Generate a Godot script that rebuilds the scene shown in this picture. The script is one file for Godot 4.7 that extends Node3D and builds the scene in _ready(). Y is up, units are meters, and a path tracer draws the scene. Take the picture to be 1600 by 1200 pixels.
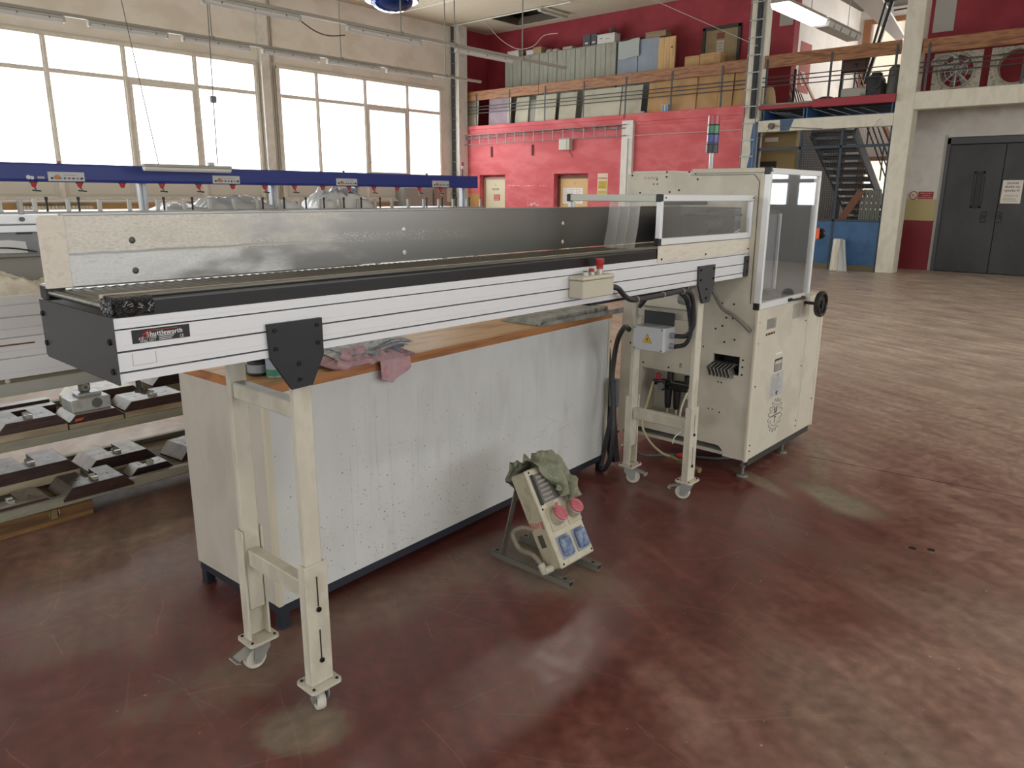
extends Node3D
# A factory hall seen from standing height: x runs right along the far red wall, -z runs away along the conveyor, y is up, metres.

const WALL_X := -17.9      # inner face of the window wall
const FAR_Z := -17.5       # face of the lower red wall and of the gallery edge
const BACK_Z := -18.8      # upper wall behind the gallery
const CEIL := 6.55
const RIGHT_X := 12.0
const NEAR_Z := 10.0

# ------------------------------------------------------------------ mesh builder
class MB:
	var v := PackedVector3Array()
	var n := PackedVector3Array()
	var u := PackedVector2Array()
	var xf := Transform3D()

	func tri(a: Vector3, b: Vector3, c: Vector3) -> void:
		var p := xf * a
		var q := xf * b
		var r := xf * c
		var m := (q - p).cross(r - p).normalized()
		v.append(p); v.append(r); v.append(q)
		n.append(m); n.append(m); n.append(m)
		u.append(Vector2.ZERO); u.append(Vector2.ZERO); u.append(Vector2.ZERO)

	func tris(a: Vector3, b: Vector3, c: Vector3, na: Vector3, nb: Vector3, nc: Vector3) -> void:
		v.append(xf * a); v.append(xf * c); v.append(xf * b)
		n.append((xf.basis * na).normalized()); n.append((xf.basis * nc).normalized()); n.append((xf.basis * nb).normalized())
		u.append(Vector2.ZERO); u.append(Vector2.ZERO); u.append(Vector2.ZERO)

	func quad(a: Vector3, b: Vector3, c: Vector3, d: Vector3) -> void:
		tri(a, b, c)
		tri(a, c, d)

	# a bottom-left, b bottom-right, c top-right, d top-left as seen from the front
	func quv(a: Vector3, b: Vector3, c: Vector3, d: Vector3, r := Rect2(0, 0, 1, 1)) -> void:
		quad(a, b, c, d)
		var k := u.size() - 6
		var p0 := Vector2(r.position.x, r.end.y)
		var p1 := r.end
		var p2 := Vector2(r.end.x, r.position.y)
		var p3 := r.position
		u[k] = p0; u[k + 1] = p2; u[k + 2] = p1
		u[k + 3] = p0; u[k + 4] = p3; u[k + 5] = p2

	func face(pts: Array, c: Vector3) -> void:
		var mid := Vector3.ZERO
		for p in pts: mid += p
		mid /= pts.size()
		var m: Vector3 = (pts[1] - pts[0]).cross(pts[2] - pts[0])
		if m.dot(mid - c) < 0: pts.reverse()
		for i in range(1, pts.size() - 1): tri(pts[0], pts[i], pts[i + 1])

	func box(lo: Vector3, hi: Vector3, bev := 0.0) -> void:
		var a := Vector3(minf(lo.x, hi.x), minf(lo.y, hi.y), minf(lo.z, hi.z))
		var b := Vector3(maxf(lo.x, hi.x), maxf(lo.y, hi.y), maxf(lo.z, hi.z))
		var c := (a + b) / 2
		var h := (b - a) / 2
		bev = minf(bev, 0.45 * minf(h.x, minf(h.y, h.z)) * 2.0)
		for ax in 3:
			var e := (ax + 1) % 3
			var f := (ax + 2) % 3
			for s in [-1, 1]:
				var pts := []
				for k in [[-1, -1], [1, -1], [1, 1], [-1, 1]]:
					var p := Vector3.ZERO
					p[ax] = s * h[ax]
					p[e] = k[0] * (h[e] - bev)
					p[f] = k[1] * (h[f] - bev)
					pts.append(c + p)
				face(pts, c)
		if bev <= 0: return
		for ax in 3:
			var e := (ax + 1) % 3
			var f := (ax + 2) % 3
			for s in [-1, 1]:
				for t in [-1, 1]:
					var pts := []
					for k in [[-1, 0], [1, 0], [1, 1], [-1, 1]]:
						var p := Vector3.ZERO
						p[ax] = k[0] * (h[ax] - bev)
						p[e] = s * (h[e] - (bev if k[1] else 0.0))
						p[f] = t * (h[f] - (0.0 if k[1] else bev))
						pts.append(c + p)
					face(pts, c)
		for sx in [-1, 1]:
			for sy in [-1, 1]:
				for sz in [-1, 1]:
					var q := Vector3(sx * h.x, sy * h.y, sz * h.z)
					var pts := []
					for ax in 3:
						var p := q
						for o in 3:
							if o != ax: p[o] -= signf(q[o]) * bev
						pts.append(c + p)
					face(pts, c)

	# a box of that size about the middle of frame f
	func obox(f: Transform3D, size: Vector3, bev := 0.0) -> void:
		var keep := xf
		xf = xf * f
		box(-size / 2, size / 2, bev)
		xf = keep

	# polygon in the xy of frame f, extruded from z = 0 to z = d
	func prism(poly: PackedVector2Array, d: float, f := Transform3D()) -> void:
		var keep := xf
		xf = xf * f
		var area := 0.0
		for i in poly.size():
			area += poly[i].cross(poly[(i + 1) % poly.size()])
		if area < 0: poly.reverse()
		var idx := Geometry2D.triangulate_polygon(poly)
		for i in range(0, idx.size(), 3):
			var a := poly[idx[i]]
			var b := poly[idx[i + 1]]
			var c := poly[idx[i + 2]]
			if (b - a).cross(c - a) < 0:
				var s := b
				b = c
				c = s
			tri(Vector3(a.x, a.y, d), Vector3(b.x, b.y, d), Vector3(c.x, c.y, d))
			tri(Vector3(a.x, a.y, 0), Vector3(c.x, c.y, 0), Vector3(b.x, b.y, 0))
		for i in poly.size():
			var a := poly[i]
			var b := poly[(i + 1) % poly.size()]
			quad(Vector3(a.x, a.y, 0), Vector3(b.x, b.y, 0), Vector3(b.x, b.y, d), Vector3(a.x, a.y, d))
		xf = keep

	# profile of (radius, height) pairs turned round the y of frame f
	func lathe(prof: Array, seg := 16, f := Transform3D()) -> void:
		var keep := xf
		xf = xf * f
		for i in prof.size() - 1:
			var p: Vector2 = prof[i]
			var q: Vector2 = prof[i + 1]
			if p.is_equal_approx(q): continue
			var nr := Vector2(q.y - p.y, p.x - q.x).normalized()
			for k in seg:
				var a := TAU * k / seg
				var b := TAU * (k + 1) / seg
				var da := Vector3(cos(a), 0, sin(a))
				var db := Vector3(cos(b), 0, sin(b))
				var na := da * nr.x + Vector3(0, nr.y, 0)
				var nb := db * nr.x + Vector3(0, nr.y, 0)
				var p0 := da * p.x + Vector3(0, p.y, 0)
				var p1 := db * p.x + Vector3(0, p.y, 0)
				var q0 := da * q.x + Vector3(0, q.y, 0)
				var q1 := db * q.x + Vector3(0, q.y, 0)
				if p.x > 0: tris(p0, q1, p1, na, nb, nb)
				if q.x > 0: tris(p0, q0, q1, na, na, nb)
		xf = keep

	func cyl(a: Vector3, b: Vector3, r: float, seg := 12, r2 := -1.0) -> void:
		if r2 < 0: r2 = r
		var y := (b - a).normalized()
		var x := y.cross(Vector3.FORWARD if absf(y.z) < 0.9 else Vector3.RIGHT).normalized()
		var f := Transform3D(Basis(x, y, x.cross(y)), a)
		var l := a.distance_to(b)
		lathe([Vector2(0, 0), Vector2(r, 0), Vector2(r2, l), Vector2(0, l)], seg, f)

	func bar(a: Vector3, b: Vector3, w: float, h := -1.0, bev := 0.0) -> void:
		if h < 0: h = w
		var z := (b - a).normalized()
		var up := Vector3.UP if absf(z.y) < 0.95 else Vector3.RIGHT
		var x := up.cross(z).normalized()
		obox(Transform3D(Basis(x, z.cross(x), z), (a + b) / 2), Vector3(w, h, a.distance_to(b)), bev)

	func tube(path: Array, r: float, seg := 8) -> void:
		var rings := []
		var x := Vector3.ZERO
		for i in path.size():
			var p: Vector3 = path[i]
			var t: Vector3 = ((path[mini(i + 1, path.size() - 1)] as Vector3) - (path[maxi(i - 1, 0)] as Vector3)).normalized()
			if i == 0: x = t.cross(Vector3.UP if absf(t.y) < 0.9 else Vector3.RIGHT).normalized()
			x = (x - t * x.dot(t)).normalized()
			var y := t.cross(x)
			var ring := []
			for k in seg:
				var a := TAU * k / seg
				ring.append([p + (x * cos(a) + y * sin(a)) * r, x * cos(a) + y * sin(a)])
			rings.append(ring)
		for i in rings.size() - 1:
			for k in seg:
				var m := (k + 1) % seg
				var a = rings[i][k]
				var b = rings[i][m]
				var c = rings[i + 1][m]
				var d = rings[i + 1][k]
				tris(a[0], b[0], c[0], a[1], b[1], c[1])
				tris(a[0], c[0], d[0], a[1], c[1], d[1])
		for e in [0, rings.size() - 1]:
			for k in range(1, seg - 1):
				if e == 0: tri(rings[e][0][0], rings[e][k + 1][0], rings[e][k][0])
				else: tri(rings[e][0][0], rings[e][k][0], rings[e][k + 1][0])

	# a smooth two-sided skin through a grid of points, given a little thickness
	func skin(g: Array, thick := 0.004) -> void:
		var nr := g.size()
		var nc: int = g[0].size()
		var ns := []
		for i in nr:
			var row := []
			for j in nc:
				var du: Vector3 = g[mini(i + 1, nr - 1)][j] - g[maxi(i - 1, 0)][j]
				var dv: Vector3 = g[i][mini(j + 1, nc - 1)] - g[i][maxi(j - 1, 0)]
				row.append(du.cross(dv).normalized())
			ns.append(row)
		for s in [1.0, -1.0]:
			for i in nr - 1:
				for j in nc - 1:
					var c := [[i, j], [i + 1, j], [i + 1, j + 1], [i, j + 1]]
					if s < 0: c.reverse()
					var p := []
					var m := []
					for k in c:
						m.append(ns[k[0]][k[1]] * s)
						p.append(g[k[0]][k[1]] + ns[k[0]][k[1]] * s * thick / 2)
					tris(p[0], p[1], p[2], m[0], m[1], m[2])
					tris(p[0], p[2], p[3], m[0], m[2], m[3])

	func mesh() -> ArrayMesh:
		var a := []
		a.resize(Mesh.ARRAY_MAX)
		a[Mesh.ARRAY_VERTEX] = v
		a[Mesh.ARRAY_NORMAL] = n
		a[Mesh.ARRAY_TEX_UV] = u
		var m := ArrayMesh.new()
		m.add_surface_from_arrays(Mesh.PRIMITIVE_TRIANGLES, a)
		return m

# ------------------------------------------------------------------ nodes
var used := {}

func numbered(called: String) -> String:
	used[called] = used.get(called, 0) + 1
	return called if used[called] == 1 else "%s_%03d" % [called, used[called] - 1]

func tag(o: Node, label: String, category: String, group := "", kind := "") -> Node:
	o.set_meta("label", label)
	o.set_meta("category", category)
	if group: o.set_meta("group", group)
	if kind: o.set_meta("kind", kind)
	return o

func thing(called: String, label: String, category: String, at: Vector3, group := "", turn := 0.0) -> Node3D:
	var o := Node3D.new()
	o.name = numbered(called)
	add_child(o)
	o.position = at
	o.rotation.y = turn
	tag(o, label, category, group)
	return o

# one mesh; with a parent it is a part. Points are in the scene's axes unless own is true
func obj(called: String, b: MB, m: Material, parent: Node3D = null, own := false) -> MeshInstance3D:
	return put(called, b.mesh(), m, parent, Transform3D(), own)

func put(called: String, mesh: Mesh, m: Material, parent: Node3D, at := Transform3D(), own := false) -> MeshInstance3D:
	var o := MeshInstance3D.new()
	o.mesh = mesh
	o.material_override = m
	o.name = called if parent else numbered(called)
	(parent if parent else self).add_child(o, true)
	o.transform = at if own or parent == null else parent.global_transform.affine_inverse() * at
	return o

func struct(called: String, b: MB, m: Material, parent: Node3D = null) -> MeshInstance3D:
	var o := obj(called, b, m, parent)
	if parent == null: o.set_meta("kind", "structure")
	return o

func shell(called: String) -> Node3D:
	var o := Node3D.new()
	o.name = called
	o.set_meta("kind", "structure")
	add_child(o, true)
	return o

func dup(o: Node3D, at: Vector3, label: String, turn := 0.0) -> Node3D:
	var c: Node3D = o.duplicate()
	c.name = numbered(str(o.name).rstrip("0123456789").rstrip("_"))
	add_child(c)
	c.position = at
	c.rotation.y = turn
	c.set_meta("label", label)
	return c

# alike boxes, each a part of its own
func boxes(called: String, list: Array, m: Material, parent: Node3D, bev := 0.0, own := false) -> void:
	for q in list:
		var b := MB.new()
		b.box(q[0], q[1], bev)
		obj(called, b, m, parent, own)

func smooth(pts: Array, sub := 6) -> Array:
	var out := []
	for i in pts.size() - 1:
		var a: Vector3 = pts[maxi(i - 1, 0)]
		var b: Vector3 = pts[i]
		var c: Vector3 = pts[i + 1]
		var d: Vector3 = pts[mini(i + 2, pts.size() - 1)]
		for k in sub: out.append(b.cubic_interpolate(c, a, d, float(k) / sub))
	out.append(pts[-1])
	return out

# ------------------------------------------------------------------ materials
var mats := {}

func mat(hex: String, rough := 0.6, metal := 0.0) -> StandardMaterial3D:
	var key := "%s %.2f %.2f" % [hex, rough, metal]
	if not mats.has(key):
		var m := StandardMaterial3D.new()
		m.albedo_color = Color(hex)
		m.roughness = rough
		m.metallic = metal
		mats[key] = m
	return mats[key]

# a surface that varies between colours in blotches of about size metres
func mottled(key: String, cols: Array, size: Vector3, rough := 0.7, metal := 0.0, octaves := 5, world := true) -> StandardMaterial3D:
	if mats.has(key): return mats[key]
	var nz := FastNoiseLite.new()
	nz.seed = key.hash() % 1000
	nz.noise_type = FastNoiseLite.TYPE_SIMPLEX_SMOOTH
	nz.frequency = 0.012
	nz.fractal_octaves = octaves
	nz.fractal_gain = 0.55
	var g := Gradient.new()
	g.offsets = PackedFloat32Array()
	var off := PackedFloat32Array()
	var cc := PackedColorArray()
	for i in cols.size():
		off.append(0.22 + 0.56 * i / maxf(1, cols.size() - 1))
		cc.append(Color(cols[i]))
	g.offsets = off
	g.colors = cc
	var t := NoiseTexture2D.new()
	t.width = 512
	t.height = 512
	t.seamless = true
	t.noise = nz
	t.color_ramp = g
	var m := StandardMaterial3D.new()
	m.albedo_texture = t
	m.roughness = rough
	m.metallic = metal
	m.uv1_triplanar = true
	m.uv1_world_triplanar = world
	m.uv1_scale = Vector3(1.0 / size.x, 1.0 / size.y, 1.0 / size.z) * 0.2
	mats[key] = m
	return m

func glass(a := 0.12, tint := Color(1, 1, 1)) -> StandardMaterial3D:
	var m := StandardMaterial3D.new()
	m.transparency = BaseMaterial3D.TRANSPARENCY_ALPHA
	m.albedo_color = Color(tint, a)
	m.roughness = 0.02
	return m

func noise(freq: float, sd: int, oct := 4) -> FastNoiseLite:
	var f := FastNoiseLite.new()
	f.seed = sd
	f.frequency = freq
	f.noise_type = FastNoiseLite.TYPE_SIMPLEX_SMOOTH
	f.fractal_octaves = oct
	return f

func words(parent: Node3D, called: String, text: String, height: float, m: Material, at: Transform3D, bold := false, own := false, squeeze := 1.0) -> MeshInstance3D:
	var t := TextMesh.new()
	var f := SystemFont.new()
	f.font_names = PackedStringArray(["Droid Sans"])
	f.font_weight = 700 if bold else 400
	t.font = f
	t.font_size = 32
	t.pixel_size = height / 23.0
	t.depth = 0.0006
	t.curve_step = 3.0
	t.text = text
	return put(called, t, m, parent, at.scaled_local(Vector3(squeeze, 1, 1)), own)

# ------------------------------------------------------------------ camera, light, exposure
const SKY_STRENGTH := 1.0
const PANE_LIGHT := 1.5
const LAMP_LIGHT := 4.2
const EXPOSURE := 1.2

func view() -> void:
	var cam := Camera3D.new()
	cam.name = "camera"
	add_child(cam)
	var pitch := 0.2479445763
	var yaw := 0.7291878406
	var roll := -0.0058503368
	var fwd := Vector3(-sin(yaw) * cos(pitch), -sin(pitch), -cos(yaw) * cos(pitch))
	var right := Vector3(cos(yaw), 0, -sin(yaw))
	var down := fwd.cross(right)
	var r2 := right * cos(roll) + down * sin(roll)
	var d2 := -right * sin(roll) + down * cos(roll)
	cam.transform = Transform3D(Basis(r2, -d2, -fwd), Vector3(0, 1.6, 0))
	cam.fov = rad_to_deg(2 * atan(600.0 / 1168.785))
	cam.near = 0.05
	cam.far = 200.0
	cam.current = true
	var sky := ProceduralSkyMaterial.new()
	sky.sky_top_color = Color(0.80, 0.86, 0.93)
	sky.sky_horizon_color = Color(0.95, 0.96, 0.97)
	sky.ground_bottom_color = Color(0.45, 0.45, 0.44)
	sky.ground_horizon_color = Color(0.8, 0.8, 0.8)
	sky.sky_energy_multiplier = SKY_STRENGTH
	var e := Environment.new()
	e.background_mode = Environment.BG_SKY
	e.sky = Sky.new()
	e.sky.sky_material = sky
	e.tonemap_mode = Environment.TONE_MAPPER_LINEAR
	e.tonemap_exposure = EXPOSURE
	e.sdfgi_enabled = true
	e.ssao_enabled = true
	e.ssil_enabled = true
	var w := WorldEnvironment.new()
	w.name = "surroundings"
	w.environment = e
	add_child(w)

# daylight through one frosted pane: the pane glows and a light of its size stands just in front of it
func pane_light(at: Vector3, face: Vector3, size: Vector2, strength := 1.0) -> void:
	var l := AreaLight3D.new()
	l.name = "daylight"
	add_child(l, true)
	l.position = at
	l.rotation.y = atan2(-face.x, -face.z)
	l.area_size = size
	l.area_normalize_energy = false
	l.light_energy = PANE_LIGHT * strength
	l.light_color = Color(0.955, 0.98, 1.0)
	l.area_range = 60.0
	l.shadow_enabled = true

# ------------------------------------------------------------------ floor
func sm(a: float, b: float, x: float) -> float:
	return smoothstep(a, b, x)

func floor_images(x0: float, z0: float, span: float, side: int) -> Array:
	var big := noise(0.35, 3, 4)
	var mid := noise(1.7, 7, 5)
	var fine := noise(13.0, 11, 4)
	var streak := noise(0.9, 19, 4)
	# worn patches: x, z, half-length, half-width, turn, strength, greenish
	var patches := [
		[-1.22, -4.02, 0.27, 0.15, 0.35, 1.0, 1.0], [-1.62, -3.98, 0.30, 0.06, 0.5, 0.75, 1.0], [-1.5, -4.55, 0.5, 0.08, 1.2, 0.6, 1.0],
		[-1.85, -2.38, 0.42, 0.22, 0.0, 0.75, 0.8], [-1.78, -1.05, 0.13, 0.13, 0.3, 0.9, 0.9], [-2.2, -1.10, 0.16, 0.12, 0.3, 0.6, 0.7],
		[-2.2, -1.75, 0.20, 0.9, 0.05, 0.62, 0.8], [-3.1, -0.9, 0.5, 0.4, 0.0, 0.6, 0.7], [-3.4, -1.3, 0.5, 0.5, 0.4, 0.6, 0.6],
		[-2.0, -3.45, 0.35, 0.1, 0.2, 0.4, 0.6], [-1.38, -1.6, 0.16, 0.09, 0.7, 0.28, 0.7], [-0.55, -2.2, 0.5, 0.2, 0.6, 0.3, 0.3], [-0.4, -3.2, 0.8, 0.3, 0.3, 0.3, 0.2],
	]
	var px := PackedByteArray()
	px.resize(side * side * 3)
	var rg := PackedByteArray()
	rg.resize(side * side)
	var st := span / side
	var i := 0
	for r in side:
		var z := z0 + (r + 0.5) * st
		var here := patches.filter(func(p): return absf(p[1] - z) < 1.2)
		for c in side:
			var x := x0 + (c + 0.5) * st
			var b := big.get_noise_2d(x, z)
			var m := mid.get_noise_2d(x, z)
			var f := fine.get_noise_2d(x, z)
			var s := streak.get_noise_2d(x * 1.0 + z * 0.5, z * 7.0 - x * 3.2)
			# the walkway away from the machine is worn to dusty pink, then to grey
			var w := maxf(sm(-1.35, -0.35, x + 0.5 * b + 0.25 * m) * 0.72, sm(3.6, 5.6, -z + 0.6 * b + 0.3 * m) * 0.84)
			w = maxf(w, sm(3.2, 4.6, -x + 0.5 * b) * 0.85)
			w += 0.06 * m + 0.10 * s + 0.05 * f + 0.06 * b + 0.08 * sm(0.18, 0.5, b + 0.5 * m)
			var g := 0.0
			for p in here:
				var dx: float = x - p[0]
				var dz: float = z - p[1]
				if absf(dx) > 1.2: continue
				var ca := cos(p[4])
				var sa := sin(p[4])
				var e := sqrt(pow((dx * ca + dz * sa) / p[2], 2) + pow((dz * ca - dx * sa) / p[3], 2))
				g = maxf(g, p[5] * (1.0 - sm(0.55, 1.25, e + 0.55 * m + 0.3 * f)))
			w = clampf(w, 0.0, 1.0)
			var grain := 1.0 + 0.15 * f + 0.05 * m + 0.09 * s
			var far := maxf(sm(4.6, 9.0, -z + 0.5 * b), sm(3.3, 5.0, -x + 0.4 * b)) * (0.78 + 0.25 * s + 0.15 * m)  # pale wear raised further to paint in far light and window glare at left
			var cr := lerpf(lerpf(97, 155, w), 196, far)
			var cg := lerpf(lerpf(49, 131, w), 181, far)
			var cb := lerpf(lerpf(44, 116, w), 165, far)
			cr = lerpf(cr, 134, g * 0.85) * grain
			cg = lerpf(cg, 129, g * 0.85) * grain
			cb = lerpf(cb, 110, g * 0.85) * grain
			px[i * 3] = clampi(int(cr), 0, 255)
			px[i * 3 + 1] = clampi(int(cg), 0, 255)
			px[i * 3 + 2] = clampi(int(cb), 0, 255)
			rg[i] = clampi(int(255 * (0.34 + 0.10 * w + 0.3 * g + 0.12 * m + 0.10 * f)), 70, 255)
			i += 1
	# fine pale scratches
	var rnd := RandomNumberGenerator.new()
	rnd.seed = 5
	for k in 900:
		var x := rnd.randf_range(x0, x0 + span)
		var z := rnd.randf_range(z0, z0 + span)
		var a := rnd.randf() * TAU
		var l := rnd.randf_range(0.03, 0.5)
		var k2 := rnd.randf_range(0.12, 0.4)
		var steps := int(l / st)
		for q in steps:
			a += rnd.randf_range(-0.04, 0.04)
			x += cos(a) * st
			z += sin(a) * st
			var cx := int((x - x0) / st)
			var cz := int((z - z0) / st)
			if cx < 0 or cz < 0 or cx >= side or cz >= side: break
			for ch in 3:
				var at := (cz * side + cx) * 3 + ch
				px[at] = int(lerpf(px[at], 165 - ch * 12, k2))
	# crumbs of grit and pale chips
	for k in 700:
		var x := rnd.randi_range(2, side - 4)
		var z := rnd.randi_range(2, side - 4)
		var s2 := 1 if rnd.randf() < 0.75 else 2
		var light := rnd.randf() < 0.7
		for a in s2 + 1:
			for c in s2:
				for ch in 3:
					var at := ((z + a) * side + x + c) * 3 + ch
					px[at] = int(lerpf(px[at], (190 if light else 30), 0.6))
	return [ImageTexture.create_from_image(Image.create_from_data(side, side, false, Image.FORMAT_RGB8, px)), ImageTexture.create_from_image(Image.create_from_data(side, side, false, Image.FORMAT_L8, rg))]

func floor_mat(t: Array) -> StandardMaterial3D:
	var m := StandardMaterial3D.new()
	m.albedo_texture = t[0]
	m.roughness = 1.0
	m.roughness_texture = t[1]
	m.roughness_texture_channel = BaseMaterial3D.TEXTURE_CHANNEL_RED
	m.metallic_specular = 0.6
	var nz := noise(0.03, 77, 5)
	var b := NoiseTexture2D.new()
	b.width = 512
	b.height = 512
	b.seamless = true
	b.noise = nz
	m.heightmap_enabled = true
	m.heightmap_texture = b
	m.heightmap_scale = 0.5
	return m

func build_floor() -> void:
	var near := [-4.6, -6.7, 6.9]        # x0, z0, span of the finely drawn part
	var wide := [-18.0, -23.6, 33.8]
	var f := ArrayMesh.new()
	var parts := [[near, [[near[0], near[1], near[0] + near[2], near[1] + near[2]]]],
		[wide, [[wide[0], wide[1], RIGHT_X, near[1]], [wide[0], near[1], near[0], NEAR_Z], [near[0] + near[2], near[1], RIGHT_X, NEAR_Z], [near[0], near[1] + near[2], near[0] + near[2], NEAR_Z]]]]
	var ms := []
	for p in parts:
		var b := MB.new()
		var o: Array = p[0]
		for r in p[1]:
			b.quv(Vector3(r[0], 0, r[3]), Vector3(r[2], 0, r[3]), Vector3(r[2], 0, r[1]), Vector3(r[0], 0, r[1]),
				Rect2((r[0] - o[0]) / o[2], (r[1] - o[1]) / o[2], (r[2] - r[0]) / o[2], (r[3] - r[1]) / o[2]))
		var a := []
		a.resize(Mesh.ARRAY_MAX)
		a[Mesh.ARRAY_VERTEX] = b.v
		a[Mesh.ARRAY_NORMAL] = b.n
		a[Mesh.ARRAY_TEX_UV] = b.u
		f.add_surface_from_arrays(Mesh.PRIMITIVE_TRIANGLES, a)
		ms.append(floor_mat(floor_images(o[0], o[1], o[2], 2048 if o == near else 1024)))
	f.surface_set_material(0, ms[0])
	f.surface_set_material(1, ms[1])
	var o := MeshInstance3D.new()
	o.name = "floor"
	o.mesh = f
	add_child(o)
	o.set_meta("kind", "structure")
	var under := MB.new()
	under.box(Vector3(-18.3, -0.3, -24.0), Vector3(RIGHT_X + 0.3, -0.01, NEAR_Z + 0.3))
	obj("slab", under, mat("777268", 0.9), o)
	# the joint in the floor by the box machine and two drilled holes
	var j := MB.new()
	j.bar(Vector3(-1.62, 0.0005, -4.6), Vector3(1.2, 0.0005, -4.92), 0.004, 0.001)
	obj("joint", j, mat("3a2a26", 0.9), o)
	var h := MB.new()
	for p in [[-0.74, -3.66], [-0.67, -3.70]]:
		h.lathe([Vector2(0.018, 0), Vector2(0.012, 0.001), Vector2(0, 0.001)], 10, Transform3D(Basis(), Vector3(p[0], 0.0, p[1])))
	obj("drill_hole", h, mat("1c1513", 0.9), o)

# ------------------------------------------------------------------ room shell
func cream_wall() -> StandardMaterial3D:
	return mottled("plaster", ["d5cec0", "dfd9cd", "e3ddd2", "dad3c6"], Vector3(2.6, 1.8, 2.6), 0.85)

func white_paint() -> StandardMaterial3D:
	return mottled("white", ["cfcbc2", "dedbd3", "d6d2c8"], Vector3(0.8, 0.8, 0.8), 0.7)

func cream_paint() -> StandardMaterial3D:
	return mottled("columns", ["d0cbb8", "dcd7c6", "d4cfbd"], Vector3(0.5, 1.0, 0.5), 0.6)

# a window band in a wall whose inner face is x = wx and that looks along fx; uprights at those z; its panes glow
func window_band(called: String, wx: float, fx: float, zs: Array, y0: float, yt: float, y1: float, yp: float, sash: Array, f := Transform3D(), strength := 1.0) -> void:
	var w := shell(called)
	w.transform = f
	var fm := mottled("window frames", ["d0c9bc", "dcd6cb", "d6d0c4"], Vector3(0.4, 0.4, 0.4), 0.6)
	var d := 0.07
	var b := MB.new()
	var za: float = zs[0]
	var zb: float = zs[-1]
	b.box(Vector3(wx - fx * 0.02, y1, za + 0.02), Vector3(wx + fx * d, y1 + 0.08, zb - 0.02), 0.006)
	b.box(Vector3(wx - fx * 0.02, yp - 0.06, za + 0.02), Vector3(wx + fx * d, yp, zb - 0.02), 0.006)
	obj("window_frame", b, fm, w, true)
	for i in zs.size():
		b = MB.new()
		b.box(Vector3(wx - fx * 0.02, yp, zs[i] - 0.055), Vector3(wx + fx * (d + 0.012), y1, zs[i] + 0.055), 0.008)
		b.box(Vector3(wx + fx * d, yp, zs[i] - 0.02), Vector3(wx + fx * (d + 0.025), y1, zs[i] + 0.02), 0.004)
		obj("mullion", b, fm, w, true)
	var pm := mat("f4f6f8", 0.5).duplicate() as StandardMaterial3D
	pm.emission_enabled = true
	pm.emission = Color(0.955, 0.98, 1.0)
	pm.emission_energy_multiplier = 2.2
	for i in zs.size() - 1:
		var z1: float = zs[i] - 0.055
		var z2: float = zs[i + 1] + 0.055
		b = MB.new()
		b.box(Vector3(wx - fx * 0.02, yt, z1), Vector3(wx + fx * d, yt + 0.09, z2), 0.006)
		obj("transom", b, fm, w, true)
		b = MB.new()
		b.box(Vector3(wx - fx * 0.02, y0 - 0.09, z1), Vector3(wx + fx * d, y0, z2), 0.006)
		obj("transom", b, fm, w, true)
		var lo := y0
		var hi := yt
		var a := z1
		var c := z2
		if i in sash:
			b = MB.new()
			for k in [[lo, hi, z1, z1 - 0.07], [lo, hi, z2 + 0.07, z2], [hi - 0.07, hi, z1 - 0.07, z2 + 0.07], [lo, lo + 0.07, z1 - 0.07, z2 + 0.07]]:
				b.box(Vector3(wx, k[0], k[2]), Vector3(wx + fx * (d + 0.02), k[1], k[3]), 0.005)
			var s := obj("sash", b, fm, w, true)
			b = MB.new()
			b.box(Vector3(wx + fx * 0.09, lo + 0.32, z1 - 0.03), Vector3(wx + fx * 0.13, lo + 0.34, z1 - 0.10), 0.004)
			obj("latch", b, mat("8f8b82", 0.4, 0.8), s, true)
			lo += 0.07
			hi -= 0.07
			a -= 0.07
			c += 0.07
		for r in [[lo, hi], [yt + 0.09, y1]]:
			b = MB.new()
			b.box(Vector3(wx - fx * 0.01, r[0], a if r[0] == lo else z1), Vector3(wx, r[1], c if r[0] == lo else z2))
			obj("pane", b, pm, w, true)
			var aa: float = a if r[0] == lo else z1
			var cc: float = c if r[0] == lo else z2
			pane_light(f * Vector3(wx + fx * 0.012, (r[0] + r[1]) / 2, (aa + cc) / 2), f.basis * Vector3(fx, 0, 0), Vector2(absf(aa - cc), r[1] - r[0]), strength)
		# the closed panel below
		b = MB.new()
		b.box(Vector3(wx - fx * 0.02, yp, z1), Vector3(wx + fx * 0.02, y0 - 0.09, z2))
		b.box(Vector3(wx + fx * 0.02, yp + 0.05, z1 - 0.08), Vector3(wx + fx * 0.032, y0 - 0.14, z2 + 0.08), 0.006)
		obj("panel", b, mat("c9c5ba", 0.7), w, true)
	b = MB.new()
	b.box(Vector3(wx - fx * 0.05, yp - 0.11, za + 0.05), Vector3(wx + fx * 0.16, yp - 0.06, zb - 0.05), 0.01)
	obj("window_sill", b, mat("d3cfc6", 0.6), w, true)

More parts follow.
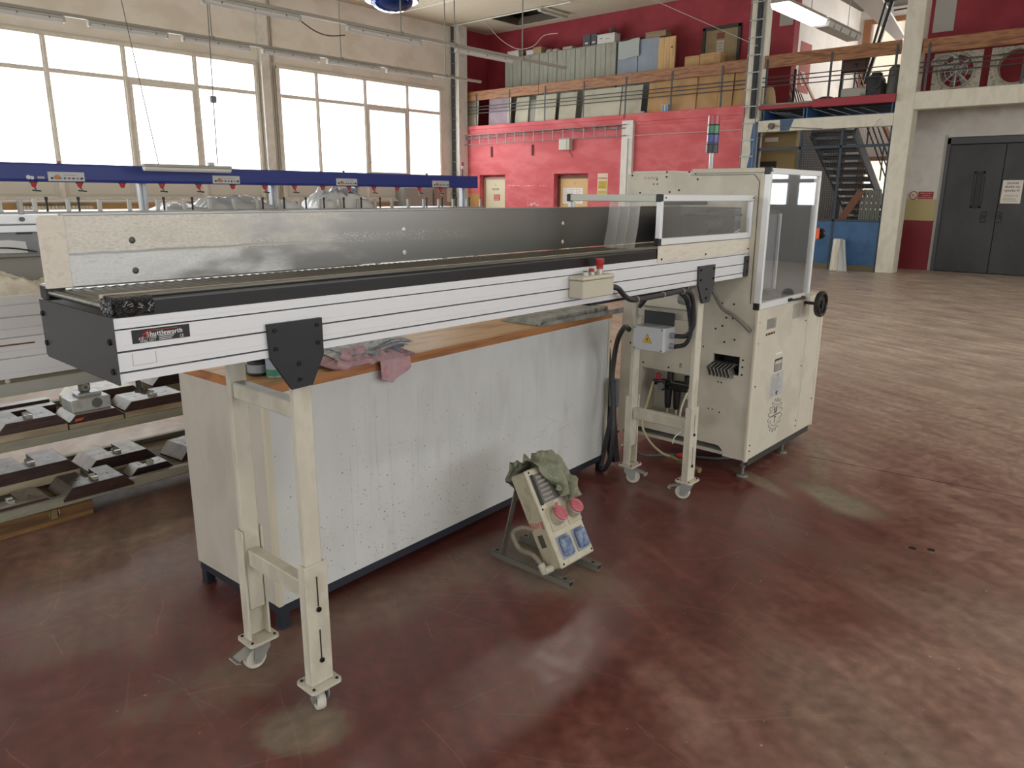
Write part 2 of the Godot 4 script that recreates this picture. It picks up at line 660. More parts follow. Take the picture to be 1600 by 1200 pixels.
func build_shell() -> void:
	build_floor()
	var plaster := cream_wall()
	var white := white_paint()
	var cols := cream_paint()
	var red := mottled("red wall", ["c4555a", "cb5f63", "d26c6f", "c7595d"], Vector3(2.6, 1.2, 2.6), 0.75)
	var dark_red := mottled("upper red wall", ["84242e", "8e2a34", "97313b"], Vector3(1.4, 1.2, 1.4), 0.7)
	var tan := mottled("wainscot", ["a98552", "b8935f", "b18c57"], Vector3(0.9, 0.9, 0.9), 0.8)
	# window wall: bays of four panes between pilasters
	var bays := [[-11.05, -12.18, -13.75, -15.28, -16.6], [-4.22, -5.78, -7.32, -8.9, -10.44], [2.66, 1.1, -0.46, -2.02, -3.58]]
	var b := MB.new()
	b.box(Vector3(WALL_X - 0.3, 1.34, BACK_Z), Vector3(WALL_X - 0.02, 1.42, NEAR_Z))
	b.box(Vector3(WALL_X - 0.3, 4.70, FAR_Z), Vector3(WALL_X, CEIL, NEAR_Z))
	var edges := [NEAR_Z, 2.72, -3.64, -4.16, -10.50, -10.99, -16.66, FAR_Z]
	for i in range(0, edges.size(), 2):
		b.box(Vector3(WALL_X - 0.3, 1.42, edges[i + 1]), Vector3(WALL_X, 4.70, edges[i]))
	b.box(Vector3(WALL_X - 0.33, 1.3, 2.8), Vector3(WALL_X - 0.05, 4.8, -16.8))
	var wl := struct("wall_left", b, plaster)
	b = MB.new()
	b.box(Vector3(WALL_X - 0.3, 0, FAR_Z), Vector3(WALL_X, 1.36, NEAR_Z))
	obj("wainscot", b, tan, wl)
	b = MB.new()
	b.box(Vector3(WALL_X, 4.70, -4.1), Vector3(WALL_X + 0.05, 4.76, -10.6), 0.01)
	b.box(Vector3(WALL_X, 4.70, -10.9), Vector3(WALL_X + 0.05, 4.76, -16.8), 0.01)
	b.box(Vector3(WALL_X, 4.70, 3.0), Vector3(WALL_X + 0.05, 4.76, -3.7), 0.01)
	obj("head_trim", b, mat("c9c3b6", 0.7), wl)
	b = MB.new()
	b.box(Vector3(WALL_X - 0.3, 0, BACK_Z - 0.3), Vector3(WALL_X, CEIL, FAR_Z))
	obj("gallery_end", b, dark_red, wl)
	for i in 3: window_band("window_%d" % (i + 1), WALL_X, 1.0, bays[i], 2.14, 3.95, 4.64, 1.5, [2])
	# columns against the window wall, carrying the cables
	for z in [[-10.48, -10.98, 0.16], [-3.62, -4.18, 0.16]]:
		b = MB.new()
		b.box(Vector3(WALL_X, 0, z[0] - 0.08), Vector3(WALL_X + z[2], CEIL, z[0] - 0.32), 0.01)
		var c := struct("trim_1" if z[0] < -9 else "trim_2", b, white)
		b = MB.new()
		b.cyl(Vector3(WALL_X + 0.05, 1.0, z[0] - 0.4), Vector3(WALL_X + 0.05, CEIL, z[0] - 0.4), 0.035, 10)
		b.cyl(Vector3(WALL_X + 0.04, 1.0, z[0] - 0.48), Vector3(WALL_X + 0.04, CEIL, z[0] - 0.48), 0.02, 8)
		obj("riser_pipe", b, mat("b9b3a5", 0.6), c)
	b = MB.new()
	b.box(Vector3(WALL_X, 0, -17.12), Vector3(WALL_X + 0.34, CEIL, FAR_Z), 0.01)
	var cc := struct("trim_3", b, white)
	b = MB.new()
	for k in 5: b.tube([Vector3(WALL_X + 0.05 + 0.035 * k, 1.2, -17.10), Vector3(WALL_X + 0.05 + 0.035 * k, CEIL, -17.10)], 0.012, 6)
	obj("riser_cables", b, mat("5c5f60", 0.6), cc)
	b = MB.new()
	for k in 16: b.box(Vector3(WALL_X + 0.02, 1.3 + 0.32 * k, -17.08), Vector3(WALL_X + 0.26, 1.315 + 0.32 * k, -17.06))
	obj("cable_ladder", b, mat("a9adad", 0.4, 0.7), cc)

	# lower red wall with two door niches, at the gallery's edge
	b = MB.new()
	var xs := [WALL_X - 0.3, -17.05, -15.97, -14.06, -12.84, -8.36]
	for i in [0, 2, 4]: b.box(Vector3(xs[i], 0, FAR_Z - 0.3), Vector3(xs[i + 1], 3.66, FAR_Z))
	for i in [1, 3]: b.box(Vector3(xs[i], 2.19, FAR_Z - 0.3), Vector3(xs[i + 1], 3.66, FAR_Z))
	for i in [1, 3]: b.box(Vector3(xs[i], 0, FAR_Z - 0.34), Vector3(xs[i + 1], 2.19, FAR_Z - 0.3))
	var wf := struct("wall_far", b, red)
	b = MB.new()
	b.box(Vector3(-11.37, 3.38, FAR_Z), Vector3(-8.36, 3.45, FAR_Z + 0.03))
	b.box(Vector3(-11.37, 3.45, FAR_Z), Vector3(-8.36, 3.66, FAR_Z + 0.06), 0.008)
	b.box(Vector3(WALL_X + 0.34, 3.55, FAR_Z), Vector3(-11.72, 3.66, FAR_Z + 0.03), 0.008)
	obj("slab_edge", b, red, wf)
	b = MB.new()
	b.box(Vector3(WALL_X + 0.3, 0, FAR_Z), Vector3(-17.05, 1.62, FAR_Z + 0.012))
	obj("wainscot", b, mat("c2955a", 0.8), wf)
	b = MB.new()
	b.cyl(Vector3(-11.36, 3.12, FAR_Z + 0.03), Vector3(-8.36, 3.12, FAR_Z + 0.03), 0.012, 6)
	obj("surface_cable", b, mat("c7a9a4", 0.7), wf)
	for x in [-15.95, -13.95]:
		b = MB.new()
		var xx: float = -16.55 if x < -15 else -14.9
		b.box(Vector3(xx, 2.72, FAR_Z), Vector3(xx + 0.05, 3.02, FAR_Z + 0.04))
		obj("bracket", b, mat("6a3a3c", 0.7), wf)
	b = MB.new()
	var rs := RandomNumberGenerator.new()
	rs.seed = 3
	for k in 26:
		var x := -15.85 + k * 0.06
		var y := 1.86 + rs.randf_range(-0.012, 0.012)
		if rs.randf() < 0.75: b.box(Vector3(x, y, FAR_Z), Vector3(x + rs.randf_range(0.02, 0.06), y + rs.randf_range(0.006, 0.02), FAR_Z + 0.002))
	for k in 20:
		var x := -15.1 + rs.randf() * 0.5
		var y := 1.28 + rs.randf() * 0.08
		b.box(Vector3(x, y, FAR_Z), Vector3(x + 0.03, y + 0.03, FAR_Z + 0.002))
	obj("paint_chips", b, mat("e2d5cd", 0.8), wf)
	# white column in the red wall, with a duct
	b = MB.new()
	b.box(Vector3(-11.72, 0, FAR_Z), Vector3(-11.37, 3.5, FAR_Z + 0.10), 0.008)
	var c2 := struct("trim_4", b, white)
	b = MB.new()
	b.box(Vector3(-11.58, 0, FAR_Z + 0.10), Vector3(-11.50, 3.05, FAR_Z + 0.13), 0.005)
	obj("duct", b, mat("d9d7d0", 0.6), c2)
	# the two doors in their niches
	inner_door("door_1", -16.98, -16.02, 2.06, mat("d8cfae", 0.6))
	inner_door("door_2", -13.97, -12.9, 2.06, mat("d2b078", 0.6))

	# gallery floor and upper wall
	b = MB.new()
	b.box(Vector3(WALL_X, 3.46, BACK_Z), Vector3(-8.0, 3.66, FAR_Z - 0.29))
	b.box(Vector3(-8.0, 3.53, -19.0), Vector3(-5.0, 3.66, FAR_Z - 0.05))
	struct("floor_2", b, mat("8f8878", 0.8))
	b = MB.new()
	b.box(Vector3(-8.0, 3.53, FAR_Z - 0.05), Vector3(-6.2, 3.61, FAR_Z + 0.05), 0.01)
	b.box(Vector3(-6.75, 3.5, FAR_Z - 0.02), Vector3(-5.06, 3.67, FAR_Z + 0.07), 0.01)
	struct("trim_5", b, mat("9c3440", 0.6))
	b = MB.new()
	b.box(Vector3(WALL_X, 3.6, BACK_Z - 0.3), Vector3(-7.88, CEIL, BACK_Z - 0.0))
	var wb := struct("wall_gallery", b, dark_red)
	b = MB.new()
	b.box(Vector3(-8.26, 5.55, BACK_Z), Vector3(-7.93, 5.9, BACK_Z + 0.004))
	obj("grey_patch", b, mat("a09c92", 0.8), wb)
	# stair hall behind the right end of the gallery
	b = MB.new()
	b.box(Vector3(-8.2, 3.6, -23.2), Vector3(-7.88, CEIL, BACK_Z - 0.301))
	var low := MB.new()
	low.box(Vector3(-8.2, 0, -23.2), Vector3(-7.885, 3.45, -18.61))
	struct("wall_stair_low_shaded", low, mat("332c27", 0.85))  # dark brown paints in the shade beneath the gallery
	struct("wall_stair_side", b, mottled("stair plaster", ["e0d4c8", "e8ddd2", "e4d8cd"], Vector3(1.5, 1.5, 1.5), 0.85))
	b = MB.new()
	b.box(Vector3(-8.2, 0, -23.5), Vector3(-4.6, 1.0, -23.2))
	b.box(Vector3(-8.2, 1.0, -23.5), Vector3(-7.5, CEIL, -23.2))
	b.box(Vector3(-7.5, 3.4, -23.5), Vector3(-4.6, 4.2, -23.2))
	b.box(Vector3(-7.5, 6.3, -23.5), Vector3(-4.6, CEIL, -23.2))
	b.box(Vector3(-5.2, 1.0, -23.5), Vector3(-4.6, 2.8, -23.2))
	b.box(Vector3(-7.5, 2.7, -23.5), Vector3(-4.6, 3.4, -23.2))
	var sb := struct("wall_stair_back", b, mat("c9bbae", 0.85))
	b = MB.new()
	b.box(Vector3(-7.88, 0, -23.19), Vector3(-4.6, 1.0, -23.17))
	obj("brown_dado", b, mat("5e4a3a", 0.7), sb)
	stair_window("window_10", -7.75, -4.6, 4.2, 6.3)
	stair_window("window_11", -7.5, -5.2, 1.0, 2.7)
	b = MB.new()
	b.box(Vector3(-4.6, 0, -23.5), Vector3(-4.4, CEIL, -19.3))
	struct("wall_stair_right", b, mat("d8ccc0", 0.85))
	window_band("window_12", -4.6, -1.0, [-19.9, -21.3, -22.7], 4.3, 5.6, 6.2, 3.9, [], Transform3D(), 0.9)  # unseen window, added to light the cream stair wall
	# door beige wall under the gallery, left in the cage
	b = MB.new()
	b.box(Vector3(-8.36, 0, -18.6), Vector3(-7.42, 3.4, -18.4))
	var wu := struct("wall_cage", b, mat("a18d63", 0.8))
	b = MB.new()
	b.box(Vector3(-8.30, 0, -18.4), Vector3(-7.86, 2.42, -18.37))
	obj("louvre_frame", b, mat("33342f", 0.6), wu)
	for k in 24:
		b = MB.new()
		b.bar(Vector3(-8.28, 0.1 + 0.094 * k, -18.36), Vector3(-7.92, 0.1 + 0.094 * k, -18.36), 0.012, 0.07)
		obj("slat", b, mat("a5946c", 0.7), wu)
	b = MB.new()
	b.box(Vector3(-8.2, 2.88, -18.4), Vector3(-7.86, 2.98, -18.385), 0.004)
	obj("number_plate", b, mat("e6dfd0", 0.6), wu)

	# right part: pillar, beams, recessed wall with the black double door
	b = MB.new()
	b.box(Vector3(-5.06, 0, FAR_Z - 0.36), Vector3(-4.70, CEIL, FAR_Z), 0.012)
	struct("trim_6", b, cols)
	b = MB.new()
	b.box(Vector3(-4.70, 3.33, FAR_Z - 0.3), Vector3(RIGHT_X, 3.67, FAR_Z), 0.01)
	b.box(Vector3(-4.70, 3.60, -18.9), Vector3(RIGHT_X, 3.67, FAR_Z - 0.3))
	struct("trim_7", b, cols)
	b = MB.new()
	b.box(Vector3(-8.0, 3.04, FAR_Z - 0.2), Vector3(-5.06, 3.29, FAR_Z), 0.008)
	var lb := struct("trim_8", b, cols)
	b = MB.new()
	b.prism(PackedVector2Array([Vector2(-7.46, 3.042), Vector2(-7.25, 3.05), Vector2(-7.16, 3.287), Vector2(-7.48, 3.287)]), 0.003, Transform3D(Basis(), Vector3(0, 0, FAR_Z)))
	obj("blue_paint", b, mat("3f5878", 0.6), lb)
	b = MB.new()
	b.cyl(Vector3(-7.66, 3.16, FAR_Z), Vector3(-7.66, 3.16, FAR_Z + 0.08), 0.07, 12)
	obj("bell", b, mat("5d594d", 0.5), lb)
	b = MB.new()
	b.tube(smooth([Vector3(-7.6, 3.17, FAR_Z + 0.03), Vector3(-7.3, 3.12, FAR_Z + 0.03), Vector3(-6.9, 3.08, FAR_Z + 0.03), Vector3(-6.5, 3.05, FAR_Z + 0.03)]), 0.008, 5)
	b.tube(smooth([Vector3(-7.7, 3.12, FAR_Z + 0.03), Vector3(-7.85, 2.95, FAR_Z + 0.05), Vector3(-7.97, 2.95, FAR_Z + 0.05), Vector3(-8.0, 3.3, FAR_Z + 0.05)]), 0.008, 5)
	obj("cable", b, mat("7c7a70", 0.6), lb)
	b = MB.new()
	for k in [[3.14, -5.42], [3.06, -5.35], [3.06, -5.48]]: b.bar(Vector3(k[1], k[0], FAR_Z + 0.02), Vector3(k[1] + 0.09, k[0] + 0.05, FAR_Z + 0.02), 0.02, 0.02)
	obj("hook", b, mat("e6e4dc", 0.5), lb)
	b = MB.new()
	b.box(Vector3(-8.36, 0, FAR_Z - 0.3), Vector3(-8.0, CEIL, FAR_Z), 0.01)
	var tc := struct("trim_9", b, cols)
	b = MB.new()
	b.prism(PackedVector2Array([Vector2(-8.19, 0), Vector2(-8.0, 0), Vector2(-8.0, 3.28), Vector2(-8.12, 3.25), Vector2(-8.16, 2.9), Vector2(-8.13, 2.6), Vector2(-8.19, 2.3)]), 0.003, Transform3D(Basis(), Vector3(0, 0, FAR_Z)))
	obj("blue_paint", b, mat("3f5f86", 0.6), tc)
	# recessed wall: colour bands and opening for the doors
	b = MB.new()
	b.box(Vector3(-5.0, 1.55, -19.2), Vector3(-4.32, 3.62, -18.9))
	b.box(Vector3(-2.08, 1.55, -19.2), Vector3(RIGHT_X, 3.62, -18.9))
	b.box(Vector3(-4.32, 2.85, -19.2), Vector3(-2.08, 3.62, -18.9))
	b.box(Vector3(0.6, 0, -19.2), Vector3(RIGHT_X, 1.55, -18.9))
	b.box(Vector3(-5.3, 0, -19.3), Vector3(RIGHT_X, CEIL, -19.2))
	var wr := struct("wall_door", b, mottled("door wall", ["c3bcb4", "d3cdc5", "cbc5bd"], Vector3(1.2, 1.2, 1.2), 0.8))
	b = MB.new()
	b.box(Vector3(-5.0, 1.09, -19.2), Vector3(-4.32, 1.55, -18.9))
	b.box(Vector3(-2.08, 1.09, -19.2), Vector3(0.6, 1.55, -18.9))
	obj("ochre_band", b, mat("b3a473", 0.7), wr)
	b = MB.new()
	b.box(Vector3(-5.0, 0, -19.2), Vector3(-4.32, 1.09, -18.9))
	b.box(Vector3(-2.08, 0, -19.2), Vector3(0.6, 1.09, -18.9))
	obj("red_band", b, mat("7c2029", 0.6), wr)
	b = MB.new()
	b.box(Vector3(-5.0, 3.67, -19.2), Vector3(RIGHT_X, CEIL, -18.9))
	obj("upper_red", b, dark_red, wr)
	b = MB.new()
	b.box(Vector3(-4.9, 5.0, -18.9), Vector3(-4.5, CEIL, -18.895))
	obj("grey_patch", b, mat("b0aca4", 0.8), wr)
	black_door()

	# glazed door far right, past the picture's edge: it shows as a reflection in the machine's guard
	var gd := shell("door_5")
	b = MB.new()
	for k in [[3.44, 3.56], [3.99, 4.29], [4.78, 4.90]]: b.box(Vector3(k[0], 0, -18.95), Vector3(k[1], 2.5, -18.86), 0.006)
	for k in [[0.0, 1.40], [1.92, 2.02], [2.42, 2.52]]: b.box(Vector3(3.56, k[0], -18.95), Vector3(4.78, k[1], -18.87), 0.004)
	obj("door_frame", b, mat("6f7377", 0.5), gd)
	var gm := mat("eef3f8", 0.4).duplicate() as StandardMaterial3D
	gm.emission_enabled = true
	gm.emission = Color(0.93, 0.97, 1.0)
	gm.emission_energy_multiplier = 2.2
	for k in [[3.56, 3.99], [4.29, 4.78]]:
		for r in [[1.40, 1.92], [2.02, 2.42]]:
			b = MB.new()
			b.box(Vector3(k[0], r[0], -18.93), Vector3(k[1], r[1], -18.9))
			obj("window_pane", b, gm, gd)
			pane_light(Vector3((k[0] + k[1]) / 2, (r[0] + r[1]) / 2, -18.89), Vector3(0, 0, 1), Vector2(k[1] - k[0], r[1] - r[0]), 1.0)

	# ceiling of narrow strips, with the torn-out panel over the gallery
	b = MB.new()
	var hx := [-16.25, -14.35]
	var hz := [-17.15, -18.35]
	b.box(Vector3(-18.2, CEIL, hz[0]), Vector3(RIGHT_X + 0.3, CEIL + 0.2, NEAR_Z + 0.3))
	b.box(Vector3(-18.2, CEIL, -23.6), Vector3(RIGHT_X + 0.3, CEIL + 0.2, hz[1]))
	b.box(Vector3(-18.2, CEIL, hz[1]), Vector3(hx[0], CEIL + 0.2, hz[0]))
	b.box(Vector3(hx[1], CEIL, hz[1]), Vector3(RIGHT_X + 0.3, CEIL + 0.2, hz[0]))
	b.box(Vector3(-16.6, CEIL + 0.9, -18.6), Vector3(-14, CEIL + 1.0, -16.9))
	b.box(Vector3(-16.7, CEIL + 0.2, -18.7), Vector3(-16.6, CEIL + 1.0, -16.8))
	b.box(Vector3(-14.0, CEIL + 0.2, -18.7), Vector3(-13.9, CEIL + 1.0, -16.8))
	b.box(Vector3(-16.6, CEIL + 0.2, -18.7), Vector3(-14.0, CEIL + 1.0, -18.6))
	b.box(Vector3(-16.6, CEIL + 0.2, -16.9), Vector3(-14.0, CEIL + 1.0, -16.8))
	var ce := struct("ceiling", b, mat("5d564a", 0.8))
	b = MB.new()
	var z := -18.78
	while z < NEAR_Z:
		for r in ([[WALL_X, hx[0]], [hx[1], RIGHT_X]] if z + 0.08 > hz[1] and z < hz[0] else [[WALL_X, RIGHT_X]]):
			b.box(Vector3(r[0], CEIL - 0.012, z), Vector3(r[1], CEIL, z + 0.085))
		z += 0.1
	var sl := obj("slat", b, mat("c6bba4", 0.7), ce)
	sl.set_meta("kind", "stuff")
	b = MB.new()
	b.box(Vector3(WALL_X, CEIL - 0.05, -14.9), Vector3(-8.6, CEIL - 0.012, -14.86), 0.005)
	b.tube([Vector3(WALL_X + 0.2, CEIL - 0.04, -17.0), Vector3(-13.2, CEIL - 0.04, -17.0)], 0.02, 6)
	obj("conduit", b, mat("d9d6cc", 0.6), ce)

	# the sides the photograph does not show: right wall with windows, wall behind the camera
	b = MB.new()
	b.box(Vector3(RIGHT_X, 0, -19.2), Vector3(RIGHT_X + 0.3, 1.42, NEAR_Z))
	b.box(Vector3(RIGHT_X, 4.70, -19.2), Vector3(RIGHT_X + 0.3, CEIL, NEAR_Z))
	b.box(Vector3(RIGHT_X + 0.1, 1.3, -19.2), Vector3(RIGHT_X + 0.35, 4.8, NEAR_Z))
	var re := [NEAR_Z, 5.26, -1.10, -1.64, -8.0, -8.54, -14.9, -19.2]
	for i in range(0, re.size(), 2): b.box(Vector3(RIGHT_X, 1.42, re[i + 1]), Vector3(RIGHT_X + 0.3, 4.70, re[i]))
	struct("wall_right", b, plaster)
	for i in 3:
		var za: float = [5.2, -1.7, -8.6][i]
		window_band("window_%d" % (i + 4), RIGHT_X, -1.0, [za, za - 1.56, za - 3.12, za - 4.68, za - 6.24], 2.14, 3.95, 4.64, 1.5, [2], Transform3D(), 0.8)
	b = MB.new()
	b.box(Vector3(-18.2, 0, NEAR_Z), Vector3(RIGHT_X + 0.3, 1.42, NEAR_Z + 0.3))
	b.box(Vector3(-18.2, 4.70, NEAR_Z), Vector3(RIGHT_X + 0.3, CEIL, NEAR_Z + 0.3))
	b.box(Vector3(-18.2, 1.3, NEAR_Z + 0.1), Vector3(RIGHT_X + 0.3, 4.8, NEAR_Z + 0.35))
	var ne := [-18.2, -13.26, -6.90, -6.36, 0.0, 0.54, 6.9, RIGHT_X + 0.3]
	for i in range(0, ne.size(), 2): b.box(Vector3(ne[i], 1.42, NEAR_Z), Vector3(ne[i + 1], 4.70, NEAR_Z + 0.3))
	struct("wall_near", b, plaster)
	for i in 3:
		var xa: float = [6.84, -0.06, -6.96][i]
		window_band("window_%d" % (i + 7), 0.0, 1.0, [xa, xa - 1.56, xa - 3.12, xa - 4.68, xa - 6.24], 2.14, 3.95, 4.64, 1.5, [2], Transform3D(Basis(Vector3.UP, PI / 2), Vector3(0, 0, NEAR_Z)), 0.5)

func inner_door(called: String, x0: float, x1: float, h: float, m: Material) -> void:
	var d := shell(called)
	var z := FAR_Z - 0.2
	var b := MB.new()
	b.box(Vector3(x0, 0.01, z - 0.04), Vector3(x1, h, z), 0.004)
	obj("leaf", b, m, d)
	b = MB.new()
	b.box(Vector3(x0 - 0.06, 0, z - 0.08), Vector3(x0, h + 0.06, z + 0.02), 0.004)
	b.box(Vector3(x1, 0, z - 0.08), Vector3(x1 + 0.06, h + 0.06, z + 0.02), 0.004)
	b.box(Vector3(x0 - 0.06, h, z - 0.08), Vector3(x1 + 0.06, h + 0.06, z + 0.02), 0.004)
	obj("door_frame", b, mat("6e4a3c" if called == "door_2" else "b89a86", 0.6), d)
	b = MB.new()
	var hx := x1 - 0.09 if called == "door_1" else x0 + 0.09
	b.bar(Vector3(hx, 1.05, z + 0.05), Vector3(hx + (-0.12 if called == "door_1" else 0.12), 1.05, z + 0.05), 0.02)
	b.box(Vector3(hx - 0.02, 0.95, z), Vector3(hx + 0.02, 1.15, z + 0.01))
	obj("door_handle", b, mat("5a5a58", 0.4, 0.7), d)
	var f := Transform3D(Basis(), Vector3((x0 + x1) / 2 - 0.05, 0, z + 0.002))
	if called == "door_1":
		words(d, "lettering", "23", 0.05, mat("5b574d", 0.7), f.translated(Vector3(0.0, 1.9, 0)))
		words(d, "lettering", "ARCHIV", 0.06, mat("5b574d", 0.7), f.translated(Vector3(0, 1.76, 0)), true)
		b = MB.new()
		b.box(Vector3(-16.62, 1.42, z), Vector3(-16.36, 1.6, z + 0.004))
		var s := obj("notice", b, mat("b94b4d", 0.7), d)
		for k in 4:
			b = MB.new()
			b.box(Vector3(-16.60, 1.45 + 0.035 * k, z + 0.004), Vector3(-16.40 + 0.01 * (k % 2), 1.46 + 0.035 * k, z + 0.005))
			obj("print_line", b, mat("e4c9c2", 0.7), s)
		b = MB.new()
		b.box(Vector3(-16.74, 1.42, z), Vector3(-16.67, 1.6, z + 0.004))
		obj("notice", b, mat("dccdb9", 0.7), d)
	else:
		words(d, "lettering", "22", 0.05, mat("5b574d", 0.7), f.translated(Vector3(0.05, 1.92, 0)))
		for k in 3:
			b = MB.new()
			b.box(Vector3(-13.87 + 0.245 * k, 1.36, z), Vector3(-13.64 + 0.245 * k, 1.8, z + 0.003))
			var s := obj("paper", b, mat("e3e0da", 0.8), d)
			for q in 9:
				b = MB.new()
				b.box(Vector3(-13.85 + 0.245 * k, 1.42 + 0.04 * q, z + 0.003), Vector3(-13.68 + 0.245 * k - 0.03 * ((q * 7 + k) % 3), 1.428 + 0.04 * q, z + 0.004))
				obj("print_line", b, mat("9a989a", 0.8), s)

func black_door() -> void:
	var d := shell("door_3")
	var z := -18.9
	var dm := mottled("black door", ["2b2c2e", "323335", "38393b"], Vector3(0.8, 1.6, 0.8), 0.45)
	var b := MB.new()
	b.box(Vector3(-4.30, 0, z - 0.2), Vector3(-4.23, 2.83, z + 0.03), 0.006)
	b.box(Vector3(-2.16, 0, z - 0.2), Vector3(-2.08, 2.83, z + 0.03), 0.006)
	b.box(Vector3(-4.30, 2.70, z - 0.2), Vector3(-2.08, 2.84, z + 0.03), 0.006)
	obj("door_frame", b, mat("4a4b4c", 0.5), d)
	b = MB.new()
	b.box(Vector3(-4.36, 0, z), Vector3(-4.30, 2.9, z + 0.012))
	obj("reveal", b, mat("a8a39b", 0.8), d)
	for s in 2:
		var x0 := -4.23 if s == 0 else -3.19
		b = MB.new()
		b.box(Vector3(x0, 0.01, z - 0.06), Vector3(x0 + 1.03, 2.69, z), 0.006)
		var leaf := obj("leaf", b, dm, d)
		b = MB.new()
		var hx := -3.42 if s == 0 else -3.14
		b.box(Vector3(hx - 0.055, 1.08, z), Vector3(hx + 0.055, 1.3, z + 0.02), 0.008)
		b.box(Vector3(hx - 0.03, 1.17, z + 0.02), Vector3(hx + 0.03, 1.23, z + 0.05), 0.008)
		obj("door_handle", b, mat("141415", 0.4), leaf)
		if s == 0:
			b = MB.new()
			b.box(Vector3(-3.70, 1.38, z), Vector3(-3.655, 2.13, z + 0.03), 0.006)
			b.box(Vector3(-3.545, 1.38, z), Vector3(-3.50, 2.13, z + 0.03), 0.006)
			b.box(Vector3(-3.70, 2.085, z), Vector3(-3.50, 2.13, z + 0.03), 0.006)
			b.box(Vector3(-3.70, 1.38, z), Vector3(-3.50, 1.425, z + 0.03), 0.006)
			obj("vision_frame", b, mat("0f0f10", 0.4), leaf)
			b = MB.new()
			b.box(Vector3(-3.66, 1.42, z), Vector3(-3.54, 2.09, z + 0.004))
			obj("pane", b, mat("121316", 0.45), leaf)
		else:
			b = MB.new()
			b.box(Vector3(-3.16, 1.48, z), Vector3(-2.80, 1.95, z + 0.003))
			var p := obj("notice", b, mat("dcd6cb", 0.8), leaf)
			var ink := mat("4a4844", 0.8)
			var lines := ["Zavírat", "dveře na", "výtahu !!!"]
			for k in 3: words(p, "lettering", lines[k], 0.045, ink, Transform3D(Basis(), Vector3(-2.98, 1.89 - 0.075 * k, z + 0.004)), true)
			words(p, "lettering", "Schließen Sie", 0.03, ink, Transform3D(Basis(), Vector3(-2.98, 1.635, z + 0.004)))
			for k in 3:
				b = MB.new()
				b.box(Vector3(-3.12, 1.525 + 0.03 * k, z + 0.003), Vector3(-2.86 - 0.02 * k, 1.531 + 0.03 * k, z + 0.004))
				obj("print_line", b, ink, p)

func stair_window(called: String, x0: float, x1: float, y0: float, y1: float) -> void:
	var w := shell(called)
	var fm := mat("8a5a38", 0.6)
	var z := -23.2
	var b := MB.new()
	b.box(Vector3(x0, y0, z - 0.1), Vector3(x0 + 0.2, y1, z + 0.05), 0.01)
	b.box(Vector3(x1 - 0.1, y0, z - 0.1), Vector3(x1, y1, z + 0.05), 0.01)
	b.box(Vector3(x0 + 0.2, y1 - 0.12, z - 0.1), Vector3(x1 - 0.1, y1, z + 0.05), 0.01)
	b.box(Vector3(x0 + 0.2, y0, z - 0.1), Vector3(x1 - 0.1, y0 + 0.12, z + 0.05), 0.01)
	obj("window_frame", b, fm, w)
	var n := 3
	var st := (x1 - x0 - 0.3) / n
	var pm := mat("e8dcc4", 0.5).duplicate() as StandardMaterial3D
	pm.emission_enabled = true
	pm.emission = Color(1.0, 0.95, 0.86)
	pm.emission_energy_multiplier = 0.35 if y0 > 3 else 1.2
	for i in n:
		var a := x0 + 0.2 + st * i
		if i > 0:
			b = MB.new()
			b.box(Vector3(a - 0.05, y0 + 0.12, z - 0.08), Vector3(a + 0.05, y1 - 0.12, z + 0.04), 0.008)
			obj("mullion", b, fm, w)
		b = MB.new()
		b.box(Vector3(a, y0 + 0.12, z - 0.06), Vector3(a + st, y1 - 0.12, z - 0.05))
		obj("pane", b, pm, w)
		pane_light(Vector3(a + st / 2, (y0 + y1) / 2, z - 0.04), Vector3(0, 0, 1), Vector2(st - 0.12, y1 - y0 - 0.26), 0.10 if y0 > 3 else 0.30)

# ------------------------------------------------------------------ the roller conveyor
const FACE_X := Basis(Vector3(0, 0, -1), Vector3(0, 1, 0), Vector3(1, 0, 0))   # prints on a face that looks along +x

func alu() -> StandardMaterial3D:
	return mat("dcdee1", 0.4, 0.2)

func machine_cream() -> StandardMaterial3D:
	return mottled("machine cream", ["c1bbab", "cdc8b9", "c8c2b2"], Vector3(0.5, 0.5, 0.5), 0.5)

func stand_cream() -> StandardMaterial3D:
	return mottled("stand cream", ["b8b2a1", "cac5b5", "c3bdad"], Vector3(0.25, 0.4, 0.25), 0.5)

# a socket-head screw whose head looks along d
func screw(parent: Node3D, at: Vector3, d: Vector3, r := 0.007, m: Material = null, called := "bolt") -> void:
	var key := "screw %.4f" % r
	if not mats.has(key):
		var b := MB.new()
		b.lathe([Vector2(0, r * 0.3), Vector2(r * 0.45, r * 0.3), Vector2(r * 0.5, r * 0.7), Vector2(r * 0.9, r * 0.7), Vector2(r, r * 0.55), Vector2(r, 0)], 10)
		mats[key] = b.mesh()
	var y := d.normalized()
	var x := y.cross(Vector3.UP if absf(y.y) < 0.9 else Vector3.RIGHT).normalized()
	put(called, mats[key], m if m else mat("17181a", 0.4, 0.3), parent, Transform3D(Basis(x, y, x.cross(y)), at))

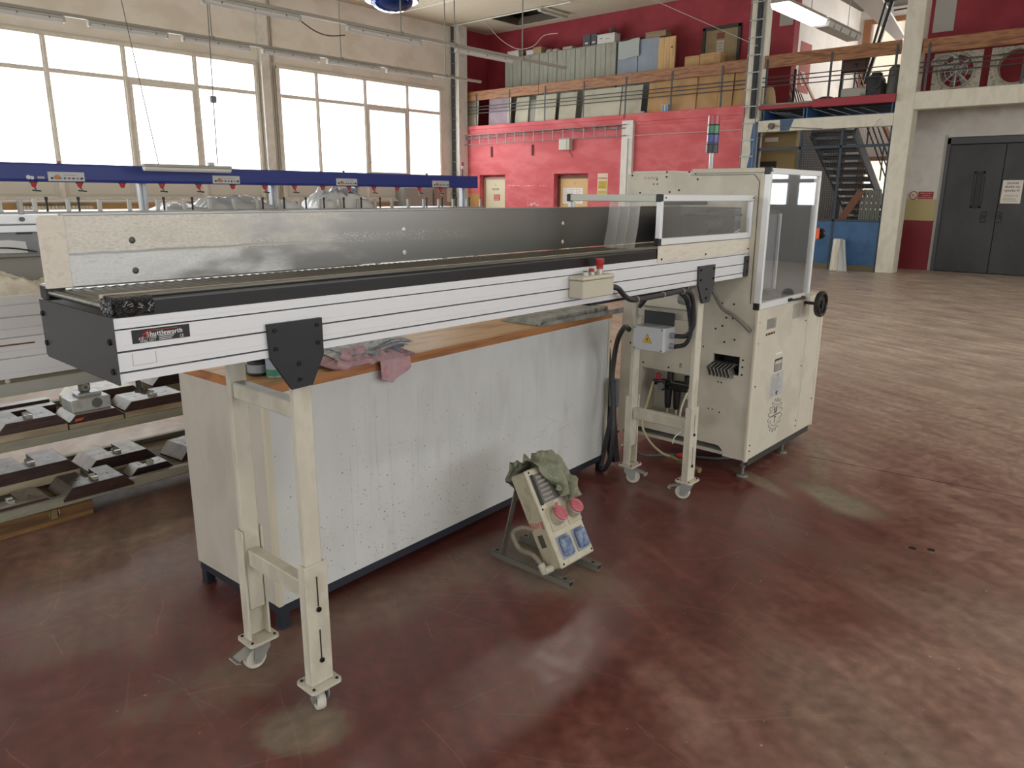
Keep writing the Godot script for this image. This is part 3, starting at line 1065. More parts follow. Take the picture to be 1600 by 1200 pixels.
func caster(parent: Node3D, at: Vector3, turn: float, brake := true) -> void:
	var f := Transform3D(Basis(Vector3.UP, turn), at)
	var c := Node3D.new()
	c.name = "caster"
	parent.add_child(c, true)
	c.transform = parent.global_transform.affine_inverse() * f
	var zinc := mat("aeb0ac", 0.4, 0.6)
	var b := MB.new()
	for s in [-1, 1]:
		b.prism(PackedVector2Array([Vector2(-0.026, 0.092), Vector2(0.03, 0.092), Vector2(0.030, 0.07), Vector2(-0.008, 0.022), Vector2(-0.028, 0.022), Vector2(-0.034, 0.036)]), 0.003, Transform3D(Basis(), Vector3(0, 0, s * 0.021 - 0.0015)))
	b.box(Vector3(-0.03, 0.088, -0.022), Vector3(0.032, 0.095, 0.022), 0.002)
	b.cyl(Vector3(0, 0.093, 0), Vector3(0, 0.104, 0), 0.026, 14)
	b.cyl(Vector3(-0.02, 0.04, -0.026), Vector3(-0.02, 0.04, 0.026), 0.007, 10)
	obj("fork", b, zinc, c, true)
	b = MB.new()
	var w := Transform3D(Basis(Vector3.RIGHT, PI / 2), Vector3(-0.02, 0.04, 0))
	b.lathe([Vector2(0.012, -0.013), Vector2(0.026, -0.011), Vector2(0.030, -0.014), Vector2(0.037, -0.014), Vector2(0.040, -0.008), Vector2(0.040, 0.008), Vector2(0.037, 0.014), Vector2(0.030, 0.014), Vector2(0.026, 0.011), Vector2(0.012, 0.013)], 22, w)
	obj("wheel", b, mat("cdcabd", 0.5), c, true)
	if brake:
		b = MB.new()
		b.obox(Transform3D(Basis(Vector3.BACK, 0.35), Vector3(-0.058, 0.072, 0)), Vector3(0.062, 0.004, 0.044), 0.001)
		b.obox(Transform3D(Basis(Vector3.BACK, -0.5), Vector3(-0.092, 0.056, 0)), Vector3(0.02, 0.004, 0.05), 0.001)
		obj("brake_pedal", b, zinc, c, true)

# one pair of telescopic legs with cross bars, foot plates and casters
func leg_frame(t: Node3D, z0: float, turns: Array) -> void:
	var cream := stand_cream()
	var xs := [-1.81, -2.175]
	for k in 2:
		var x: float = xs[k]
		var b := MB.new()
		b.box(Vector3(x - 0.022, 0.13 if k == 0 else 0.225, z0 - 0.062), Vector3(x + 0.004, 1.17, z0 - 0.003), 0.004)
		var leg := obj("leg", b, cream, t)
		b = MB.new()
		# C-shaped sleeve round the lower half
		b.box(Vector3(x - 0.026, 0.115, z0 - 0.072), Vector3(x + 0.009, 0.52, z0 - 0.064), 0.002)
		b.box(Vector3(x - 0.026, 0.115, z0 - 0.001), Vector3(x + 0.009, 0.52, z0 + 0.007), 0.002)
		if k == 0:
			b.box(Vector3(x + 0.004, 0.115, z0 - 0.072), Vector3(x + 0.011, 0.52, z0 + 0.007), 0.002)
		else:
			b.box(Vector3(x - 0.034, 0.115, z0 - 0.072), Vector3(x - 0.024, 0.52, z0 + 0.007), 0.002)
		obj("sleeve", b, cream, leg)
		if k == 0:
			b = MB.new()
			b.box(Vector3(x + 0.009, 0.38, z0 - 0.036), Vector3(x + 0.0114, 0.48, z0 - 0.031))
			b.box(Vector3(x + 0.009, 0.20, z0 - 0.036), Vector3(x + 0.0114, 0.30, z0 - 0.031))
			obj("slot", b, mat("2b2820", 0.8), leg)
			screw(leg, Vector3(x + 0.011, 0.37, z0 - 0.0335), Vector3.RIGHT, 0.0085)
			screw(leg, Vector3(x + 0.011, 0.195, z0 - 0.0335), Vector3.RIGHT, 0.0085)
		b = MB.new()
		var px := x - 0.010
		var pz := z0 - 0.033
		var pl := PackedVector2Array()
		for q in [[1, 1, 0.0], [-1, 1, 0.5], [-1, -1, 1.0], [1, -1, 1.5]]:
			for s in 5:
				var a: float = PI * q[2] + PI / 2 * s / 4.0
				pl.append(Vector2(q[0] * 0.034 + 0.014 * cos(a), q[1] * 0.042 + 0.014 * sin(a)))
		b.prism(pl, 0.010, Transform3D(Basis(Vector3.RIGHT, -PI / 2), Vector3(px, 0.104, pz)))
		var fp := obj("foot_plate", b, cream, leg)
		for q in [[1, 1], [-1, 1], [-1, -1], [1, -1]]:
			screw(fp, Vector3(px + q[0] * 0.034, 0.114, pz + q[1] * 0.042), Vector3.UP, 0.005)
		caster(t, Vector3(px, 0.0, pz), turns[k])
	for y in [[0.972, 1.025], [0.39, 0.45]]:
		var b := MB.new()
		b.box(Vector3(-2.172, y[0], z0 - 0.055), Vector3(-1.83, y[1], z0 - 0.012), 0.004)
		obj("cross_bar", b, cream, t)

func conveyor() -> void:
	var t := thing("roller_conveyor", "long roller conveyor with aluminium side rail and tall metal side plate, on castor legs", "conveyor", Vector3(-2.04, 0, -2.3))
	var z0 := -0.65
	var z1 := -3.945
	var a := alu()
	# extruded side rails with slots
	var prof := PackedVector2Array()
	prof.append(Vector2(-1.84, 1.170))
	prof.append(Vector2(-1.80, 1.170))
	for q in [[1.1905, 0.0045, 0.012], [1.2080, 0.001, 0.0012], [1.2390, 0.0045, 0.012], [1.2560, 0.001, 0.0012], [1.2920, 0.0035, 0.010], [1.3060, 0.001, 0.0012]]:
		prof.append_array([Vector2(-1.80, q[0]), Vector2(-1.80 - q[2], q[0]), Vector2(-1.80 - q[2], q[0] + q[1]), Vector2(-1.80, q[0] + q[1])])
	prof.append(Vector2(-1.80, 1.32))
	prof.append(Vector2(-1.84, 1.32))
	var along := Transform3D(Basis(Vector3(1, 0, 0), Vector3(0, 1, 0), Vector3(0, 0, 1)), Vector3(0, 0, z1))
	var b := MB.new()
	b.prism(prof, z0 - z1, along)
	var rail := obj("side_rail", b, a, t)
	b = MB.new()
	b.box(Vector3(-1.812, 1.17, z1 + 0.01), Vector3(-1.81, 1.31, z0 - 0.002))
	obj("slot_floor", b, mat("2a2b2d", 0.7), rail)
	b = MB.new()
	b.box(Vector3(-2.28, 1.17, z1), Vector3(-2.24, 1.32, z0), 0.003)
	obj("side_rail", b, a, t)
	# maker's plate
	b = MB.new()
	b.box(Vector3(-1.80, 1.2572, -0.8235), Vector3(-1.7985, 1.2890, -0.687))
	var tagp := obj("maker_plate", b, mat("141416", 0.4), rail)
	var w := mat("d8d8d8", 0.5)
	words(rail, "lettering", "Shuttleworth", 0.0098, w, Transform3D(FACE_X, Vector3(-1.7983, 1.2757, -0.7625)), true)
	b = MB.new()
	b.box(Vector3(-1.7985, 1.2838, -0.795), Vector3(-1.798, 1.2848, -0.722))
	for k in [[1.2845, -0.722, 1.2775, -0.7165], [1.2775, -0.7165, 1.2775, -0.711], [1.2725, -0.714, 1.2725, -0.709], [1.2725, -0.718, 1.2725, -0.724], [1.2800, -0.719, 1.2710, -0.7235]]: b.bar(Vector3(-1.798, k[0], k[1]), Vector3(-1.798, k[2], k[3]), 0.0008, 0.0022)
	obj("emblem", b, mat("d02a26", 0.5), rail)
	words(rail, "lettering", "JOB • 115902", 0.0052, w, Transform3D(FACE_X, Vector3(-1.7983, 1.2677, -0.722)))
	words(rail, "lettering", "APRIL 2011", 0.0052, w, Transform3D(FACE_X, Vector3(-1.7983, 1.2607, -0.722)))
	words(rail, "lettering", "CE", 0.0068, w, Transform3D(FACE_X, Vector3(-1.7983, 1.2625, -0.803)))
	for k in 3:
		b = MB.new()
		b.box(Vector3(-1.7985, 1.2598 + 0.0042 * k, -0.778 - 0.004 * k), Vector3(-1.798, 1.2614 + 0.0042 * k, -0.748))
		obj("print_line", b, w, rail)
	# glue marks of a lost label
	b = MB.new()
	b.box(Vector3(-1.80, 1.205, -0.682), Vector3(-1.7997, 1.234, -0.684))
	b.box(Vector3(-1.80, 1.205, -0.736), Vector3(-1.7997, 1.234, -0.738))
	b.box(Vector3(-1.80, 1.205, -0.682), Vector3(-1.7997, 1.2065, -0.738))
	obj("glue_mark", b, mat("b7b6b2", 0.8), rail)
	# dark end plate
	b = MB.new()
	b.prism(PackedVector2Array([Vector2(-2.27, 1.165), Vector2(-1.797, 1.165), Vector2(-1.797, 1.322), Vector2(-2.282, 1.322), Vector2(-2.282, 1.172)]), 0.005, Transform3D(Basis(), Vector3(0, 0, z0)))
	var ep := obj("end_plate", b, mat("47484a", 0.42, 0.4), t)
	for p in [[-2.263, 1.285], [-2.262, 1.205], [-1.817, 1.265], [-1.817, 1.195]]: screw(ep, Vector3(p[0], p[1], z0 + 0.005), Vector3.BACK, 0.0075)
	b = MB.new()
	b.cyl(Vector3(-1.83, 1.17, -0.70), Vector3(-1.83, 1.142, -0.70), 0.006, 8)
	b.cyl(Vector3(-1.83, 1.142, -0.70), Vector3(-1.83, 1.134, -0.70), 0.010, 8)
	obj("stud", b, mat("1c1c1d", 0.5), t)
	# bed below the rollers
	b = MB.new()
	b.box(Vector3(-2.24, 1.235, z1), Vector3(-1.84, 1.25, z0 - 0.01))
	obj("bed", b, mat("1d1d1f", 0.8), t)
	b = MB.new()
	b.box(Vector3(-2.24, 1.148, -2.55), Vector3(-1.84, 1.169, -3.38), 0.003)
	obj("drive_pan", b, mat("19191b", 0.6), t)
	# black guide strip with a rounded front end wrapped in tape
	var black := mat("101114", 0.32)
	var gp := PackedVector2Array()
	gp.append_array([Vector2(-1.878, 1.318), Vector2(-1.803, 1.318), Vector2(-1.803, 1.352)])
	for k in 6: gp.append(Vector2(-1.815 + 0.012 * cos(PI / 2 * k / 5), 1.354 + 0.012 * sin(PI / 2 * k / 5)))
	gp.append(Vector2(-1.878, 1.366))
	b = MB.new()
	b.prism(gp, -0.70 + 3.02, Transform3D(Basis(), Vector3(0, 0, -3.02)))
	var gs := obj("guide_strip", b, black, t)
	b = MB.new()
	b.box(Vector3(-1.882, 1.3665, -0.70), Vector3(-1.866, 1.3672, -3.0))
	obj("pale_edge", b, mat("a49a86", 0.6), gs)  # pale line along the inner top edge of the strip
	b = MB.new()
	var wrap := PackedVector2Array()
	for k in 24:
		var c := Vector2(-1.8395 + (0.0245 if cos(TAU * k / 24) > 0 else -0.0245), 1.3425 + (0.009 if sin(TAU * k / 24) > 0 else -0.009))
		wrap.append(c + 0.0155 * Vector2(cos(TAU * k / 24), sin(TAU * k / 24)))
	b.prism(wrap, 0.085, Transform3D(Basis(), Vector3(0, 0, -0.745)))
	var nose := PackedVector2Array()
	for p in wrap: nose.append(Vector2(-1.8395, 1.3425) + (p - Vector2(-1.8395, 1.3425)) * Vector2(0.86, 0.8))
	b.prism(nose, 0.007, Transform3D(Basis(), Vector3(0, 0, -0.66)))
	var foil: StandardMaterial3D = mat("1b1b1e", 0.2).duplicate()
	var crease := NoiseTexture2D.new()
	crease.width = 256
	crease.height = 256
	crease.seamless = true
	crease.noise = noise(0.02, 9, 4)
	foil.heightmap_enabled = true
	foil.heightmap_texture = crease
	foil.heightmap_scale = 1.0
	foil.uv1_triplanar = true
	foil.uv1_world_triplanar = true
	foil.uv1_scale = Vector3(14, 14, 14)
	var tw := obj("tape_wrap", b, foil, gs)
	b = MB.new()
	var tr := RandomNumberGenerator.new()
	tr.seed = 12
	for k in 16:
		var p := Vector3(-1.7990, tr.randf_range(1.333, 1.354), tr.randf_range(-0.74, -0.67))
		b.bar(p, p + Vector3(0, tr.randf_range(-0.008, 0.010), tr.randf_range(-0.014, 0.008)), 0.0006, 0.0012)
	obj("tape_crease", b, mat("a9a69c", 0.4), tw)
	b = MB.new()
	b.box(Vector3(-1.882, 1.3662, -0.660), Vector3(-1.866, 1.3685, -0.80), 0.001)
	b.box(Vector3(-1.884, 1.335, -0.656), Vector3(-1.866, 1.3685, -0.664), 0.002)
	obj("pale_edge", b, mat("b7ad98", 0.6), gs)  # the same pale line carried round the taped front end
	b = MB.new()
	b.box(Vector3(-2.29, 1.32, -0.652), Vector3(-2.236, 1.362, -0.70), 0.005)
	b.box(Vector3(-2.268, 1.32, -0.70), Vector3(-2.236, 1.345, z1), 0.003)
	obj("guide_strip", b, black, t)
	# rollers, each a shaft with a row of slim sleeves
	var rp := [Vector2(0, -0.18)]
	var nr := 44
	for k in nr:
		var y := -0.178 + 0.356 * k / nr
		var l := 0.356 / nr
		rp.append_array([Vector2(0.0076 if k != 6 else 0.005, y), Vector2(0.0087, y + 0.0018), Vector2(0.0087, y + l - 0.0018), Vector2(0.0076, y + l)])
	rp.append(Vector2(0, 0.18))
	b = MB.new()
	b.lathe(rp, 10)
	var rm := b.mesh()
	var steel := mat("7d7b75", 0.3, 0.9)
	var turn := Basis(Vector3.BACK, PI / 2)
	var n := 118
	for k in n: put("roller", rm, steel, t, Transform3D(turn, Vector3(-2.063, 1.3395, -0.664 - 0.0278 * k)))
	# tall side plate: an end strip and the long plate, both scratched
	b = MB.new()
	var pp := PackedVector2Array([Vector2(0.0, 1.353), Vector2(0.062, 1.353), Vector2(0.062, 1.54)])
	for k in 5: pp.append(Vector2(0.012 - 0.012 * sin(PI / 2 * k / 4), 1.528 + 0.012 * cos(PI / 2 * k / 4)))
	b.prism(pp, 0.013, Transform3D(FACE_X, Vector3(-2.232, 0, z0)))
	obj("plate_end", b, mottled("dusty steel", ["cdc4b5", "dad2c5", "d4cbbe"], Vector3(0.12, 0.05, 0.06), 0.6, 0.1), t)
	b = MB.new()
	b.box(Vector3(-2.234, 1.353, -0.7125), Vector3(-2.222, 1.540, z1 + 0.005), 0.001)
	var pl := obj("side_plate", b, mat("9a968e", 0.4, 0.9), t)
	b = MB.new()
	b.quv(Vector3(-2.2216, 1.354, -0.713), Vector3(-2.2216, 1.354, -3.94), Vector3(-2.2216, 1.539, -3.94), Vector3(-2.2216, 1.539, -0.713))
	obj("scuffed_face", b, plate_mat(), pl)
	b = MB.new()
	b.box(Vector3(-2.238, 1.539, -0.705), Vector3(-2.220, 1.545, z1 + 0.01), 0.002)
	obj("edge_strip", b, mat("b4b4b2", 0.3, 0.8), pl)
	for z in [-0.88, -1.87, -2.84]:
		for y in [1.470, 1.385]:
			b = MB.new()
			b.lathe([Vector2(0, 0.001), Vector2(0.0045, 0.001), Vector2(0.005, 0.0022), Vector2(0.0085, 0.0012), Vector2(0.0095, 0.0)], 12, Transform3D(Basis(Vector3.BACK, -PI / 2), Vector3(-2.2214, y, z)))
			obj("bolt", b, mat("55534e", 0.4, 0.7) if z > -1 else mat("cfcdc6", 0.35, 0.6), pl)
	# clear flap hanging at the tunnel mouth
	for k in 3:
		b = MB.new()
		var x := -1.90 - 0.055 * k
		b.skin([[Vector3(x, 1.575, -3.0), Vector3(x, 1.46, -2.985), Vector3(x, 1.36, -2.96)], [Vector3(x - 0.03, 1.58, -3.0), Vector3(x - 0.03, 1.46, -2.98), Vector3(x - 0.03, 1.36, -2.955)], [Vector3(x - 0.06, 1.575, -3.0), Vector3(x - 0.06, 1.46, -2.985), Vector3(x - 0.06, 1.365, -2.96)]], 0.002)
		var fm := glass(0.25, Color(0.75, 0.75, 0.73))
		fm.roughness = 0.2
		obj("flap", b, fm, t)
	# guard tunnel: frames with black corner blocks and a clear pane
	var gz0 := -2.995
	var gz1 := -3.946
	var fr := mat("e0e2e3", 0.38, 0.2)
	b = MB.new()
	b.box(Vector3(-1.815, 1.575, gz0 - 0.02), Vector3(-1.79, 1.604, gz1), 0.002)
	b.box(Vector3(-1.815, 1.381, gz0 - 0.02), Vector3(-1.79, 1.410, gz1), 0.002)
	b.box(Vector3(-1.815, 1.41, gz0), Vector3(-1.79, 1.575, gz0 - 0.022), 0.002)
	b.box(Vector3(-1.815, 1.41, gz1 + 0.022), Vector3(-1.79, 1.575, gz1), 0.002)
	var guard := obj("guard_frame", b, fr, t)
	b = MB.new()
	b.box(Vector3(-1.804, 1.40, gz0 - 0.015), Vector3(-1.800, 1.585, gz1 + 0.015))
	obj("guard_pane", b, glass(0.07, Color(0.62, 0.63, 0.64)), guard)
	b = MB.new()
	b.box(Vector3(-2.30, 1.572, gz0 - 0.022), Vector3(-1.815, 1.604, gz0 + 0.002), 0.002)
	obj("cross_rail", b, mat("b3b2a8", 0.4, 0.4), guard)
	boxes("corner_block", [[Vector3(-1.818, 1.572, gz0 - 0.02), Vector3(-1.791, 1.606, gz0 + 0.005)], [Vector3(-1.818, 1.378, gz0 - 0.02), Vector3(-1.791, 1.412, gz0 + 0.005)], [Vector3(-2.322, 1.570, gz0 - 0.024), Vector3(-2.298, 1.606, gz0 + 0.004)]], mat("131315", 0.4), guard, 0.003)
	b = MB.new()
	b.box(Vector3(-2.315, 1.33, gz0 - 0.018), Vector3(-2.297, 1.57, gz0), 0.002)
	b.box(Vector3(-2.290, 1.33, gz0 - 0.014), Vector3(-2.280, 1.57, gz0 - 0.004), 0.002)
	obj("guard_post", b, fr, guard)
	screw(guard, Vector3(-1.79, 1.59, gz0 - 0.035), Vector3.RIGHT, 0.004)
	screw(guard, Vector3(-1.79, 1.59, gz1 + 0.012), Vector3.RIGHT, 0.004)
	b = MB.new()
	b.box(Vector3(-1.801, 1.302, -3.0), Vector3(-1.796, 1.378, -3.955), 0.001)
	var apron := obj("apron", b, mottled("apron", ["cbc4b3", "d6d0c2", "d0c9b9"], Vector3(0.3, 0.05, 0.25), 0.6), t)
	for p in [[1.317, -3.03], [1.318, -3.45], [1.322, -3.93]]: screw(apron, Vector3(-1.796, p[0], p[1]), Vector3.RIGHT, 0.005)
	# machinery seen dark through the guard
	b = MB.new()
	b.box(Vector3(-2.12, 1.36, -3.75), Vector3(-1.88, 1.50, -3.93), 0.01)
	b.cyl(Vector3(-1.90, 1.44, -3.6), Vector3(-1.90, 1.44, -3.76), 0.035, 14)
	b.cyl(Vector3(-1.98, 1.51, -3.55), Vector3(-1.85, 1.50, -3.93), 0.008, 8)
	b.box(Vector3(-2.1, 1.55, -3.5), Vector3(-2.06, 1.57, -3.94), 0.003)
	obj("pusher", b, mat("3c3b3a", 0.5, 0.3), t)
	# bracket plates that carry the legs
	for k in 2:
		var zz: float = -1.028 if k == 0 else -3.383
		b = MB.new()
		var bp := PackedVector2Array([Vector2(0, 1.262), Vector2(0.170, 1.262), Vector2(0.170, 1.158), Vector2(0.128, 1.075), Vector2(0.062, 1.072), Vector2(0.004, 1.165)])
		b.prism(bp, 0.010, Transform3D(FACE_X, Vector3(-1.799, 0, zz)))
		var br := obj("bracket_plate", b, mat("26272a" if k == 0 else "3d3f41", 0.5, 0.2), t)
		for p in [[0.02, 1.243], [0.152, 1.243], [0.02, 1.193], [0.152, 1.193], [0.088, 1.143], [0.088, 1.098]]:
			screw(br, Vector3(-1.789, p[1], zz - p[0]), Vector3.RIGHT, 0.0062)
		b = MB.new()
		b.prism(bp, 0.008, Transform3D(FACE_X, Vector3(-2.292, 0, zz)))
		obj("bracket_plate", b, mat("3d3f41", 0.5, 0.2), t)
	b = MB.new()
	b.box(Vector3(-1.80, 1.172, -3.90), Vector3(-1.790, 1.283, z1), 0.002)
	var eb := obj("end_bracket", b, mat("3a3b3d", 0.5, 0.2), t)
	for p in [[1.255, -3.925], [1.20, -3.925]]: screw(eb, Vector3(-1.79, p[0], p[1]), Vector3.RIGHT, 0.006)
	leg_frame(t, -1.10, [-0.3, PI / 2])
	leg_frame(t, -3.43, [0.28, 3.63])
	# push-button box
	var bx := mat("bdb8a6", 0.5)
	b = MB.new()
	b.box(Vector3(-1.799, 1.206, -2.345), Vector3(-1.728, 1.275, -2.555), 0.004)
	var pb := obj("button_box", b, bx, t)
	b = MB.new()
	b.box(Vector3(-1.800, 1.277, -2.343), Vector3(-1.726, 1.292, -2.557), 0.004)
	obj("lid", b, mat("c6c1ae", 0.5), pb)
	for k in 3:
		var z: float = [-2.405, -2.445, -2.50][k]
		var h: float = [0.014, 0.012, 0.02][k]
		b = MB.new()
		b.cyl(Vector3(-1.763, 1.292, z), Vector3(-1.763, 1.292 + h, z), 0.0125, 14)
		obj("collar", b, mat("c4c4c0", 0.3, 0.7), pb)
		b = MB.new()
		var top := Transform3D(Basis(), Vector3(-1.763, 1.292 + h, z))
		if k == 0: b.lathe([Vector2(0.010, 0), Vector2(0.010, 0.003), Vector2(0, 0.003)], 14, top)
		elif k == 1: b.lathe([Vector2(0.0115, 0), Vector2(0.0115, 0.010), Vector2(0.010, 0.012), Vector2(0, 0.012)], 14, top)
		else: b.lathe([Vector2(0.014, 0), Vector2(0.014, 0.012), Vector2(0.017, 0.022), Vector2(0.0185, 0.034), Vector2(0.0185, 0.038), Vector2(0.016, 0.041), Vector2(0, 0.042)], 16, top)
		obj("button", b, mat("2a2a2c", 0.5) if k == 0 else mat("a3242a", 0.4), pb)
	# junction box on the far leg frame
	b = MB.new()
	b.box(Vector3(-2.088, 0.825, -3.31), Vector3(-1.914, 0.945, -3.405), 0.003)
	var jb := obj("junction_box", b, mat("a9acae", 0.45), t)
	b = MB.new()
	b.box(Vector3(-2.091, 0.822, -3.285), Vector3(-1.911, 0.948, -3.312), 0.004)
	obj("lid", b, mat("b9bcbe", 0.45), jb)
	for p in [[-2.081, 0.938], [-1.921, 0.938], [-2.081, 0.832], [-1.921, 0.832]]: screw(jb, Vector3(p[0], p[1], -3.285), Vector3.BACK, 0.0035)
	b = MB.new()
	b.prism(PackedVector2Array([Vector2(-0.026, -0.019), Vector2(0.026, -0.019), Vector2(0, 0.026)]), 0.001, Transform3D(Basis(), Vector3(-2.005, 0.884, -3.285)))
	var ws := obj("warning_sign", b, mat("d9a520", 0.5), jb)
	b = MB.new()
	for e in [[Vector2(-0.026, -0.019), Vector2(0.026, -0.019)], [Vector2(0.026, -0.019), Vector2(0, 0.026)], [Vector2(0, 0.026), Vector2(-0.026, -0.019)]]:
		b.bar(Vector3(-2.005 + e[0].x, 0.884 + e[0].y, -3.2838), Vector3(-2.005 + e[1].x, 0.884 + e[1].y, -3.2838), 0.0022, 0.0004)
	b.prism(PackedVector2Array([Vector2(0.003, 0.013), Vector2(-0.006, -0.001), Vector2(0.000, -0.001), Vector2(-0.003, -0.014), Vector2(0.006, 0.003), Vector2(0.0005, 0.003)]), 0.0008, Transform3D(Basis(), Vector3(-2.005, 0.882, -3.284)))
	obj("flash_mark", b, mat("1d1b16", 0.6), ws)
	b = MB.new()
	b.box(Vector3(-2.10, 0.93, -3.398), Vector3(-1.92, 1.012, -3.408), 0.002)
	obj("mounting_plate", b, mat("2c2d2f", 0.5), jb)
	for y in [0.905, 0.85]:
		b = MB.new()
		b.cyl(Vector3(-1.914, y, -3.36), Vector3(-1.885, y, -3.36), 0.015, 10)
		obj("cable_gland", b, mat("8f9294", 0.5), jb)
	# ribbed hoses of the conveyor
	var hose := mat("2c2d2f", 0.5)
	b = MB.new()
	b.tube(smooth([Vector3(-1.76, 1.235, -2.555), Vector3(-1.755, 1.225, -2.62), Vector3(-1.765, 1.18, -2.70), Vector3(-1.772, 1.158, -2.78), Vector3(-1.772, 1.157, -2.92), Vector3(-1.772, 1.158, -3.08), Vector3(-1.774, 1.158, -3.22), Vector3(-1.778, 1.13, -3.30), Vector3(-1.785, 1.05, -3.345), Vector3(-1.79, 0.97, -3.36), Vector3(-1.825, 0.915, -3.36), Vector3(-1.885, 0.905, -3.36)]), 0.012, 8)
	obj("hose", b, hose, t)
	b = MB.new()
	var pth := smooth([Vector3(-1.775, 1.145, -3.20), Vector3(-1.80, 1.10, -3.30), Vector3(-1.805, 1.02, -3.345), Vector3(-1.805, 0.93, -3.365), Vector3(-1.83, 0.87, -3.365), Vector3(-1.885, 0.85, -3.36)], 14)
	b.tube(pth, 0.009, 8)
	for i in range(0, pth.size(), 2):
		var d: Vector3 = (pth[mini(i + 1, pth.size() - 1)] - pth[maxi(i - 1, 0)]).normalized() * 0.0025
		b.cyl(pth[i] - d, pth[i] + d, 0.0118, 8)
	obj("hose", b, hose, t)
	for p in [Vector3(-1.772, 1.158, -2.80), Vector3(-1.772, 1.158, -3.02), Vector3(-1.772, 1.158, -3.2)]:
		b = MB.new()
		b.cyl(p - Vector3(0, 0, 0.004), p + Vector3(0, 0, 0.004), 0.0145, 10)
		obj("hose_clip", b, mat("9c9c98", 0.4, 0.5), t)
	b = MB.new()
	b.cyl(Vector3(-1.92, 1.15, -3.5), Vector3(-1.92, 1.072, -3.5), 0.042, 16)
	b.lathe([Vector2(0, -0.028), Vector2(0.036, -0.018), Vector2(0.042, 0)], 16, Transform3D(Basis(), Vector3(-1.92, 1.072, -3.5)))
	b.box(Vector3(-2.0, 1.14, -3.57), Vector3(-1.86, 1.169, -3.42), 0.004)
	obj("motor", b, mat("a9aba6", 0.4, 0.5), t)
	b = MB.new()
	b.tube(smooth([Vector3(-2.02, 1.12, -3.30), Vector3(-2.08, 1.07, -3.36), Vector3(-2.13, 1.03, -3.40)]), 0.013, 8)
	obj("hose", b, hose, t)

func plate_mat() -> StandardMaterial3D:
	# rolled steel: dust and fine scratches over the first metre, bare and glossy beyond
	var w := 1024
	var h := 96
	var n1 := noise(0.01, 21, 4)
	var n2 := noise(0.05, 22, 4)
	var n3 := noise(0.2, 25, 3)
	var col := PackedByteArray()
	var orm := PackedByteArray()
	col.resize(w * h * 3)
	orm.resize(w * h * 3)
	for y in h:
		for x in w:
			var u := float(x) / w
			var vv := float(y) / h
			var a := n1.get_noise_2d(x, y * 1.6)
			var s := n2.get_noise_2d(x * 0.25, y * 4.0)
			var f := n3.get_noise_2d(x, y * 2.0)
			var d := 1.0 - smoothstep(0.08, 0.34, u + 0.16 * a + (0.10 if vv > 0.55 else 0.0))
			d = clampf(d * (0.85 + 0.3 * f), 0, 1)
			# scuffs along the upper half
			d = maxf(d, 0.6 * smoothstep(0.2, 0.5, f + 0.5 * a) * (1 - smoothstep(0.38, 0.5, u)) * smoothstep(0.34, 0.45, vv) * (1 - smoothstep(0.5, 0.62, vv)))
			var line := 1.0 - 0.28 * (1 - smoothstep(0.0, 0.03, absf(vv - 0.52 + 0.03 * a))) * d
			var i := (y * w + x) * 3
			var c := Color(0.54, 0.53, 0.515).lerp(Color(0.86, 0.835, 0.785), d).lerp(Color(0.84, 0.85, 0.87), 0.7 * d * (1.0 - smoothstep(0.40, 0.52, 1.0 - vv + 0.05 * a))) * (1.0 + 0.03 * s * d - 0.16 * smoothstep(0.42, 0.6, n3.get_noise_2d(x * 0.35 + y * 0.9, y * 3.0 - x * 0.1)) * d) * line
			col[i] = clampi(int(c.r * 255), 0, 255)
			col[i + 1] = clampi(int(c.g * 255), 0, 255)
			col[i + 2] = clampi(int(c.b * 255), 0, 255)
			orm[i] = 255
			orm[i + 1] = clampi(int(255 * lerpf(0.28, 0.62, d)), 0, 255)
			orm[i + 2] = int(255 * lerpf(0.95, 0.25, d))
	var m := ORMMaterial3D.new()
	m.albedo_texture = ImageTexture.create_from_image(Image.create_from_data(w, h, false, Image.FORMAT_RGB8, col))
	m.orm_texture = ImageTexture.create_from_image(Image.create_from_data(w, h, false, Image.FORMAT_RGB8, orm))
	var r := StandardMaterial3D.new()
	r.albedo_texture = m.albedo_texture
	r.metallic = 1.0
	r.metallic_texture = m.orm_texture
	r.metallic_texture_channel = BaseMaterial3D.TEXTURE_CHANNEL_BLUE
	r.roughness = 1.0
	r.roughness_texture = m.orm_texture
	r.roughness_texture_channel = BaseMaterial3D.TEXTURE_CHANNEL_GREEN
	return r

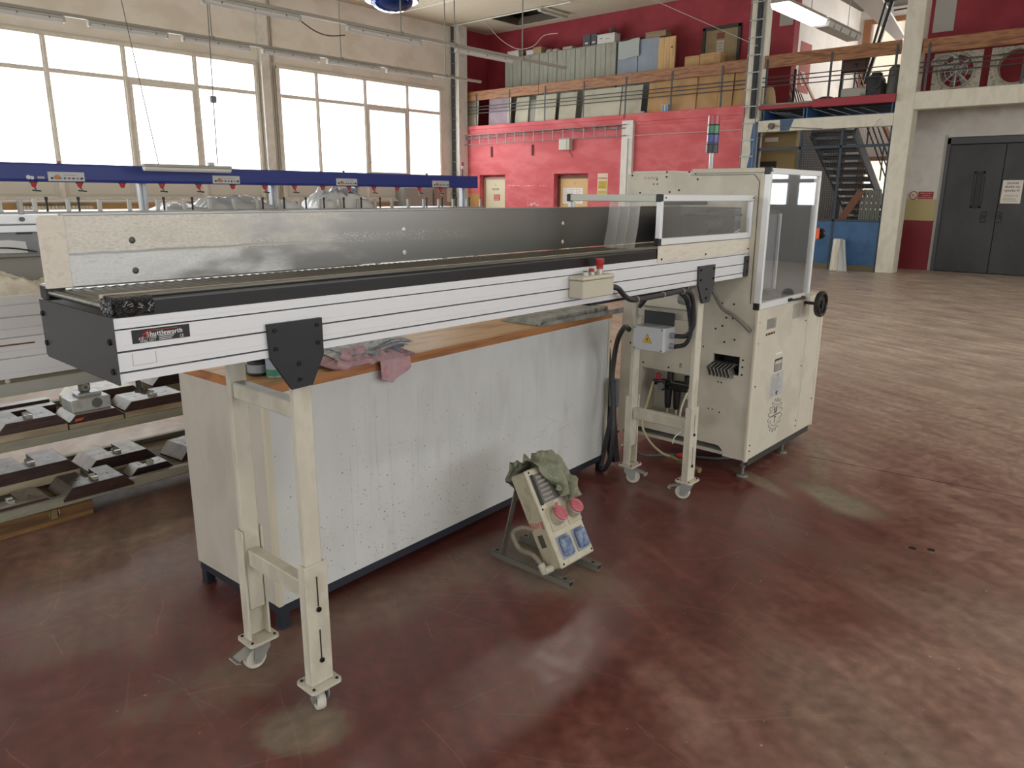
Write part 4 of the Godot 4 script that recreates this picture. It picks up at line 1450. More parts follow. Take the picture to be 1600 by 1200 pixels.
# ------------------------------------------------------------------ the box machine at the conveyor's end
func box_machine() -> void:
	var t := thing("packing_machine", "tall cream packing machine with a clear guard door and a gear emblem", "machine", Vector3(-2.15, 0, -4.4))
	var cream := machine_cream()
	var fr := mat("e0e2e3", 0.38, 0.2)
	# front plate with its openings, cut on a grid
	var zf := -3.95
	var xs := [-2.60, -2.50, -2.44, -2.25, -2.06, -1.965, -1.86, -1.80, -1.71]
	var ys := [0.11, 0.17, 0.27, 0.56, 0.605, 0.715, 1.33, 1.54, 1.725]
	var holes := [Rect2(-2.44, 0.27, 0.38, 0.29), Rect2(-1.965, 0.605, 0.165, 0.11), Rect2(-2.25, 1.33, 0.39, 0.21), Rect2(-2.50, 0.0, 0.64, 0.17)]
	var b := MB.new()
	for i in xs.size() - 1:
		for j in ys.size() - 1:
			var mid := Vector2((xs[i] + xs[i + 1]) / 2, (ys[j] + ys[j + 1]) / 2)
			if holes.any(func(r): return r.has_point(mid)): continue
			if mid.x > -1.71 - 0.02 and mid.y > 1.0: continue
			b.box(Vector3(xs[i], ys[j], zf - 0.02), Vector3(xs[i + 1], ys[j + 1], zf))
	for s in [[-1.86, -1], [-2.50, 1]]:
		var pg := PackedVector2Array([Vector2(s[0], 0.17)])
		for k in 7: pg.append(Vector2(s[0] + s[1] * (0.05 - 0.05 * sin(PI / 2 * k / 6)), 0.17 - (0.05 - 0.05 * cos(PI / 2 * k / 6))))
		b.prism(pg, 0.02, Transform3D(Basis(), Vector3(0, 0, zf - 0.02)))
	var plate := obj("front_plate", b, cream, t)
	for p in [[-2.57, 1.715], [-2.335, 1.732], [-2.335, 1.705], [-2.19, 1.73], [-2.135, 1.69], [-2.25, 1.63], [-2.51, 1.615], [-2.31, 1.62], [-1.86, 1.01], [-1.86, 0.93], [-1.90, 0.93], [-1.96, 0.86], [-2.15, 0.99], [-1.84, 0.81], [-1.90, 0.79], [-2.43, 0.59], [-2.25, 0.585], [-1.78, 0.70], [-1.78, 0.66], [-1.78, 0.615], [-2.08, 0.93], [-1.92, 0.88], [-2.53, 0.7], [-2.53, 0.3]]:
		screw(plate, Vector3(p[0], p[1], zf), Vector3.BACK, 0.0055)
	b = MB.new()
	var rs := RandomNumberGenerator.new()
	rs.seed = 8
	for p in [[-2.42, 1.665], [-2.395, 1.665], [-2.40, 1.69], [-2.15, 1.72], [-2.06, 0.745], [-2.03, 0.745], [-1.97, 0.38], [-1.945, 0.38], [-1.90, 0.37], [-1.90, 0.55], [-1.92, 0.551], [-1.93, 1.01]]:
		b.lathe([Vector2(0.005, 0.0), Vector2(0.004, 0.0006), Vector2(0, 0.0006)], 8, Transform3D(Basis(Vector3.RIGHT, PI / 2), Vector3(p[0], p[1], zf)))
	obj("hole", b, mat("201d18", 0.9), plate)
	words(plate, "handwriting", "P2 P4 P6 P8", 0.013, mat("8e2f2c", 0.7), Transform3D(Basis(), Vector3(-2.44, 1.698, zf)))
	words(plate, "lettering", "AS", 0.018, mat("1f1d1a", 0.7), Transform3D(Basis(Vector3.BACK, -PI / 2), Vector3(-2.17, 0.61, zf)), true)
	# seam of the upper cover
	b = MB.new()
	b.bar(Vector3(-2.18, 1.712, zf + 0.001), Vector3(-1.80, 1.712, zf + 0.001), 0.003, 0.002)
	b.bar(Vector3(-1.80, 1.712, zf + 0.001), Vector3(-1.77, 1.675, zf + 0.001), 0.003, 0.002)
	b.bar(Vector3(-1.77, 1.675, zf + 0.001), Vector3(-1.765, 1.02, zf + 0.001), 0.004, 0.002)
	obj("seam", b, mat("26231e", 0.9), plate)
	# recess of the air unit
	b = MB.new()
	b.box(Vector3(-2.47, 0.25, -4.14), Vector3(-2.04, 0.58, -4.12))
	b.box(Vector3(-2.47, 0.25, -4.12), Vector3(-2.44, 0.58, zf - 0.02))
	b.box(Vector3(-2.06, 0.25, -4.12), Vector3(-2.04, 0.58, zf - 0.02))
	b.box(Vector3(-2.44, 0.56, -4.12), Vector3(-2.06, 0.58, zf - 0.02))
	b.box(Vector3(-2.44, 0.25, -4.12), Vector3(-2.06, 0.27, zf - 0.02))
	obj("recess", b, cream, t)
	air_unit(t)
	b = MB.new()
	b.box(Vector3(-1.99, 0.60, -4.12), Vector3(-1.78, 0.73, -4.10))
	b.box(Vector3(-1.99, 0.60, -4.10), Vector3(-1.965, 0.73, zf - 0.02))
	b.box(Vector3(-1.80, 0.60, -4.10), Vector3(-1.78, 0.73, zf - 0.02))
	b.box(Vector3(-1.965, 0.715, -4.10), Vector3(-1.80, 0.73, zf - 0.02))
	b.box(Vector3(-1.965, 0.59, -4.10), Vector3(-1.80, 0.605, zf - 0.02))
	obj("slot_box", b, mat("1f1f1f", 0.8), t)
	for k in 7:
		b = MB.new()
		var x := -1.985 + 0.0225 * k
		b.prism(PackedVector2Array([Vector2(0.034, 0.0), Vector2(0.036, -0.003), Vector2(0.005, -0.034), Vector2(0.026, -0.082), Vector2(0.022, -0.084), Vector2(0.0, -0.034)]), 0.07, Transform3D(Basis(), Vector3(x, 0.672, zf - 0.03)))
		obj("metal_flag", b, mat("a3a29d", 0.3, 0.6), t)
	# body
	b = MB.new()
	b.box(Vector3(-2.58, 0.985, -4.92), Vector3(-1.73, 1.0, zf - 0.02), 0.002)
	b.box(Vector3(-2.60, 0.11, -4.92), Vector3(-2.58, 1.0, zf - 0.02), 0.002)
	b.box(Vector3(-2.60, 0.11, -4.94), Vector3(-1.71, 1.0, -4.92), 0.002)
	b.box(Vector3(-2.58, 0.11, -4.92), Vector3(-1.73, 0.13, zf - 0.02))
	obj("body", b, cream, t)
	b = MB.new()
	b.box(Vector3(-1.735, 0.075, -4.90), Vector3(-1.715, 0.112, zf - 0.03))
	b.box(Vector3(-2.58, 0.075, -4.92), Vector3(-1.735, 0.11, -4.88))
	obj("base_rail", b, mat("3a3934", 0.7), t)
	b = MB.new()
	b.box(Vector3(-1.735, 0.112, -3.953), Vector3(-1.714, 0.99, -4.685), 0.003)
	var p1 := obj("side_panel", b, cream, t)
	b = MB.new()
	b.box(Vector3(-1.735, 0.112, -4.692), Vector3(-1.714, 1.0, -4.925), 0.003)
	var p2 := obj("side_panel", b, cream, t)
	boxes("edge_trim", [[Vector3(-1.72, 0.11, -3.9285), Vector3(-1.705, 0.99, -3.952)], [Vector3(-1.72, 0.11, -4.928), Vector3(-1.708, 0.94, -4.945)]], mat("d2cab5", 0.5), t, 0.002)
	for p in [[0.92, -3.975], [0.80, -3.975], [0.55, -3.99], [0.20, -3.985], [0.165, -3.985], [0.20, -4.66], [0.165, -4.66], [0.56, -4.66], [0.85, -4.66], [0.95, -4.62]]:
		screw(p1, Vector3(-1.714, p[0], p[1]), Vector3.RIGHT, 0.005)
	for p in [[0.30, -4.9], [0.9, -4.9]]: screw(p2, Vector3(-1.714, p[0], p[1]), Vector3.RIGHT, 0.005)
	# labels on the side panel
	b = MB.new()
	b.box(Vector3(-1.714, 0.865, -4.075), Vector3(-1.7132, 0.925, -4.205))
	obj("rating_label", b, mat("9e9b94", 0.4, 0.3), p1)
	for k in 6:
		b = MB.new()
		b.box(Vector3(-1.7132, 0.872 + 0.009 * k, -4.085), Vector3(-1.7129, 0.875 + 0.009 * k, -4.19 + 0.012 * (k % 3)))
		obj("print_line", b, mat("6d6b66", 0.6), p1)
	b = MB.new()
	b.box(Vector3(-1.714, 0.83, -4.075), Vector3(-1.7132, 0.843, -4.20))
	obj("warning_strip", b, mat("2a2820", 0.5), p1)
	for k in 3:
		b = MB.new()
		b.prism(PackedVector2Array([Vector2(-0.007, -0.0045), Vector2(0.007, -0.0045), Vector2(0, 0.006)]), 0.0006, Transform3D(FACE_X, Vector3(-1.7132, 0.836, -4.10 - 0.037 * k)))
		obj("warning_sign", b, mat("d8b93a", 0.5), p1)
	b = MB.new()
	b.box(Vector3(-1.714, 0.695, -4.245), Vector3(-1.713, 0.705, -4.33))
	obj("tape_rest", b, mat("eceae4", 0.5), p1)
	b = MB.new()
	b.box(Vector3(-1.714, 0.592, -4.238), Vector3(-1.7132, 0.668, -4.348))
	var bl := obj("type_plate", b, mat("2c2d33", 0.4), p1)
	b = MB.new()
	b.box(Vector3(-1.7132, 0.632, -4.246), Vector3(-1.7128, 0.656, -4.34))
	for k in 3: b.box(Vector3(-1.7132, 0.598 + 0.011 * k, -4.246), Vector3(-1.7128, 0.604 + 0.011 * k, -4.34))
	obj("print_field", b, mat("b9b7b0", 0.5), bl)
	b = MB.new()
	b.box(Vector3(-1.714, 0.435, -4.205), Vector3(-1.7132, 0.58, -4.385))
	var rl := obj("delivery_label", b, mat("b3b4b4", 0.5), p1)
	for k in 8:
		b = MB.new()
		b.box(Vector3(-1.7132, 0.478 + 0.0105 * k, -4.215 - 0.005 * (k % 3)), Vector3(-1.7128, 0.4805 + 0.0105 * k, -4.36 + 0.013 * ((k * 5) % 4)))
		obj("print_line", b, mat("8b8d8e", 0.6), rl)
	words(rl, "lettering", "CE", 0.018, mat("77797a", 0.6), Transform3D(FACE_X, Vector3(-1.7128, 0.455, -4.235)))
	b = MB.new()
	b.prism(PackedVector2Array([Vector2(-0.02, 0.012), Vector2(-0.006, -0.014), Vector2(0.004, -0.016), Vector2(0.012, 0.0), Vector2(0.02, 0.014), Vector2(0.008, 0.008), Vector2(0, 0.014), Vector2(-0.008, 0.006)]), 0.0006, Transform3D(FACE_X, Vector3(-1.713, 0.455, -4.305)))
	obj("crest_mark", b, mat("3a3b3c", 0.6), rl)
	b = MB.new()
	b.box(Vector3(-1.7132, 0.56, -4.295), Vector3(-1.7128, 0.57, -4.31))
	obj("seal_mark", b, mat("8f3f3d", 0.6), rl)
	b = MB.new()
	b.box(Vector3(-1.714, 0.885, -4.44), Vector3(-1.7132, 0.97, -4.55))
	obj("rating_label", b, mat("b0ada4", 0.4, 0.3), p1)
	# gear emblem
	var ink := mat("22211f", 0.6)
	var gc := Vector3(-1.714, 0.312, -4.318)
	b = MB.new()
	var ring := PackedVector2Array()
	var teeth := 16
	for k in teeth:
		for q in [[0.0, 0.084], [0.22, 0.087], [0.30, 0.105], [0.62, 0.105], [0.70, 0.087], [1.0, 0.084]]:
			var a: float = TAU * (k + q[0]) / teeth
			ring.append(Vector2(cos(a), sin(a)) * q[1])
	for i in ring.size():
		var p := ring[i]
		var q := ring[(i + 1) % ring.size()]
		if p.distance_to(q) < 0.0005: continue
		if (i % 6) in [0, 4, 5] and (i / 6) % 2 == 1 and (i % 6) == 5: continue
		b.bar(gc + Vector3(0.0003, p.y, -p.x), gc + Vector3(0.0003, q.y, -q.x), 0.0006, 0.003)
	for k in 40:
		var a := TAU * k / 40
		var c := TAU * (k + 1) / 40
		if absf(sin((a + c) / 2)) < 0.35: continue
		b.bar(gc + Vector3(0.0003, 0.068 * sin(a), -0.068 * cos(a)), gc + Vector3(0.0003, 0.068 * sin(c), -0.068 * cos(c)), 0.0006, 0.0032)
	b.bar(gc + Vector3(0.0003, 0, 0.074), gc + Vector3(0.0003, 0, -0.074), 0.0006, 0.006)
	obj("gear_emblem", b, ink, p1)
	words(p1, "lettering", "M", 0.044, ink, Transform3D(FACE_X, gc + Vector3(0, 0.031, 0)), true)
	words(p1, "lettering", "T", 0.044, ink, Transform3D(FACE_X, gc + Vector3(0, -0.031, 0)), true)
	# adjustable feet
	for p in [[-1.745, -3.99], [-1.745, -4.56], [-2.55, -3.99], [-2.55, -4.88]]:
		b = MB.new()
		b.lathe([Vector2(0, 0), Vector2(0.034, 0), Vector2(0.036, 0.006), Vector2(0.030, 0.014), Vector2(0.012, 0.020), Vector2(0.009, 0.022), Vector2(0.009, 0.055), Vector2(0.015, 0.058), Vector2(0.016, 0.072), Vector2(0.010, 0.078), Vector2(0.010, 0.115)], 14, Transform3D(Basis(), Vector3(p[0], 0, p[1])))
		obj("foot", b, mat("7b7a74", 0.45, 0.5), t)
	# guard door: frame, corner blocks, clear panes
	var g0 := -3.945
	var g1 := -4.665
	b = MB.new()
	b.box(Vector3(-1.742, 1.715, g0 - 0.02), Vector3(-1.708, 1.745, g1), 0.002)
	b.box(Vector3(-1.742, 0.992, g0 - 0.02), Vector3(-1.708, 1.027, g1), 0.002)
	b.box(Vector3(-1.742, 1.027, g0), Vector3(-1.708, 1.715, g0 - 0.022), 0.002)
	b.box(Vector3(-1.742, 1.027, g1 + 0.025), Vector3(-1.708, 1.715, g1), 0.002)
	var door := obj("guard_door", b, fr, t)
	b = MB.new()
	b.box(Vector3(-2.17, 1.722, g0 - 0.03), Vector3(-1.742, 1.746, g0 + 0.002), 0.002)
	b.box(Vector3(-1.762, 1.03, g0 - 0.03), Vector3(-1.742, 1.72, g0 + 0.001), 0.002)
	obj("corner_post", b, mat("bdb6a4", 0.45, 0.2), door)
	boxes("corner_block", [[Vector3(-1.746, 1.712, g0 - 0.018), Vector3(-1.712, 1.748, g0 + 0.004)], [Vector3(-1.746, 0.990, g0 - 0.018), Vector3(-1.712, 1.028, g0 + 0.004)]], mat("151517", 0.4), door, 0.003)
	b = MB.new()
	b.box(Vector3(-1.722, 1.02, g0 - 0.015), Vector3(-1.718, 1.72, g1 + 0.015))
	obj("door_pane", b, glass(0.05, Color(0.72, 0.74, 0.76)), door)
	b = MB.new()
	b.tube(smooth([Vector3(-1.712, 1.012, -4.36), Vector3(-1.688, 1.010, -4.37), Vector3(-1.684, 1.010, -4.46), Vector3(-1.684, 1.010, -4.53), Vector3(-1.708, 1.012, -4.54)], 4), 0.006, 6)
	b.box(Vector3(-1.708, 1.0, -4.33), Vector3(-1.70, 1.02, -4.38), 0.002)
	obj("door_handle", b, mat("1b1b1c", 0.4), door)
	screw(door, Vector3(-1.708, 1.73, -3.965), Vector3.RIGHT, 0.003)
	b = MB.new()
	b.box(Vector3(-2.58, 1.725, g1), Vector3(-2.30, 1.740, zf - 0.021), 0.002)
	obj("top_cover", b, cream, t)
	b = MB.new()
	b.box(Vector3(-2.60, 1.0, -4.69), Vector3(-1.74, 1.74, -4.675), 0.002)
	obj("rear_plate", b, mat("6d6a63", 0.5), t)
	# what stands behind the pane
	var grey := mat("6c6e70", 0.45, 0.3)
	b = MB.new()
	b.box(Vector3(-2.3, 1.0, -4.66), Vector3(-2.26, 1.70, -3.98))
	obj("back_panel", b, mat("5a5d63", 0.5), t)
	b = MB.new()
	b.box(Vector3(-2.02, 1.0, -4.32), Vector3(-1.86, 1.50, -4.44), 0.006)
	b.box(Vector3(-1.86, 1.02, -4.435), Vector3(-1.853, 1.49, -4.445))
	obj("column", b, mat("808285", 0.4, 0.3), t)
	b = MB.new()
	b.box(Vector3(-1.859, 1.0, -4.446), Vector3(-1.84, 1.50, -4.456), 0.002)
	obj("angle_strip", b, mat("d8d9da", 0.4, 0.3), t)
	b = MB.new()
	var arc := PackedVector2Array()
	for k in 15: arc.append(Vector2(4.20 + 0.10 * sin(PI / 2 * k / 14), 1.27 + 0.13 * cos(PI / 2 * k / 14)))
	arc.append_array([Vector2(4.28, 1.12), Vector2(4.18, 1.03), Vector2(3.99, 1.03), Vector2(3.99, 1.40)])
	b.prism(arc, 0.02, Transform3D(FACE_X, Vector3(-1.98, 0, 0)))
	obj("cam_guard", b, mat("97999c", 0.45, 0.1), t)
	b = MB.new()
	b.tube(smooth([Vector3(-1.94, 1.40, -4.05), Vector3(-1.93, 1.42, -4.16), Vector3(-1.93, 1.37, -4.27), Vector3(-1.93, 1.25, -4.315), Vector3(-1.93, 1.12, -4.31)], 6), 0.004, 5)
	obj("chain_tube", b, mat("b5b6b6", 0.3, 0.5), t)
	b = MB.new()
	b.lathe([Vector2(0, 0), Vector2(0.06, 0), Vector2(0.062, 0.03), Vector2(0.05, 0.06), Vector2(0, 0.062)], 16, Transform3D(Basis(), Vector3(-1.84, 1.0, -4.36)))
	b.cyl(Vector3(-2.1, 1.25, -4.02), Vector3(-1.95, 1.25, -4.02), 0.05, 16)
	obj("knob", b, mat("232325", 0.5), t)
	b = MB.new()
	b.box(Vector3(-2.2, 1.45, -4.2), Vector3(-1.9, 1.52, -4.6), 0.01)
	b.box(Vector3(-2.2, 1.2, -4.5), Vector3(-2.0, 1.45, -4.62), 0.01)
	obj("slide_block", b, grey, t)
	# orange switch with a knob at the back edge
	b = MB.new()
	b.box(Vector3(-1.755, 1.345, -4.69), Vector3(-1.715, 1.412, -4.745), 0.004)
	var sw := obj("switch_box", b, mat("d8551f", 0.45), t)
	b = MB.new()
	b.cyl(Vector3(-1.735, 1.375, -4.745), Vector3(-1.735, 1.375, -4.81), 0.013, 10)
	b.lathe([Vector2(0, 0), Vector2(0.026, 0.002), Vector2(0.034, 0.012), Vector2(0.030, 0.026), Vector2(0, 0.032)], 16, Transform3D(Basis(Vector3.RIGHT, -PI / 2), Vector3(-1.735, 1.375, -4.80)))
	obj("knob", b, mat("18181a", 0.35), sw)
	# hand wheel
	var wc := Vector3(-1.615, 0.968, -4.612)
	b = MB.new()
	b.cyl(Vector3(-1.714, 0.968, -4.612), Vector3(-1.60, 0.968, -4.612), 0.010, 10)
	b.cyl(Vector3(-1.65, 0.968, -4.612), Vector3(-1.60, 0.968, -4.612), 0.022, 14)
	for k in 3:
		var a := TAU * k / 3 + 0.4
		b.bar(wc + Vector3(0, 0.015 * sin(a), 0.015 * cos(a)), wc + Vector3(0, 0.066 * sin(a), 0.066 * cos(a)), 0.014, 0.02, 0.003)
	var wf := Transform3D(Basis(Vector3.BACK, -PI / 2), wc)
	b.lathe([Vector2(0.060, -0.012), Vector2(0.066, -0.017), Vector2(0.074, -0.016), Vector2(0.079, -0.008), Vector2(0.079, 0.008), Vector2(0.074, 0.016), Vector2(0.066, 0.017), Vector2(0.060, 0.012), Vector2(0.060, -0.012)], 28, wf)
	b.lathe([Vector2(0, -0.004), Vector2(0.061, -0.004), Vector2(0.061, 0.004), Vector2(0, 0.004)], 28, wf)
	obj("hand_wheel", b, mat("1b1b1d", 0.35), t)
	# signal tower
	var tx := Vector3(-2.19, 0, -4.2)
	b = MB.new()
	b.cyl(tx + Vector3(0, 1.735, 0), tx + Vector3(0, 1.845, 0), 0.013, 12)
	var pole := obj("tower_pole", b, mat("8b8d8c", 0.3, 0.7), t)
	var secs := [["tower_base", 1.845, 1.893, "2a2a2c"], ["tower_ring", 1.893, 1.903, "3c3f63"], ["blue_lens", 1.903, 1.948, "2c3278"], ["tower_ring", 1.948, 1.952, "222630"], ["green_lens", 1.952, 1.998, "1f6b3c"], ["tower_ring", 1.998, 2.002, "3a2626"], ["red_lens", 2.002, 2.052, "a02a33"]]
	for s in secs:
		b = MB.new()
		var rr := 0.034 if "lens" in s[0] else 0.036
		b.lathe([Vector2(0, s[1]), Vector2(rr, s[1]), Vector2(rr, s[2] - 0.003), Vector2(rr - 0.003, s[2]), Vector2(0, s[2])], 20, Transform3D(Basis(), tx))
		obj(s[0], b, mat(s[3], 0.28 if "lens" in s[0] else 0.4), pole)
	# grey air hose on the front plate
	b = MB.new()
	b.tube(smooth([Vector3(-1.975, 1.09, -3.90), Vector3(-1.955, 1.04, zf + 0.03), Vector3(-1.91, 0.985, zf + 0.035), Vector3(-1.85, 0.955, zf + 0.035), Vector3(-1.79, 0.915, zf + 0.03), Vector3(-1.745, 0.868, zf + 0.01)], 6), 0.011, 8)
	obj("hose", b, mat("77756d", 0.5), t)

func air_unit(t: Node3D) -> void:
	var black := mat("17181a", 0.4)
	var u := MB.new()
	u.box(Vector3(-2.31, 0.44, -3.99), Vector3(-2.26, 0.50, -3.93), 0.004)
	u.box(Vector3(-2.23, 0.45, -4.0), Vector3(-2.10, 0.50, -3.94), 0.006)
	u.cyl(Vector3(-2.36, 0.475, -3.97), Vector3(-2.08, 0.475, -3.97), 0.018, 12)
	u.cyl(Vector3(-2.245, 0.5, -3.97), Vector3(-2.245, 0.555, -3.97), 0.02, 12)
	u.cyl(Vector3(-2.13, 0.5, -3.97), Vector3(-2.13, 0.545, -3.97), 0.018, 12)
	for x in [-2.245, -2.185]: u.lathe([Vector2(0, 0.33), Vector2(0.016, 0.332), Vector2(0.020, 0.36), Vector2(0.024, 0.45), Vector2(0, 0.45)], 14, Transform3D(Basis(), Vector3(x, 0, -3.955)))
	var a := obj("air_regulator", u, black, t)
	var b := MB.new()
	b.cyl(Vector3(-2.325, 0.5, -3.96), Vector3(-2.325, 0.535, -3.96), 0.014, 12)
	obj("button", b, mat("a92433", 0.4), a)
	b = MB.new()
	b.cyl(Vector3(-2.285, 0.468, -3.94), Vector3(-2.285, 0.468, -3.915), 0.022, 16)
	obj("gauge", b, mat("8b8d8d", 0.3, 0.4), a)
	b = MB.new()
	for x in [-2.245, -2.185]: b.cyl(Vector3(x, 0.30, -3.955), Vector3(x, 0.335, -3.955), 0.006, 8)
	b.box(Vector3(-2.115, 0.41, -3.98), Vector3(-2.085, 0.475, -3.94), 0.003)
	obj("drain_valve", b, mat("c9c4b2", 0.4), a)
	b = MB.new()
	b.tube(smooth([Vector3(-2.35, 0.48, -3.95), Vector3(-2.36, 0.40, -3.93), Vector3(-2.38, 0.28, -3.91), Vector3(-2.37, 0.20, -3.88), Vector3(-2.30, 0.12, -3.86), Vector3(-2.20, 0.075, -3.84), Vector3(-2.12, 0.07, -3.83)], 6), 0.008, 8)
	obj("air_hose", b, mat("bdb08a", 0.4), a)
	b = MB.new()
	b.tube(smooth([Vector3(-2.11, 0.45, -3.94), Vector3(-2.125, 0.36, -3.91), Vector3(-2.115, 0.28, -3.88), Vector3(-2.07, 0.24, -3.85), Vector3(-2.05, 0.28, -3.84)], 6), 0.006, 8)
	b.tube(smooth([Vector3(-2.08, 0.24, -3.84), Vector3(-2.11, 0.20, -3.82), Vector3(-2.12, 0.16, -3.82)], 5), 0.005, 6)
	obj("air_hose", b, mat("d0ccbe", 0.4), a)
	b = MB.new()
	b.cyl(Vector3(-2.13, 0.07, -3.83), Vector3(-1.95, 0.07, -3.76), 0.014, 10)
	b.box(Vector3(-2.06, 0.055, -3.83), Vector3(-2.01, 0.09, -3.78), 0.004)
	b.cyl(Vector3(-1.95, 0.07, -3.76), Vector3(-1.89, 0.07, -3.74), 0.017, 10)
	b.cyl(Vector3(-2.0, 0.0, -3.78), Vector3(-2.0, 0.055, -3.78), 0.022, 12)
	var vb := obj("ball_valve", b, mat("8c7c54", 0.4, 0.6), a)
	b = MB.new()
	b.box(Vector3(-2.07, 0.095, -3.825), Vector3(-2.02, 0.115, -3.785), 0.005)
	obj("valve_lever", b, mat("b3222c", 0.4), vb)

# ------------------------------------------------------------------ cabinet with the worktop, and what lies on it
const CAB := Vector3(-2.31, 0, -1.29)
const CAB_TURN := 0.045

func board_tex() -> StandardMaterial3D:
	# white board with splashes of oil and thin drip marks
	var w := 1024
	var h := 400
	var n1 := noise(0.012, 31, 3)
	var n2 := noise(0.006, 35, 3)
	var img := Image.create(w, h, false, Image.FORMAT_RGB8)
	var px := PackedByteArray()
	px.resize(w * h * 3)
	for y in h:
		for x in w:
			var v := 1.0 + 0.03 * n1.get_noise_2d(x, y * 0.4) 
			var d := 0.035 * smoothstep(0.2, 0.6, n2.get_noise_2d(x * 1.4, y * 0.5))
			var i := (y * w + x) * 3
			px[i] = clampi(int(205 * v * (1 - d)), 0, 255)
			px[i + 1] = clampi(int(206 * v * (1 - d * 1.05)), 0, 255)
			px[i + 2] = clampi(int(203 * v * (1 - d * 1.3)), 0, 255)
	img = Image.create_from_data(w, h, false, Image.FORMAT_RGB8, px)
	var r := RandomNumberGenerator.new()
	r.seed = 17
	for k in 620:
		var cx := r.randf() * w
		var cy := h * (0.15 + 0.85 * sqrt(r.randf()))
		if r.randf() < 0.6: cx = fmod(absf(r.randfn(0.28 * w, 0.16 * w)), w)
		var s := 1 if r.randf() < 0.8 else 2
		var c := Color8(96, 88, 70).lerp(Color8(140, 134, 118), r.randf())
		img.fill_rect(Rect2i(int(cx), int(cy), s, s + (1 if r.randf() < 0.4 else 0)), c)
	for k in 24:
		var cx := int(r.randf() * w) if k > 9 else int(r.randfn(0.24 * w, 0.08 * w))
		var y0 := int(r.randf() * h * 0.5)
		var l := int(r.randf_range(0.15, 0.6) * h)
		for y in range(y0, mini(h, y0 + l)):
			if cx < 0 or cx >= w: continue
			img.set_pixel(cx, y, img.get_pixel(cx, y).lerp(Color8(150, 138, 104), 0.22))
	for k in 14:
		var p := Vector2(r.randf_range(0.5, 0.95) * w, r.randf_range(0.55, 0.9) * h)
		var a := r.randf_range(-0.5, 0.9)
		for q in int(r.randf_range(10, 60)):
			p += Vector2(cos(a), -sin(a))
			if p.x < w - 1 and p.y < h - 1 and p.y > 0: img.set_pixel(int(p.x), int(p.y), img.get_pixel(int(p.x), int(p.y)).lerp(Color8(120, 116, 108), 0.4))
	var m := StandardMaterial3D.new()
	m.albedo_texture = ImageTexture.create_from_image(img)
	m.roughness = 0.42
	return m

func cabinet() -> void:
	var t := thing("cabinet", "long white cabinet with a wooden worktop and splashed front, under the conveyor", "cabinet", CAB, "", CAB_TURN)
	# own axes: front face x = 0, length towards -z
	var L := 2.26
	var W := 0.585
	var end := mottled("cabinet end", ["b7b0a4", "c2bcb0", "bdb6aa"], Vector3(0.5, 1.0, 0.5), 0.5)
	var b := MB.new()
	b.box(Vector3(-W, 0.10, -0.018), Vector3(-0.0, 0.918, 0.0), 0.001)
	obj("end_panel", b, end, t, true)
	b = MB.new()
	b.box(Vector3(-W, 0.10, -L), Vector3(0.0, 0.918, -L + 0.018), 0.001)
	obj("end_panel", b, end, t, true)
	b = MB.new()
	b.box(Vector3(-0.018, 0.10, -L + 0.019), Vector3(-0.003, 0.918, -0.019))
	var fp := obj("front_panel", b, mat("c9c9c5", 0.45), t, true)
	b = MB.new()
	b.quv(Vector3(-0.0026, 0.101, -0.02), Vector3(-0.0026, 0.101, -L + 0.02), Vector3(-0.0026, 0.917, -L + 0.02), Vector3(-0.0026, 0.917, -0.02))
	obj("splashed_face", b, board_tex(), fp, true)
	boxes("edge_band", [[Vector3(-0.020, 0.10, -0.0185), Vector3(0.0008, 0.918, 0.0006)], [Vector3(-0.018, 0.10, -L - 0.0005), Vector3(0.0008, 0.918, -L + 0.019)]], mat("cdc6b0", 0.5), t, 0.0, true)
	b = MB.new()
	b.box(Vector3(-W, 0.10, -L + 0.018), Vector3(-W + 0.016, 0.918, -0.018))
	b.box(Vector3(-W + 0.016, 0.10, -L + 0.018), Vector3(-0.018, 0.116, -0.018))
	obj("carcass", b, end, t, true)
	# steel base
	var navy := mat("2b303a", 0.5, 0.2)
	b = MB.new()
	b.box(Vector3(-0.04, 0.062, -L + 0.005), Vector3(-0.004, 0.10, -0.005), 0.002)
	b.box(Vector3(-W + 0.004, 0.062, -L + 0.005), Vector3(-W + 0.04, 0.10, -0.005), 0.002)
	b.box(Vector3(-W + 0.04, 0.062, -0.041), Vector3(-0.04, 0.10, -0.005), 0.002)
	b.box(Vector3(-W + 0.04, 0.062, -L + 0.005), Vector3(-0.04, 0.10, -L + 0.041), 0.002)
	obj("base_frame", b, navy, t, true)
	for x in [-0.024, -W + 0.024]:
		for z in [-0.026, -L + 0.026]:
			b = MB.new()
			b.box(Vector3(x - 0.019, 0.006, z - 0.019), Vector3(x + 0.019, 0.065, z + 0.019), 0.002)
			b.box(Vector3(x - 0.022, 0.0, z - 0.022), Vector3(x + 0.022, 0.007, z + 0.022), 0.002)
			obj("leg", b, navy, t, true)
	# worktop
	b = MB.new()
	b.box(Vector3(-W - 0.01, 0.918, -L - 0.005), Vector3(0.006, 0.955, 0.006), 0.002)
	var top := obj("worktop", b, grain("worktop wood", ["9a7448", "b78f5c", "c39a66", "ab8352"], Vector3(0.5, 0.5, 4.0), 0.45), t, true)
	boxes("edge_band", [[Vector3(0.006, 0.919, -L - 0.004), Vector3(0.0072, 0.954, 0.005)], [Vector3(-W - 0.009, 0.919, 0.006), Vector3(0.0065, 0.954, 0.0072)]], grain("edge wood", ["8d5a32", "a87041", "b27845"], Vector3(0.5, 0.2, 2.0), 0.5), top, 0.0, true)

# wood whose grain runs along the axis with the largest number
func grain(key: String, cols: Array, size: Vector3, rough := 0.6) -> StandardMaterial3D:
	return mottled(key, cols, size * 0.35, rough, 0.0, 5)

